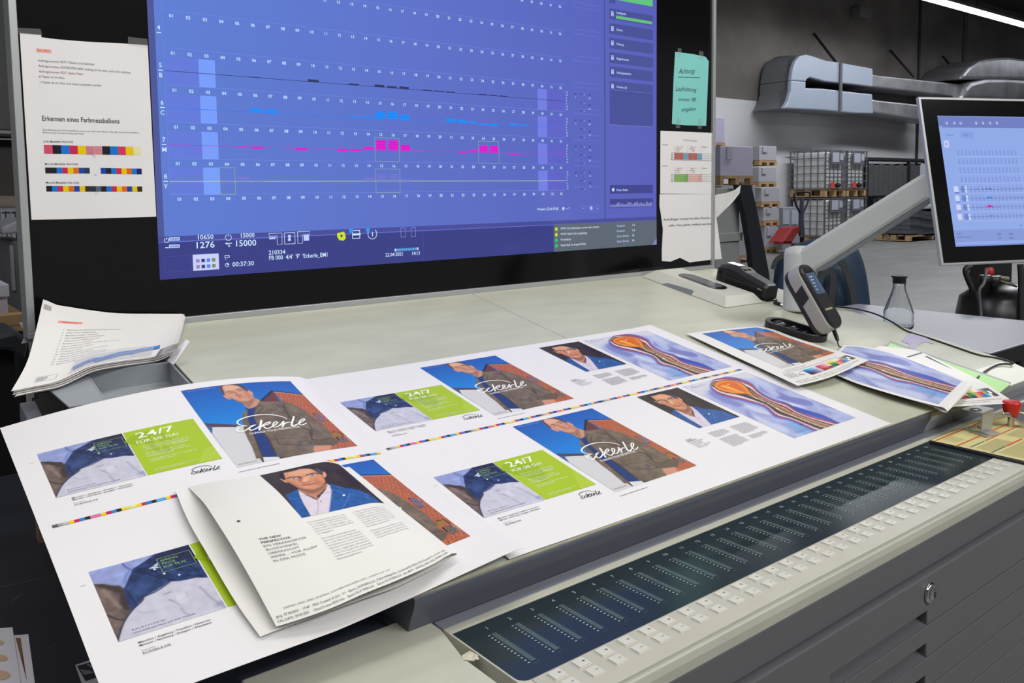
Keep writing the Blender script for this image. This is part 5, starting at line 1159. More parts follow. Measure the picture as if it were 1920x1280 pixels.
for sgn in (-1, 1):
    a = [HB + be * (.078 + .012 * 0) + wd * sgn * WB * .4925 + bn * .011, HB + be * .112 + wd * sgn * WB * .4925 + bn * .011, HB + be * .122 + wd * sgn * WB * .4925 + bn * .035, HB + be * .088 + wd * sgn * WB * .4925 + bn * .035]
    mb.hexa(a, [k + wd * sgn * .0012 for k in a])
mb.build('side_inlay', M_BLK, sp)
mb = MB(); rt = [(x, y) for x, y in rrect(BL_ * .99, WB * .74, .026, 7, .027)]
loft(mb, [blay(rt, .036), blay(rt, .044), blay(sc_(rt, .90), .049)]); mb.build('top_shell', M_BLK, sp, bevel=.0008)
mb = MB(); rs_ = [(x + .088, y) for x, y in rrect(.056, .042, .004, 3, .004)]; mb.hexa(blay(rs_, .0488), blay(rs_, .0498)); ds = mb.build('meter_display', emis('meter_glow', .55, (96, 118, 150)), sp, 'blue grey lit display')
SPp = Paper(lambda u, v: HB + be * (.141 - v)[..., None] + wd * (-.019 + u)[..., None] + bn * .0500)
for i in range(5): SPp.para(.003, .006 + i * .0085, .020 - .002 * i, 1, .003, .0020, (206, 216, 226), .8, 60 + i)
SPp.line([(.003, .022), (.018, .004)], .0009, (190, 204, 220)); SPp.rect(.030, .004, .0012, .044, (120, 150, 190)); SPp.mb.build('display_figures', M_PRINT, sp, fixn=False)
mb = MB(); rk = [(x + .146, y) for x, y in rrect(.014, .034, .006, 5, .006)]; mb.hexa(blay(rk, .0486), blay(rk, .0500)); mb.build('select_key', M_BLKG, sp)
SPp = Paper(lambda u, v: HB + be * (.046 - v)[..., None] + wd * (-.024 + u)[..., None] + bn * .0494); SPp.text('HEIDELBERG', 0, 0, .0046, (216, 212, 160), off=.02, width=.036, lift=.0002); SPp.mb.build('lettering', M_PRINT, sp, fixn=False)
pl = HB + wd * .022 + bn * .020
mb = MB(); pa, pb = pl + be * .004, pt(1575, 650, float((desk(1580, 648, .004) - CAM) @ -ROT[:, 2])); mb.tube([pa, pa * .55 + pb * .45, pa * .35 + pb * .65], [.0052, .0048, .0036], 12); mb.build('plug', M_BLK, sp)
mb = MB(); mb.tube(crom([pa * .4 + pb * .6, pb, desk(1600, 652, .006), desk(1630, 662, .012)], 6, False), .0016, 8); mb.build('lead', M_BLK, sp)
# chrome plug next to the arm
mb = MB(); a = desk(1452, 566, .006); b = desk(1464, 571, .004); mb.tube([a, b], .0055, 12); mb.tube([b, desk(1470, 573.5, .003)], [.004, .002], 12, 1)
tag(mb.build('jack_plug', [M_BLK, M_CHROME]), 'small black jack plug with metal tip lying behind the tilted colour meter', 'plug')
# black cable across the plate
cb = [desk(1556, 574, .003), desk(1600, 578, .003), desk(1640, 588, .002), desk(1672, 603, .002), desk(1700, 620, .002), desk(1740, 633, .002), desk(1790, 650, .002), desk(1835, 665, .002), desk(1870, 671, .002), desk(1900, 681, .002), desk(1873, 683, .002), desk(1850, 694, .002), desk(1832, 709, .016), desk(1829, 712, .015)]
mb = MB(); mb.tube(crom(cb, 6, False), .0022, 8); tag(mb.build('black_cable', M_BLK), 'thin black cable snaking over the right end of the desk to the green card', 'cable')
# ---------------------------------------------------------------- touch screen on its swivel arm
ts_ = thing('touch_screen', 'tilted touch screen with light blue charts on a grey swivel arm', 'screen', desk(1500, 580))
M_ARM = pm('arm_grey', (200, 204, 202), .42, var=.03, scale=8)
cb0 = desk(1500, 582, 0)
mb = MB(); cc = cb0 + np.array([0, 0, .002]); mb.lathe(cc, [(.046, 0), (.046, .006), (.0435, .012), (.0435, .150), (.040, .165), (.022, .172), (0, .173)], 28); mb.build('column', M_ARM, ts_)
yh = 489.607 + 0; eu = None
for yy in np.linspace(300, 420, 1201):
    v = ray(6600, yy)
    if abs(v[2]) < 1e-3 or (eu is None and v[2] < 0): eu = unit(v); break
eu[2] = 0; eu = unit(eu)
BLm = pt(1766, 498, 1.92); r_ = ray(1722, 181); D2 = (eu @ (BLm - CAM)) / (eu @ r_); TLm = CAM + r_ * D2; ev = unit(TLm - BLm); Hm = np.linalg.norm(TLm - BLm); nm = unit(np.cross(eu, ev)); nm = nm if nm @ (CAM - BLm) > 0 else -nm
Wm = Hm * 1.50
mb = MB(); mb.obox(BLm - nm * .010, eu * Wm, ev * Hm, nm * .010); mb.obox(BLm - nm * .036 + eu * .06 + ev * .05, eu * (Wm - .12), ev * (Hm - .10), nm * .030, taper=0); mb.build('monitor_case', M_ALU, ts_, bevel=.002)
bz = .0062; mb = MB(); mb.obox(BLm + eu * bz + ev * bz, eu * (Wm - 2 * bz), ev * (Hm - 2 * bz), nm * .0008); mb.build('monitor_bezel', M_BEZ, ts_)
C_arm0 = cc + np.array([0, 0, .118]); C_arm1 = BLm + eu * .085 + ev * Hm * .535 - nm * .070
ad = C_arm1 - C_arm0; ae = unit(ad); asd = unit(np.cross(ae, (0, 0, 1))); aup = np.cross(asd, ae)
def arml(t, w_, h_, rr=.008): return [C_arm0 + ad * t + asd * x + aup * y for x, y in ((-w_, -h_ + rr), (-w_ + rr, -h_), (w_ - rr, -h_), (w_, -h_ + rr), (w_, h_ - rr), (w_ - rr, h_), (-w_ + rr, h_), (-w_, h_ - rr))]
mb = MB(); loft(mb, [arml(-.035, .030, .020), arml(.02, .040, .033), arml(.12, .040, .034), arml(.97, .034, .030), arml(1.02, .034, .028)], smooth=False); mb.build('swivel_arm', M_ARM, ts_, bevel=.002)
mb = MB(); g0 = arml(.1, .042, .0345); g1 = arml(.97, .036, .0305)
mb.hexa([g0[1] - aup * .004, g0[2] - aup * .004, g1[2] - aup * .004, g1[1] - aup * .004], [g0[1], g0[2], g1[2], g1[1]]); mb.build('arm_cover', M_RAIL, ts_)
mb = MB(); mb.lathe(C_arm1 - np.array([0, 0, .04]), [(.036, 0), (.038, .004), (.038, .078), (.036, .082)], 20); mb.obox(BLm + eu * .08 + ev * Hm * .40 - nm * .072, eu * .06, ev * .10, nm * .042); mb.build('wrist_joint', M_ARM, ts_, bevel=.001)
OM = TLm + nm * .0012
def mq(px, py): p = hit(px, py, nm, OM); return float((p - OM) @ eu), float((OM - p) @ ev)
Q = Paper(flat_S(OM, eu, -ev), flip=1.0)
a = mq(1757.5, 217); b = mq(1792, 462.5); x0m, y0m, y1m = .5 * (a[0] + b[0]), a[1], b[1]; Wd = Wm - 2 * x0m
Q.rect(x0m, y0m, Wd, y1m - y0m, (146, 172, 236), .0)
Q.rect(x0m, y0m, Wd, mq(1770, 239)[1] - y0m, (112, 128, 196), .0003); Q.rect(x0m, y0m, Wd, .0012, (150, 170, 235), .0004)
Q.rect(x0m, mq(1770, 236.5)[1], .009, .003, (146, 172, 236), .0005)
for px in (1775, 1789, 1801, 1830, 1843, 1856, 1869): c = mq(px, 231); Q.frame(c[0] - .003, c[1] - .0035, .0058, .0062, .0009, (206, 218, 250), .0005); Q.rect(c[0] - .001, c[1] - .001, .003, .0025, (206, 218, 250), .0005)
Q.rect(mq(1800, 247)[0], mq(1800, 247)[1], .038, .0155, (136, 162, 228), .0003)
for t, px in (('F\u00e4rbung', 1775), ('Druckwerk', 1804)): Q.text(t, *mq(px, 254.5), .0036, (70, 84, 130), lift=.0006, width=.017)
c = mq(1769, 263.5); Q.rect(c[0], c[1], .0135, .0165, (204, 210, 250), .0005); Q.rect(c[0] + .004, c[1] + .004, .004, .008, (150, 160, 210), .0007)
rows = [281, 297.5, 314.5, 331.5, 350, 367, 384, 401.5]
for i, y in enumerate(rows):
    px = 1791 + (y - 281) * .138; c = mq(px, y); hR = .0165
    for k in range(16): Q.rect(c[0] + .004 + k * .0112, c[1], .0055, hR * .84, (134, 158, 224), .0003)
    Q.rect(c[0] - .004, c[1] + hR * .95, Wd - c[0] + x0m - .004, .0006, (176, 196, 250), .0005)
    if i >= 4:
        cx0 = c[0]; j = i - 4
        Q.rect(cx0 - .0195, c[1] - .001, .0125, .0135, (206, 214, 250), .0005); Q.rect(cx0 - .018, c[1] + .0135, .0120, .0014, ((50, 60, 90), (60, 130, 220), (210, 50, 160), (214, 190, 110))[j], .0006)
        Q.rect(cx0, c[1] - .001, .011, hR * .9, (116, 140, 206), .0006); Q.rect(cx0 + .0115, c[1] - .001, .0062, hR * .92, (196, 212, 252), .0006)
        Q.rect(cx0 - .003, c[1] + hR * .40, Wd - cx0 + x0m - .004, .0007, (76, 90, 140), .0008)
        bars = ({44: 1, 60: 1, 70: 1.5, 78: 1.5, 84: 1.5}, {70: 2, 73: 3, 76: 4, 79: 3, 83: 2}, {30: -1, 40: -1, 50: -1, 58: -1, 64: 1, 68: 4, 72: 6, 76: 6, 80: 3, 84: 2, 100: 2}, {66: 1, 72: 3, 76: 3})[j]
        for k, h in bars.items(): Q.rect(cx0 + k / 1000, c[1] + hR * .40 - max(h, 0) / 1100, .0042, abs(h) / 1100, ((40, 46, 70), (40, 140, 224), (216, 30, 160), (110, 130, 180))[j], .001)
c = mq(1790, 432); Q.rect(x0m, c[1], Wd, mq(1793, 454)[1] - c[1], (136, 156, 220), .0004)
for t, px, py in (('210334', 1794, 439.5), ('FB 000 4/4 Eckerle_EM1', 1795, 446)): Q.text(t, *mq(px, py), .0030, (60, 70, 110), lift=.0008)
for px, py, t in ((1869, 440, '10650'), (1871, 448.5, '1276'), (1891, 440, '15000'), (1892, 448, '15000')): Q.text(t, *mq(px, py), .0034, (50, 60, 100), lift=.0008, off=.01)
Q.disc(*mq(1913.5, 423), .0016, (30, 40, 70), .0008); Q.rect(x0m, mq(1792, 460.5)[1], Wd, .0012, (90, 110, 190), .0006)
Q.mb.build('monitor_display', emis('monitor_glow', .95), ts_, fixn=False)
# ---------------------------------------------------------------- side table, bottle
ZTb = 1.0
M_TAB = pm('table_grey', (150, 154, 166), .32, var=.03, scale=3)
tb = thing('side_table', 'pale blue grey side table beyond the right end of the console', 'table', (1.95, .45, 0))
mb = MB(); mb.box((1.652, .152, ZTb - .028), (2.262, .84, ZTb)); mb.build('table_top', M_TAB, tb, bevel=.002)
mb = MB(); mb.box((1.650, .146, ZTb - .040), (2.262, .152, ZTb - .001)); mb.build('edge_band', M_DARK, tb)
for x in (1.68, 2.22):
    for y in (.19, .80): mb = MB(); mb.box((x - .02, y - .02, 0), (x + .02, y + .02, ZTb - .028)); mb.build('leg', M_DARK, tb, bevel=.002)
mb = MB(); mb.box((1.66, .17, .35), (2.25, .82, .40)); mb.build('lower_shelf', M_NAVY, tb)
bo = az(1684, 617, ZTb); bt = thing('glass_bottle', 'clear glass water bottle with black cap on the grey side table', 'bottle', bo)
M_GL = pm('clear_glass', (252, 254, 254), .02, trans=1.0, var=0)
prof = [(0, .003), (.036, .002), (.041, .008), (.0415, .020), (.0395, .027), (.0415, .034), (.0395, .041), (.0410, .048), (.0385, .056), (.033, .072), (.026, .092), (.0195, .110), (.0170, .122), (.0168, .134)]
mb = MB(); mb.lathe(bo, prof, 36); mb.lathe(bo, [(max(r - .002, 0), z + (.004 if i < 3 else 0)) for i, (r, z) in enumerate(prof)][::-1], 36); mb.build('bottle_glass', M_GL, bt, fixn=False)
mb = MB(); mb.lathe(bo, [(0, .1335), (.0175, .1335), (.0180, .136), (.0180, .1495), (.0215, .1505), (.0220, .1540), (.0205, .1555), (.018, .1545), (0, .1545)], 30); mb.build('cap', M_BLK, bt)
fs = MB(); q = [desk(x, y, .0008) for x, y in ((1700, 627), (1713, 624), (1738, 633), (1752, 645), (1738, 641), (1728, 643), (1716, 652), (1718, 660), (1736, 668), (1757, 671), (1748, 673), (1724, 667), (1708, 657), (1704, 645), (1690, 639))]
fs.hexa(q[::-1], [p + ND * .0003 for p in q][::-1]); tag(fs.build('painted_sheen', pm('sheen_pale', (222, 216, 246), .1, spec=.8)), 'painted pale lilac gloss reflection on the plate behind the green card', 'painted reflection')  # pale polygon painted in place of a gloss reflection on the plate
# ---------------------------------------------------------------- folding magnifier, colour catalogue, lever with red knob
zc_ = .9290
ct = thing('test_print_card', 'yellow printed card with orange lines on a black mat at the end of the keys', 'card', (1.2, -.07, zc_))
c4 = [az(1729, 821, zc_ + .007), az(1905, 859, zc_ + .007), None, None]
a, b = c4[0], c4[1]; eu2 = XD; W2 = .42
mb = MB(); ol = [(1.036, -.171), (1.60, -.171), (1.60, .0095), (1.040, .0095), (1.034, .0040), (1.031, -.160)]
mb.hexa([(x, y, zc_) for x, y in ol], [(x, y, zc_ + .0065) for x, y in ol]); mb.build('black_mat', M_BLK, ct, bevel=.001)
K_ = Paper(flat_S((1.038, .0065, zc_ + .0072), (1, 0, 0), (0, -1, 0)))
K_.poly([(0, 0), (.34, 0), (.34, .170), (0, .170)], (214, 206, 150), .0)
K_.rect(.004, .006, .30, .0040, (214, 110, 60), .0003); K_.rect(.002, .046, .30, .0040, (214, 110, 60), .0003); K_.rect(.070, .066, .22, .0030, (206, 96, 60), .0003); K_.rect(.010, .066, .055, .0026, (80, 110, 90), .0003); K_.rect(.004, .104, .060, .0030, (90, 110, 110), .0003); K_.rect(.066, .104, .070, .0042, (214, 100, 60), .0003)
for i in range(9): K_.para(.012, .0760 + i * .0032, .10, 1, .003, .0012, (168, 160, 116), .9, 80 + i); K_.para(.14, .0770 + i * .0032, .14, 1, .003, .0012, (168, 160, 116), .9, 180 + i)
for i in range(12): K_.para(.012, .1140 + i * .0036, .30, 1, .003, .0014, (170, 160, 112), .9, 90 + i)
for i in range(5): K_.para(.02, .0150 + i * .0052, .06, 1, .003, .0012, (170, 162, 118), .6, 120 + i)
K_.mb.build('print', M_PAPER, ct, fixn=False)
lz = zc_ + .0074; m0 = az(1840, 814, lz)
lp = thing('folding_magnifier', 'silver folding magnifier standing open on the yellow printed card', 'magnifier', m0)
M_ST = pm('brushed_steel', (190, 190, 186), .42, .6, var=.08, scale=60)
mb = MB(); s_ = .0195
a0, a1, a2, a3 = az(1806, 805, lz), az(1850, 821, lz), az(1874, 814, lz), az(1832, 799, lz)
uu, vv = unit(a1 - a0), unit(a3 - a0); La, Lc = np.linalg.norm(a1 - a0), np.linalg.norm(a3 - a0)
for o1, u_, v_ in ((0, La, .007), ) : mb.obox(a0, uu * La, vv * .007, (0, 0, .003)); mb.obox(a0 + vv * (Lc - .007), uu * La, vv * .007, (0, 0, .003)); mb.obox(a0 + vv * .007, uu * .007, vv * (Lc - .014), (0, 0, .003)); mb.obox(a1 - uu * .016 + vv * .007, uu * .016, vv * (Lc - .014), (0, 0, .006))
mb.build('base_plate', M_ST, lp, bevel=.0005)
q0, q1 = az(1841, 812, lz + .003), az(1861, 807, lz + .003)
hA = abs(float((hit(1841, 770, ROT[:, 2], q0) - q0)[2])); mb = MB(); wv = unit(q1 - q0); wv[2] = 0
mb.obox(q0, wv * np.linalg.norm(q1 - q0), np.cross((0, 0, 1), wv) * .003, (0, 0, hA)); mb.build('upright', M_ST, lp, bevel=.0004)
zt2 = lz + .003 + hA; b0, b1, b2, b3 = az(1804, 768, zt2), az(1842, 776, zt2), az(1864, 768, zt2), az(1828, 761, zt2)
mb = MB(); mb.hexa([b0, b1, b2, b3], [p + (0, 0, .003) for p in (b0, b1, b2, b3)]); mb.build('lens_plate', M_ST, lp, bevel=.0006)
mb = MB(); mb.lathe(az(1829, 768, zt2 + .003), [(.0105, 0), (.0105, .0012), (.0085, .0012), (.0080, .0006), (0, .0016)], 24); mb.build('lens', M_BLKG, lp)
lv = thing('clamp_lever', 'curved chrome lever with a red knob behind the magnifier', 'lever', (1.33, -.03, zc_ + .01))
D_ = float((az(1890, 790, zc_ + .02) - CAM) @ -ROT[:, 2])
pts = [pt(1862, 786, D_), pt(1875, 783, D_), pt(1892, 778, D_), pt(1908, 782, D_), pt(1922, 792, D_), pt(1945, 812, D_)]
mb = MB(); pp = crom(pts, 6, False)
for sgn in (1,):
    t_ = np.gradient(pp, axis=0); 
    wv2 = np.array([.55, -.4, 0]) * .022
    loft(mb, [[p - wv2, p - wv2 + (0, 0, .005), p + wv2 + (0, 0, .005), p + wv2] for p in pp])
mb.build('lever_arm', M_CHROME, lv, bevel=.001)
kb = pt(1896, 776, D_ + .01); mb = MB(); mb.lathe(kb, [(.012, -.004), (.0130, .002), (.0155, .012), (.0165, .022), (.0150, .0255), (.0130, .0262), (0, .0255)], 24); mb.build('red_knob', pm('red_plastic', (196, 34, 30), .35), lv, 'red plastic knob')
mb = MB(); mb.tube([kb - (0, 0, .004), np.array([kb[0], kb[1], zc_ + .0065])], .006, 12); mb.build('pivot_post', M_CHROME, lv)
# ---------------------------------------------------------------- blue backpack on a black chair beyond the plate
bp = thing('backpack', 'dark blue backpack with black straps behind the swivel arm', 'backpack', pt(1540, 640, 3.15))
M_BP = pm('nylon_blue', (26, 50, 74), .7, var=.18, scale=9, bump=.4, bscale=40); M_STR = pm('strap_grey', (52, 54, 58), .8, var=.1)
fR, fU, fB = ROT[:, 0], np.array([0, 0, 1.0]), -ROT[:, 2]; fB = unit(fB - fU * (fB @ fU)); fR = unit(np.cross(fB, fU))
def blob(mb, outline, D, depth, m=0, bulge=.6, nr=6):
    c = np.mean([pt(x, y, D) for x, y in outline], 0); o = crom([pt(x, y, D) for x, y in outline], 4)
    rings = []
    for t in np.linspace(-1, 1, 2 * nr + 1):
        k = (1 - abs(t) ** 3) ** .5 * (1 - bulge) + bulge * math.sqrt(max(1 - t * t, 0)); rings.append([c + (p - c) * max(k, .02) + fB * depth * t / 2 for p in o])
    loft(mb, rings)
mb = MB(); blob(mb, [(1462, 600), (1452, 545), (1456, 500), (1475, 470), (1510, 452), (1535, 446), (1570, 450), (1598, 456), (1612, 480), (1622, 520), (1628, 570), (1630, 615), (1540, 640)], 3.15, .20); mb.build('main_bag', M_BP, bp, fixn=False)
mb = MB(); blob(mb, [(1528, 610), (1532, 560), (1535, 520), (1548, 505), (1575, 500), (1590, 520), (1600, 560), (1605, 610)], 3.03, .10); mb.build('front_pocket', M_BP, bp, fixn=False)
mb = MB(); blob(mb, [(1452, 590), (1452, 540), (1462, 510), (1480, 500), (1495, 515), (1500, 560), (1498, 600)], 3.05, .08); mb.build('side_pocket', M_BP, bp, fixn=False)
def strap(l, D, w_, name='strap', m=M_STR):
    mb = MB(); p = crom([pt(x, y, D) for x, y in l], 5, False); d = np.gradient(p, axis=0); s2 = np.cross(d, fB); s2 /= np.linalg.norm(s2, axis=1)[:, None]
    loft(mb, [[a - b * w_ / 2, a + b * w_ / 2, a + b * w_ / 2 + fB * .006, a - b * w_ / 2 + fB * .006] for a, b in zip(p, s2)], smooth=False); mb.build(name, m, bp)
strap([(1450, 505), (1456, 488), (1472, 478), (1500, 474)], 3.00, .016); strap([(1545, 487), (1562, 484), (1578, 490), (1590, 515), (1600, 550), (1604, 590)], 2.96, .024)
strap([(1534, 548), (1540, 520), (1550, 510), (1562, 514), (1560, 560), (1556, 600)], 2.95, .022)
mb = MB(); r_ = [pt(1545 + 7 * math.cos(t) * .9 + 4 * math.sin(t) * 0 + 3.5 * math.cos(t), 496 - 8 * math.cos(t) + 3 * math.sin(t), 2.94) for t in np.linspace(0, 2 * np.pi, 14)]; mb.tube(r_, .0016, 6, cap=False); mb.build('zip_pull', M_CHROME, bp)
ch = thing('black_chair', 'black chair back at the right side of the blue backpack', 'chair', (*pt(1600, 640, 3.3)[:2], 0))
mb = MB(); o = [pt(x, y, 3.32) for x, y in ((1588, 448), (1600, 452), (1614, 490), (1624, 540), (1632, 600), (1634, 700), (1600, 712), (1480, 712), (1480, 600), (1500, 480))]
mb.hexa(o, [p + fB * .03 for p in o]); mb.build('backrest', M_BLK, ch, bevel=.006)
c_ = pt(1560, 712, 3.4); mb = MB(); mb.box((c_[0] - .22, c_[1] - .20, .44), (c_[0] + .22, c_[1] + .24, .52)); mb.build('seat', M_BLK, ch, bevel=.02, seg=3)
mb = MB(); mb.tube([(c_[0], c_[1], .06), (c_[0], c_[1], .44)], .025, 14); mb.build('pedestal', M_BLK, ch)
mb = MB(); bx_ = pt(1560, 705, 3.38); mb.box((bx_[0] - .03, bx_[1] - .02, .46), (bx_[0] + .03, bx_[1] + .01, bx_[2] + .05)); mb.build('back_bar', M_BLK, ch)
for k in range(5):
    a = k * 2 * math.pi / 5; e_ = np.array([math.cos(a), math.sin(a), 0]); mb = MB(); c1 = np.array([c_[0], c_[1], .07]); mb.tube([c1, c1 + e_ * .28 - (0, 0, .02)], [.024, .016], 10); mb.lathe(c1 + e_ * .28 - np.array([0, 0, .045]), [(0, -.012), (.024, -.012), (.024, .012), (0, .012)], 14, axis=np.cross(e_, (0, 0, 1))); mb.build('leg', M_BLK, ch)
# ---------------------------------------------------------------- black gas trolley behind the touch screen
gt = thing('gas_trolley', 'black tank trolley with two gauges and red valve below the touch screen', 'trolley', (*pt(1870, 640, 3.1)[:2], 0))
gD = 3.1
gx = pt(1885, 590, gD + .15)
mb = MB(); mb.lathe((gx[0], gx[1], .10), [(0, 0), (.17, .01), (.175, .05), (.175, gx[2] - .12), (.16, gx[2] - .03), (.10, gx[2] + .015), (0, gx[2] + .03)], 28); mb.build('tank', pm('tank_black', (40, 40, 44), .3, var=.1), gt)
for l in ([(1822, 498), (1811, 505), (1814, 520), (1826, 548), (1833, 575), (1834, 640), (1836, 900)], [(1913, 495), (1915, 530), (1914, 590), (1914, 900)]):
    mb = MB(); p = [pt(x, y, gD - .02) for x, y in l]; p = [q if q[2] > .02 else np.array([q[0], q[1], .02]) for q in p]; mb.tube(crom(p, 5, False), .011, 10); mb.build('frame_tube', M_BLK, gt)
for x, y in ((1847, 517), (1864.5, 519)):
    mb = MB(); c1 = pt(x, y, gD - .03); mb.lathe(c1 - np.array([0, 0, .02]), [(0, 0), (.019, 0), (.021, .004), (.021, .022), (0, .022)], 20); g_ = mb.build('gauge', M_BLK, gt)
    mb = MB(); mb.lathe(c1, [(0, .0022), (.018, .0022), (.018, .0035), (0, .0035)], 20); mb.build('dial', M_WHITE, g_)
mb = MB(); c1 = pt(1854.5, 509, gD); mb.lathe(c1 - np.array([0, 0, .03]), [(.007, 0), (.007, .018), (.017, .020), (.017, .036), (.013, .044), (0, .044)], 18); mb.build('valve_wheel', pm('red_valve', (170, 40, 36), .4), gt, 'red valve wheel')
mb = MB(); mb.tube(crom([pt(1850, 505, gD - .04), pt(1845, 530, gD - .05), pt(1836, 545, gD - .05), pt(1838, 575, gD - .04), pt(1840, 600, gD - .04)], 6, False), .006, 8); mb.build('hose', pm('hose_grey', (90, 92, 96), .5), gt)
mb = MB(); c1 = pt(1878, 531, gD + .02); mb.lathe(c1, [(0, 0), (.05, .003), (.052, .01), (0, .016)], 20, axis=(.2, -.3, 1)); mb.tube([pt(1868, 520, gD), pt(1890, 524, gD)], .010, 10); mb.build('valve_block', pm('brass_dark', (104, 98, 84), .4, .6), gt)
mb = MB(); c1 = pt(1872, 520, gD + .12); mb.obox(c1 + np.array([-.07, 0, -.10]), (.20, 0, 0), (0, .08, 0), (0, 0, .19)); mb.build('control_box', M_DARK, gt, bevel=.008)
# ---------------------------------------------------------------- the hall
def wall_mat():
    m = bpy.data.materials.new('concrete_wall'); m.use_nodes = True; nt = m.node_tree; N, L = nt.nodes, nt.links
    b = N['Principled BSDF']; b.inputs['Roughness'].default_value = .8
    tc = N.new('ShaderNodeTexCoord'); sx = N.new('ShaderNodeSeparateXYZ'); L.new(tc.outputs['Object'], sx.inputs[0])
    gt_ = N.new('ShaderNodeMath'); gt_.operation = 'GREATER_THAN'; L.new(sx.outputs['Z'], gt_.inputs[0]); gt_.inputs[1].default_value = 3.60
    mp = N.new('ShaderNodeMapping'); mp.inputs['Scale'].default_value = (.8, 1, .9); L.new(tc.outputs['Object'], mp.inputs[0])
    no = N.new('ShaderNodeTexNoise'); no.inputs['Scale'].default_value = .6; no.inputs['Detail'].default_value = 5; L.new(mp.outputs[0], no.inputs[0])
    cr_ = N.new('ShaderNodeValToRGB'); cr_.color_ramp.elements[0].position = .3; cr_.color_ramp.elements[0].color = (*lin((84, 80, 76)), 1); cr_.color_ramp.elements[1].position = .75; cr_.color_ramp.elements[1].color = (*lin((138, 132, 126)), 1)
    L.new(no.outputs['Fac'], cr_.inputs[0])
    mx = N.new('ShaderNodeMix'); mx.data_type = 'RGBA'; L.new(gt_.outputs[0], mx.inputs[0]); mx.inputs[6].default_value = (*lin((206, 206, 210)), 1); L.new(cr_.outputs[0], mx.inputs[7]); L.new(mx.outputs[2], b.inputs['Base Color'])
    return m
M_WALL = wall_mat(); M_FLOOR = pm('hall_floor', (122, 122, 120), .42, var=.22, scale=.8, spec=.45, stretch=(1, 3, 1)); M_CEIL = pm('hall_ceiling', (70, 70, 74), .8, var=.1, scale=1)
def plane_box(name, a, b, m): mb = MB(); mb.box(a, b); o = mb.build(name, m); return struct(o)
X0, X1_, Y0_, Y1_, ZC = -7.0, 36.0, -6.0, 12.1, 7.6
plane_box('floor', (X0, Y0_, -.12), (X1_, Y1_, 0), M_FLOOR)
plane_box('wall_back', (X0, Y1_, 0), (X1_, Y1_ + .2, ZC), M_WALL)
plane_box('wall_left', (X0 - .2, Y0_, 0), (X0, Y1_, ZC), M_WALL); plane_box('wall_right', (X1_, Y0_, 0), (X1_ + .2, Y1_, ZC), M_WALL); plane_box('wall_front', (X0, Y0_ - .2, 0), (X1_, Y0_, ZC), M_WALL)
plane_box('ceiling', (X0, Y0_, ZC), (X1_, Y1_, ZC + .15), M_CEIL)
xs_ = ay(1722, 100, Y1_)[0]; plane_box('trim_1', (xs_ - .05, Y1_ - .05, 0), (xs_ + .05, Y1_, ZC), pm('seam_grey', (54, 52, 50), .8))
xs_ = ay(1808, 60, Y1_)[0]; plane_box('trim_2', (xs_ - .12, Y1_ - .06, 0), (xs_ + .12, Y1_, ZC), pm('seam_pale', (96, 92, 90), .8))
# LED strip light
for nm_, (xa, ya, za, xb, yb_) in {'a': (12, 9.22, 6.0, 35, 9.50), }.items():
    lt = thing('strip_light', 'long bright white LED strip light under the dark ceiling', 'ceiling light', (20, 9.3, 6))
    M_LED = emis('led_white', 9.0, (244, 248, 255), False)
    mb = MB(); mb.box((xa, ya - .01, za + .005), (xb, yb_ + .01, za + .08)); mb.build('light_rail', M_ALU, lt)
    for k in range(10):
        mb = MB(); mb.box((xa + 2.3 * k + .03, ya, za - .02), (xa + 2.3 * (k + 1) - .03, yb_, za + .006)); mb.build('diffuser', M_LED, lt)
    for k in range(5): mb = MB(); mb.tube([(xa + 2 + 4.6 * k, 9.36, za + .08), (xa + 2 + 4.6 * k, 9.36, ZC)], .012, 6); mb.build('hanger', M_DARK, lt)
# ducts on the back wall
YD = 11.0
M_DU = pm('duct_grey', (150, 160, 176), .45, .1, var=.05, scale=1.2); M_DS = pm('duct_silver', (168, 168, 172), .38, .65, var=.30, scale=2.2, bump=.5, bscale=3)
def pprism(name, px, Y, dy, m, parent, bev=0, smooth=0):
    q = [ay(x, y, Y) for x, y in px]
    if smooth: q = list(crom(q, smooth))
    mb = MB(); mb.hexa(q, [p + (0, dy, 0) for p in q]); return mb.build(name, m, parent, bevel=bev)
du = thing('ventilation_duct', 'forked pale grey ventilation duct on the concrete wall', 'duct', (16.5, 11.5, 4))
up_ = [(1484, 151), (1487, 130), (1492, 115), (1500, 105), (1512, 101.5), (1528, 106), (1550, 113.5), (1575, 117), (1636, 128), (1637, 134), (1637, 163), (1600, 158), (1548, 153), (1519, 145), (1513, 149), (1511.5, 153)]
lo_ = [(1484, 151), (1511.5, 153), (1511, 165), (1545, 166), (1575, 170), (1636, 176.5), (1638, 213), (1600, 212), (1545, 206.5), (1500, 204.5), (1478, 203.5), (1470, 203), (1478, 190), (1483, 172)]
pprism('upper_branch', up_, YD, .12, M_DU, du, .03); pprism('lower_branch', lo_, YD, .12, M_DU, du, .03)
pprism('upper_back', up_, YD + .12, .9, pm('duct_side_shaded', (112, 114, 118), .5, .1, var=.06, scale=2), du, .03); pprism('lower_back', lo_, YD + .12, .9, pm('duct_side_shaded', (112, 114, 118)), du, .03)  # duct sides in a darker grey, their weaker light painted in
q = [(1484, 151), (1487, 130), (1494, 112), (1503, 103)]
mb = MB(); a_ = [ay(x, y, YD + .02) for x, y in [(1503, 103), (1492, 115), (1487, 130), (1484, 151), (1483, 172), (1478, 190), (1470, 203)]]; b_ = [ay(x, y, Y1_ - .02) for x, y in [(1463, 105), (1450, 110), (1446, 130), (1443, 160), (1432, 163), (1431, 185), (1431, 204)]]
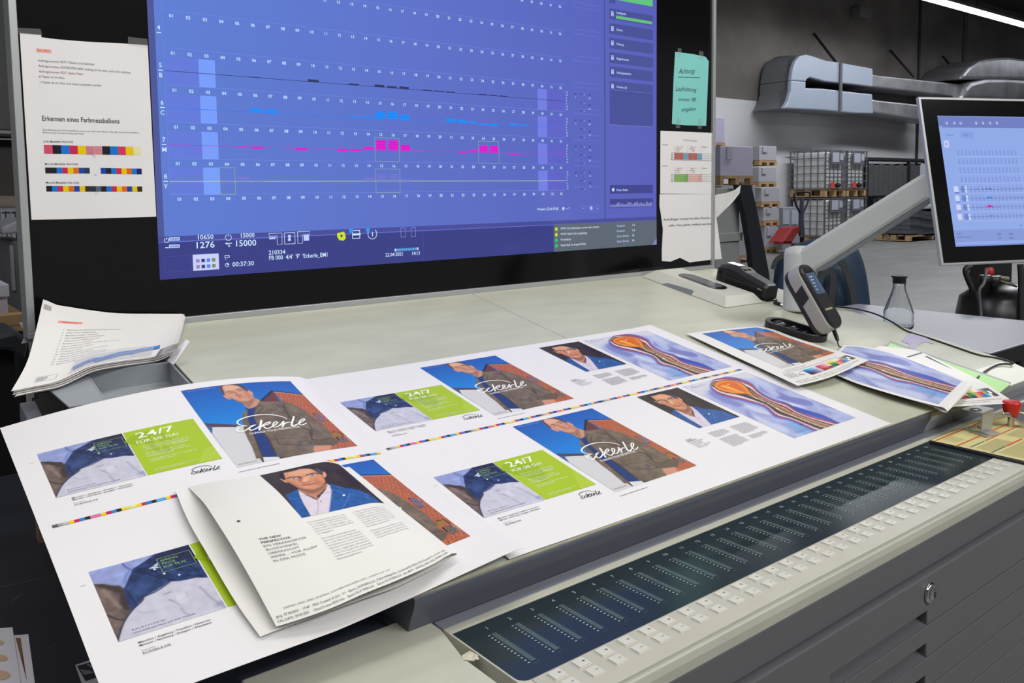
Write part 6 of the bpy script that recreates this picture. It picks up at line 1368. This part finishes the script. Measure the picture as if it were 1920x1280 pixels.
mb.surf(np.array([resamp(a_, 16), resamp(b_, 16)]), 0, (1, 1, 1), True); c_ = [p + (.05, 0, 0) for p in b_]; mb.surf(np.array([resamp([p + (.06, 0, 0) for p in a_], 16), resamp(c_, 16)]), 0); mb.build('wall_hood', pm('duct_side_shaded', (112, 114, 118), .5, .1, var=.06, scale=2), du)  # left side uses the same painted-in shade
pprism('silver_run', [(1636, 139), (1645, 141), (1812, 159), (1812, 183), (1700, 170), (1636, 163)], YD + .1, .7, M_DS, du, .04)
pprism('silver_run', [(1636, 186), (1645, 188), (1760, 200), (1760, 230), (1700, 221), (1638, 211)], YD + .1, .7, M_DS, du, .04)
pprism('bend', [(1803, 148), (1808, 138), (1818, 126), (1840, 113), (1865, 108), (1895, 107), (1960, 116), (1990, 150), (1950, 149)], YD - .2, 1.3, M_DS, du, .12)
pprism('bend', [(1805, 186), (1812, 165), (1822, 154), (1850, 147), (1890, 147), (1960, 152), (1990, 190)], YD - .2, 1.3, M_DS, du, .12)
for l in (((1526, 63), (1567, 116)), ((1669, 94), (1713, 144)), ((1768, 106), (1804, 150))):
    mb = MB(); mb.tube([ay(*l[0], Y1_ - .05), ay(*l[1], YD + .3)], .035, 8); mb.build('brace_rod', M_DARK, du)
mb = MB(); mb.tube([ay(1577, 118, YD - .03), ay(1576, 160, YD - .03), ay(1575.5, 207, YD - .03)], .045, 8); mb.build('clamp_strap', pm('strap_dark', (96, 98, 100), .6), du)
a, b = ay(1614, 10, Y1_ - .3), ay(1634, 35, Y1_ - .3); mb = MB(); mb.box((a[0], Y1_ - .3, b[2]), (b[0], Y1_, a[2])); tag(mb.build('junction_box', pm('box_grey', (120, 118, 114), .6), bevel=.03), 'small grey junction box high on the concrete wall', 'wall box')
# wooden pallet builder
M_WOOD = pm('pallet_wood', (176, 146, 104), .8, var=.25, scale=8)
def pallet(mb, x0, y0, x1, y1, z, h=.17, m=0):
    for k in range(3):
        xa = x0 + (x1 - x0 - .10) * k / 2; mb.box((xa, y0, z), (xa + .10, y1, z + .025), m)
        for j in range(3): ya = y0 + (y1 - y0 - .14) * j / 2; mb.box((xa, ya, z + .025), (xa + .10, ya + .14, z + h - .045), m)
    for j in range(3): ya = y0 + (y1 - y0 - .14) * j / 2; mb.box((x0, ya, z + h - .045), (x1, ya + .14, z + h - .022), m)
    for k in range(5): ya = y0 + (y1 - y0 - .13) * k / 4; mb.box((x0, ya, z + h - .022), (x1, ya + .13, z + h), m)
# white liquid containers in steel cages
M_TANK = pm('tank_white', (214, 214, 212), .5, var=.06, scale=3); M_CAGE = pm('cage_steel', (120, 124, 132), .45, .5); M_PLT = pm('label_plate', (172, 176, 190), .5)
def ibc(o, lab, sx=.95, sy=1.0, hz=1.17):
    t = thing('liquid_container', lab, 'container', o, 'caged liquid containers along the back wall'); x, y, z = o; ph = .19
    mb = MB(); pallet(mb, x, y, x + sx, y + sy, z, ph); mb.build('pallet', M_WOOD, t)
    mb = MB(); mb.box((x + .04, y + .04, z + ph), (x + sx - .04, y + sy - .04, z + hz - .05)); mb.build('tank', M_TANK, t, bevel=.07, seg=3)
    mb = MB(); mb.lathe((x + sx / 2, y + sy / 2, z + hz - .06), [(.11, 0), (.11, .05), (0, .055)], 16); mb.build('lid', M_DARK, t)
    mb = MB(); w_ = .022
    for k in range(6):
        xa = x + (sx - w_) * k / 5; ya = y + (sy - w_) * k / 5
        mb.box((xa, y - .012, z + ph), (xa + w_, y + .010, z + hz)); mb.box((xa, y + sy - .010, z + ph), (xa + w_, y + sy + .012, z + hz))
        mb.box((x - .012, ya, z + ph), (x + .010, ya + w_, z + hz)); mb.box((x + sx - .010, ya, z + ph), (x + sx + .012, ya + w_, z + hz))
    for k in range(6):
        zz_ = z + ph + (hz - ph - w_) * k / 5
        mb.box((x - .02, y - .022, zz_), (x + sx + .02, y - .006, zz_ + w_)); mb.box((x - .02, y + sy + .006, zz_), (x + sx + .02, y + sy + .022, zz_ + w_))
        mb.box((x - .022, y, zz_), (x - .006, y + sy, zz_ + w_)); mb.box((x + sx + .006, y, zz_), (x + sx + .022, y + sy, zz_ + w_))
    mb.build('cage', M_CAGE, t)
    mb = MB(); mb.box((x + .20, y - .035, z + hz - .36), (x + .78, y - .022, z + hz - .04)); lp_ = mb.build('label_plate', M_CAGE, t)
    mb = MB(); mb.box((x + .26, y - .040, z + hz - .30), (x + .56, y - .0355, z + hz - .06)); mb.box((x + .61, y - .040, z + hz - .25), (x + .75, y - .0355, z + hz - .08)); mb.build('paper_labels', M_PLT, lp_)
    mb = MB(); mb.lathe((x + sx / 2 + .02, y - .02, z + ph + .10), [(.05, -.02), (.06, 0), (.06, .06), (.04, .09), (0, .09)], 14, axis=(0, -1, 0)); mb.build('drain_valve', M_DARK, t)
    mb = MB(); mb.box((x + .22, y - .034, z + ph + .02), (x + .38, y - .023, z + ph + .18)); mb.build('hazard_label', pm('label_red', (206, 70, 66), .5), t, 'red warning label')
    return t
cI = az(1517, 457.5, 0); xI, yI = float(cI[0]), min(float(cI[1]), Y1_ - 1.15)
i0 = ibc((xI, yI, 0), 'caged white container on the floor right behind the red pallet truck')
labs = [((1.02, 0, 0), 'caged white container on the floor, directly right of the one behind the pallet truck'), ((0, 0, 1.20), 'caged white container on the upper level, nearest the paper pallets'), ((1.02, 0, 1.20), 'caged white container on the upper level, farther from the paper pallets'),
        ((4.0, 0, 0), 'caged white container on the floor, left one behind the swivel arm'), ((5.08, 0, 0), 'caged white container on the floor, right one behind the swivel arm')]
for d_, l_ in labs: dup(i0, d_, l_)
# paper stacks on pallets
M_STK = pm('stack_lilac', (186, 182, 204), .7, var=.05, scale=2, stretch=(1, 1, 30)); M_STG = pm('stack_grey', (172, 172, 180), .7, var=.06, scale=2, stretch=(1, 1, 30))
def pstack(Y, px0, px1, pyt, pyb, dy, lab, m, ph=.14, side=True, tags=1):
    a, b = ay(px0, pyt, Y), ay(px1, pyb, Y)
    if pyb > 450: b[2] = ph
    t = thing('paper_pallet', lab, 'paper pallet', (a[0], Y, b[2] - ph), 'paper stacks on pallets by the back wall')
    mb = MB(); pallet(mb, a[0], Y, b[0], Y + dy, b[2] - ph, ph); mb.build('pallet', M_WOOD, t)
    mb = MB(); mb.box((a[0] + .01, Y + .01, b[2]), (b[0] - .01, Y + dy - .01, a[2])); mb.build('paper_block', m, t, bevel=.01)
    w_ = b[0] - a[0]; h_ = a[2] - b[2]
    for k in range(tags): mb = MB(); mb.box((a[0] + w_ * (.18 + .4 * k), Y - .012, a[2] - min(h_ * .45, .35)), (a[0] + w_ * (.18 + .4 * k) + .16, Y + .008, a[2] - .02)); mb.build('job_ticket', M_PLT, t)
    return t
pstack(9.2, 1351, 1413, 273, 330, .9, 'wide lilac grey paper stack on a pallet just right of the big screen', M_STK, .17)
pstack(9.2, 1353, 1417, 348, 455, .9, 'paper stack on the bottom pallet under the wide lilac one', M_STG, .14, tags=2)
pstack(10.0, 1322, 1360, 218, 268, .8, 'tall narrow lilac paper stack peeping out above the screen edge', M_STK, .1, tags=0)
yS = 10.4
pstack(yS, 1424, 1457, 273, 301, .8, 'grey paper stack, topmost of the column left of the containers', M_STG, .11)
pstack(yS, 1423, 1456, 313, 341, .8, 'grey paper stack, second from the top of the column left of the containers', M_STG, .11)
pstack(yS, 1428, 1463, 352, 378, .8, 'grey paper stack, third from the top of the column left of the containers', M_STG, .11)
pstack(yS, 1432, 1462, 389, 413, .8, 'grey paper stack, fourth from the top of the column left of the containers', M_STG, .11)
pstack(yS, 1434, 1460, 424, 456, .8, 'grey paper stack, lowest of the column left of the containers', M_STG, .11)
cb_ = thing('grey_cabinet', 'grey metal box with two white sheets beside the lowest containers', 'cabinet', (17.5, 10.6, 0))
a, b = ay(1468, 389, 10.6), ay(1500, 432, 10.6); mb = MB(); mb.box((a[0], 10.6, 0.0), (b[0], 10.88, a[2])); mb.build('body', pm('cab_grey', (140, 144, 156), .5), cb_, bevel=.01)
for x in (1464, 1480): a, b = ay(x + 5, 394, 10.58), ay(x + 16.5, 420, 10.58); mb = MB(); mb.box((a[0], 10.585, b[2]), (b[0], 10.60, a[2])); mb.build('sheet', M_PLT, cb_)
# red pallet truck
tk = thing('pallet_truck', 'red hand pallet truck with black handle in front of the containers', 'pallet truck', ay(1485, 460, 9.95)); YT = 9.95
M_RED = pm('truck_red', (150, 44, 46), .5, var=.1)
pprism('body', [(1466, 456), (1478, 440), (1486, 428), (1502, 424), (1501, 432), (1494, 440), (1484, 456)], YT, .35, M_RED, tk, .01)
for dy in (0, .22): pprism('fork', [(1462, 452), (1486, 452), (1486, 458), (1462, 458)], YT + dy, .16, M_RED, tk, .01)
for p in ((1492, 448), (1504, 450)): c2_ = ay(*p, YT); c2_[2] = .111; mb = MB(); mb.lathe(c2_, [(0, -.06), (.10, -.06), (.11, 0), (.10, .06), (0, .06)], 18, axis=(0, 1, 0)); mb.build('wheel', M_DARK, tk)
mb = MB(); mb.tube([ay(1503, 442, YT), ay(1502, 405, YT), ay(1503, 370, YT)], [.07, .05, .035], 10); mb.build('mast', M_NAVY, tk)
mb = MB(); mb.tube(crom([ay(*p, YT) for p in ((1503, 404), (1493, 385), (1489, 368), (1492, 361), (1503, 360), (1518, 361), (1517, 372), (1510, 390), (1503, 404))], 4, False), .022, 8, cap=False); mb.build('handle', M_DARK, tk)
# dark stacks at the far right of the wall
M_CR = pm('crate_dark', (74, 74, 78), .6, var=.25, scale=3, stretch=(1, 1, 14))
dc = thing('dark_crate_rack', 'rack of dark grey crates on top of the floor containers behind the swivel arm', 'rack', (24, 11.6, 0)); YR = yI + .1
for x0_, x1_ in ((1630, 1704), (1708, 1734), (1738, 1790)):
    a, b = ay(x0_, 306, YR), ay(x1_, 355, YR); n = int(8 if x1_ - x0_ > 40 else 3)
    for k in range(n):
        w_ = (b[0] - a[0]) / n; mb = MB(); mb.box((a[0] + w_ * k, YR, 1.185), (a[0] + w_ * (k + .9), YR + .5, a[2] - .05 * (k % 2))); mb.build('crate_column', M_CR, dc, bevel=.02)
for p0, p1 in (((1626, 300), (1792, 304)),): a, b = ay(*p0, YR - .05), ay(*p1, YR - .05); mb = MB(); mb.box((a[0], YR - .05, b[2]), (b[0], YR + .6, b[2] + .07)); mb.build('top_bar', M_DARK, dc)
for x in (1626, 1705, 1735): a = ay(x, 300, YR - .05); mb = MB(); mb.box((a[0], YR - .06, 1.185), (a[0] + .07, YR + .02, a[2])); mb.build('post', M_DARK, dc)
bg = thing('bagged_pallet', 'pallet of dark sagging sacks near the edge of the touch screen', 'pallet', ay(1730, 440, 9.9)); YB = 9.9
a, b = ay(1708, 392, YB), ay(1790, 433, YB)
mb = MB(); pallet(mb, a[0], YB, b[0], YB + .9, max(b[2] - .17, .01), .15); mb.build('pallet', M_WOOD, bg)
for k in range(6):
    z0_ = b[2] + (a[2] - b[2]) * k / 6; h_ = (a[2] - b[2]) / 6
    mb = MB(); xs2 = np.linspace(a[0], b[0], 12); V = []
    bot_ = [(x, YB + .02 * (k % 2), z0_ + .05 * math.sin((x - a[0]) * 3.2 + 1.2) - .03) for x in xs2]; top_ = [(x, YB + .02 * (k % 2), z0_ + h_ * .92 + .05 * math.sin((x - a[0]) * 3.2 + 1.2) - .03) for x in xs2]
    V = bot_ + top_[::-1]; mb.hexa(V, [(x, y + .85, z) for x, y, z in V]); mb.build('sack_layer', pm('sack_dark', (88, 90, 98), .4, var=.3, scale=4), bg)
a2 = ay(1725, 382, YB - .02); mb = MB(); mb.box((a[0] + .05, YB, a[2] - .02), (b[0], YB + .8, a[2] + .12)); mb.build('white_top', M_TANK, bg, bevel=.04)
# ---------------------------------------------------------------- grey locker, curled sheet and leaning black board right of the screen
M_LK = pm('locker_grey', (140, 144, 144), .5, var=.04)
lk = thing('grey_locker', 'plain grey metal locker standing behind the right screen edge', 'locker', (2.2, 1.7, 0)); YL = 1.72
a, b = ay(1343, 352, YL), ay(1386, 480, YL); mb = MB(); mb.box((a[0], YL, 0), (b[0], YL + .45, a[2])); mb.build('body', M_LK, lk, bevel=.004)
s1_, s2_ = ay(1343, 446, YL), ay(1387, 446, YL); mb = MB(); mb.box((s1_[0] - .002, YL - .012, s1_[2] - .02), (s2_[0] + .006, YL, s1_[2] + .02)); mb.build('door_lip', M_LK, lk, bevel=.002)
pprism('leaning_board', [(1384, 346), (1409, 346), (1421, 400), (1443, 515), (1450, 620), (1420, 620), (1410, 480), (1397, 400)], 1.66, .03, pm('board_navy', (24, 28, 38), .5), None, .002)
lb = bpy.data.objects['leaning_board']; tag(lb, 'narrow black board leaning beside the grey locker', 'board')
pts_ = [(1337, 366), (1360, 362), (1378, 356), (1389, 347), (1387, 362), (1374, 378), (1356, 396), (1344, 408)]
mb = MB(); q = [ay(x, y, 1.032 + .03 * ((x - 1337) / 50) ** 2) for x, y in pts_]; mb.hexa(q, [p + (0, .0006, 0) for p in q], 0, (.80, .79, .77)); tag(mb.build('curled_sheet', M_PAPER), 'white curled sheet sticking out behind the right edge of the screen', 'paper')
# ---------------------------------------------------------------- background on the left
def pbox(name, Y, x0, y0, x1, y1, dy, m, parent, bev=.004):
    a, b = ay(x0, y0, Y), ay(x1, y1, Y); mb = MB(); mb.box((a[0], Y, max(b[2], .005)), (b[0], Y + dy, a[2])); return mb.build(name, m, parent, bevel=bev)
rk_ = thing('storage_shelf', 'dark storage shelf with brown roll seen left of the screen', 'shelf', (-1.2, 5.2, 0))
pbox('back_panel', 5.3, -140, -240, 64, 245, .05, pm('panel_grey', (70, 71, 74), .6), rk_); pbox('beam', 5.2, -140, 246, 68, 258, .15, M_DARK, rk_)
pbox('inner_wall', 5.4, -140, 258, 68, 372, .05, pm('inner_brown', (70, 66, 64), .7, var=.2, scale=2), rk_); pbox('shelf_board', 5.2, -140, 368, 72, 373, .4, M_DARK, rk_)
for x in (-138, 66): a = ay(x, 300, 5.22); mb = MB(); mb.box((a[0], 5.22, 0), (a[0] + .06, 5.6, 3.6)); mb.build('post', M_DARK, rk_)
a, b = ay(-120, 382, 5.15), ay(60, 384, 5.15); mb = MB(); mb.tube([a, b], .055, 14); tag(mb.build('wrapping_roll', pm('roll_brown', (112, 100, 88), .7, var=.3, scale=6)), 'long brown wrapped roll on the dark shelf left of the screen', 'roll')
rd = thing('tube_rack', 'rack of upright white and blue tubes left of the screen', 'rack', (-1.2, 4.9, 0)); k = 0
for x in range(-60, 62, 9):
    pbox('tube', 4.95, x, 396, x + 4.6, 490, .04, pm('tube_white', (170, 176, 200), .5) if k % 2 else pm('tube_blue', (60, 66, 110), .5), rd, .002); k += 1
pbox('rail', 5.0, -64, 392, 66, 397, .04, M_RAIL, rd)
for x in (-60, 50): a = ay(x, 400, 5.02); mb = MB(); mb.box((a[0], 5.0, 0), (a[0] + .04, 5.04, ay(0, 397, 5)[2])); mb.build('foot', M_DARK, rd)
pr_ = thing('office_printer', 'grey office printer with pale tray left of the screen', 'printer', (-.9, 3.9, 0)); YQ = 3.9
pbox('case', YQ, 16, 450, 62, 596, .5, pm('printer_grey', (96, 98, 104), .5, var=.08, scale=4), pr_, .02); pbox('front_panel', YQ - .02, 18, 460, 30, 545, .02, pm('printer_side', (140, 142, 148), .5), pr_)
pprism('paper_tray', [(2, 427), (12, 422), (44, 408), (60, 412), (60, 430), (44, 436), (4, 440)], YQ - .1, .45, pm('tray_pale', (150, 152, 162), .5), pr_, .01)
a, b = ay(16, 590, YQ), ay(62, 596, YQ); mb = MB(); mb.box((a[0] + .02, YQ + .04, 0), (b[0] - .02, YQ + .45, b[2] + .02)); mb.build('stand', M_DARK, pr_)
wp_ = thing('white_paper_pallet', 'white paper stack on a wooden pallet at the left picture edge', 'paper pallet', (-1.3, 3.4, 0)); YW = 3.3
pbox('paper_block', YW, -70, 556, 16, 594, .5, pm('paper_lilac', (190, 188, 206), .7), wp_); pbox('top_sheets', YW - .02, -70, 538, 18, 556, .52, pm('paper_white', (206, 204, 220), .7), wp_)
a, b = ay(-80, 594, YW), ay(40, 614, YW); mb = MB(); pallet(mb, a[0], YW - .1, b[0], YW + .6, b[2], a[2] - b[2]); mb.build('pallet', M_WOOD, wp_)
mb = MB(); mb.box((a[0] + .02, YW - .05, 0), (b[0] - .02, YW + .55, b[2])); mb.build('lift_table', M_DARK, wp_)
mb = MB(); q = [ay(x, y, 1.032) for x, y in ((36, 604), (58, 606), (66, 640), (40, 644), (48, 626))]; mb.hexa(q, [p + (0, .0006, 0) for p in q], 0, (.72, .71, .80))
tag(mb.build('loose_paper', M_PAPER), 'white crumpled paper corner sticking out at the lower left of the screen', 'paper')
bm_ = thing('carton_sheet', 'upright brown and white corrugated carton standing left of the desk', 'carton', (-.33, .95, 0))
pprism('white_face', [(52, 735), (64, 732), (66, 800), (56, 804)], .93, .02, pm('carton_white', (176, 172, 176), .7), bm_); pprism('brown_face', [(64, 728), (92, 722), (95, 800), (66, 808)], .95, .02, pm('carton_brown', (134, 108, 84), .8, var=.2, scale=20), bm_)
a, b = ay(60, 800, .94), ay(92, 800, .94); mb = MB(); mb.box((a[0], .935, .80), (b[0], .965, a[2] + .03)); mb.build('carton_base', pm('carton_brown', (134, 108, 84), .8), bm_)
rb = thing('rubber_bumper', 'dark grey angular bumper bar at the left picture edge', 'bumper', (-.6, 1.9, 0))
pprism('bar', [(-60, 612), (0, 628), (28, 622), (50, 632), (52, 650), (46, 676), (24, 658), (0, 656), (-60, 650)], 1.85, .25, pm('bumper_grey', (58, 62, 68), .5, var=.1), rb, .01)
a = ay(-40, 650, 1.9); mb = MB(); mb.box((a[0], 1.90, 0), (a[0] + .08, 2.0, a[2] + .01)); mb.build('bumper_post', M_DARK, rb)
# black table under the overhanging sheet
ZB_ = .80
M_BT = pm('black_table', (44, 46, 55), .36, var=.30, scale=5, spec=.5, bump=.05, bscale=30)
bk = thing('black_table', 'low glossy black scratched table at the left under the overhanging sheet', 'table', (-.9, .6, 0))
mb = MB(); mb.box((-1.60, -.60, ZB_ - .03), (-.248, .086, ZB_)); mb.box((-1.60, .086, ZB_ - .03), (-.102, 1.40, ZB_)); mb.build('table_top', M_BT, bk, bevel=.002)
for x, y in ((-1.55, -.55), (-.40, -.55), (-1.55, 1.35), (-.40, 1.35)): mb = MB(); mb.box((x - .03, y - .03, 0), (x + .03, y + .03, ZB_ - .03)); mb.build('leg', M_DARK, bk)
for (x0, y0, x1, y1) in ((28, 1190, 33, 1188), (62, 1190, 73, 1188), (88, 1214, 104, 1206), (0, 1100, 110, 1076), (6, 893, 60, 882), (20, 1128, 40, 1114)):
    p, q = az(x0, y0, ZB_ + .0004), az(x1, y1, ZB_ + .0004); d_ = unit(q - p); n_ = np.cross(d_, (0, 0, 1)) * .0006; mb = MB(); mb.add([p, q, q + n_, p + n_], [[0, 1, 2, 3]]); mb.build('scratch', pm('scratch', (120, 122, 132), .4), bk)
def flatpaper(px, z, col=(.74, .73, .80)):
    q = [az(x, y, z) for x, y in px]; N_ = Paper(flat_S((0, 0, z + .0005), (1, 0, 0), (0, -1, 0))); N_.mb.hexa(q[::-1], [p + (0, 0, .0005) for p in q][::-1], 0, col); return N_
N_ = flatpaper([(55, 1188), (52, 1180), (54, 1280), (67, 1280)], ZB_)
N_ = flatpaper([(20, 1192), (53, 1189), (72, 1330), (20, 1330)], ZB_ + .0002)
def zq(x, y, z=ZB_ + .0007): p = az(x, y, z); return float(p[0]), float(-p[1])
N_.poly([zq(29, 1196), zq(38.5, 1196), zq(50, 1276)], (126, 100, 78), .0006); N_.poly([zq(39, 1225), zq(44, 1238), zq(50, 1276)], (96, 34, 36), .0008)
tag(N_.mb.build('printed_card', M_PRINT, fixn=False), 'white card with a narrow brown wedge on the black table', 'card', 'cards on the black table')
N_ = flatpaper([(-60, 1184), (0, 1178), (23.5, 1176), (40, 1290), (46, 1340), (-60, 1340)], ZB_ + .0018)
for cx0, cy0, rx_, ry_ in ((-4, 1205, 12, 5), (-2, 1234, 17, 6.5), (-4, 1266, 24, 9.5)):
    N_.poly([zq(cx0 + rx_ * math.cos(t), cy0 + ry_ * math.sin(t), ZB_ + .0023) for t in np.linspace(0, 2 * np.pi, 16, endpoint=False)], (206, 178, 150), .0006)
tag(N_.mb.build('printed_card', M_PRINT, fixn=False), 'white card with three beige ovals at the lower left picture corner', 'card', 'cards on the black table')
ph_ = [(141, 1247), (180, 1234), (214, 1282), (160, 1300)]
N_ = flatpaper(ph_, ZB_ + .0002, (.45, .46, .50)); z2 = ZB_ + .0011
N_.poly([zq(144, 1249), zq(175, 1240), zq(187, 1268), zq(160, 1277)], (44, 46, 52), .0006); N_.poly([zq(150, 1256), zq(158, 1266), zq(176, 1262), zq(170, 1258)], (110, 114, 120), .0009); N_.poly([zq(162, 1247), zq(174, 1254), zq(176, 1252), zq(165, 1245)], (120, 124, 130), .0009)
tag(N_.mb.build('dark_photo', M_PRINT, fixn=False), 'small dark photograph half under the sheet on the black table', 'photo')
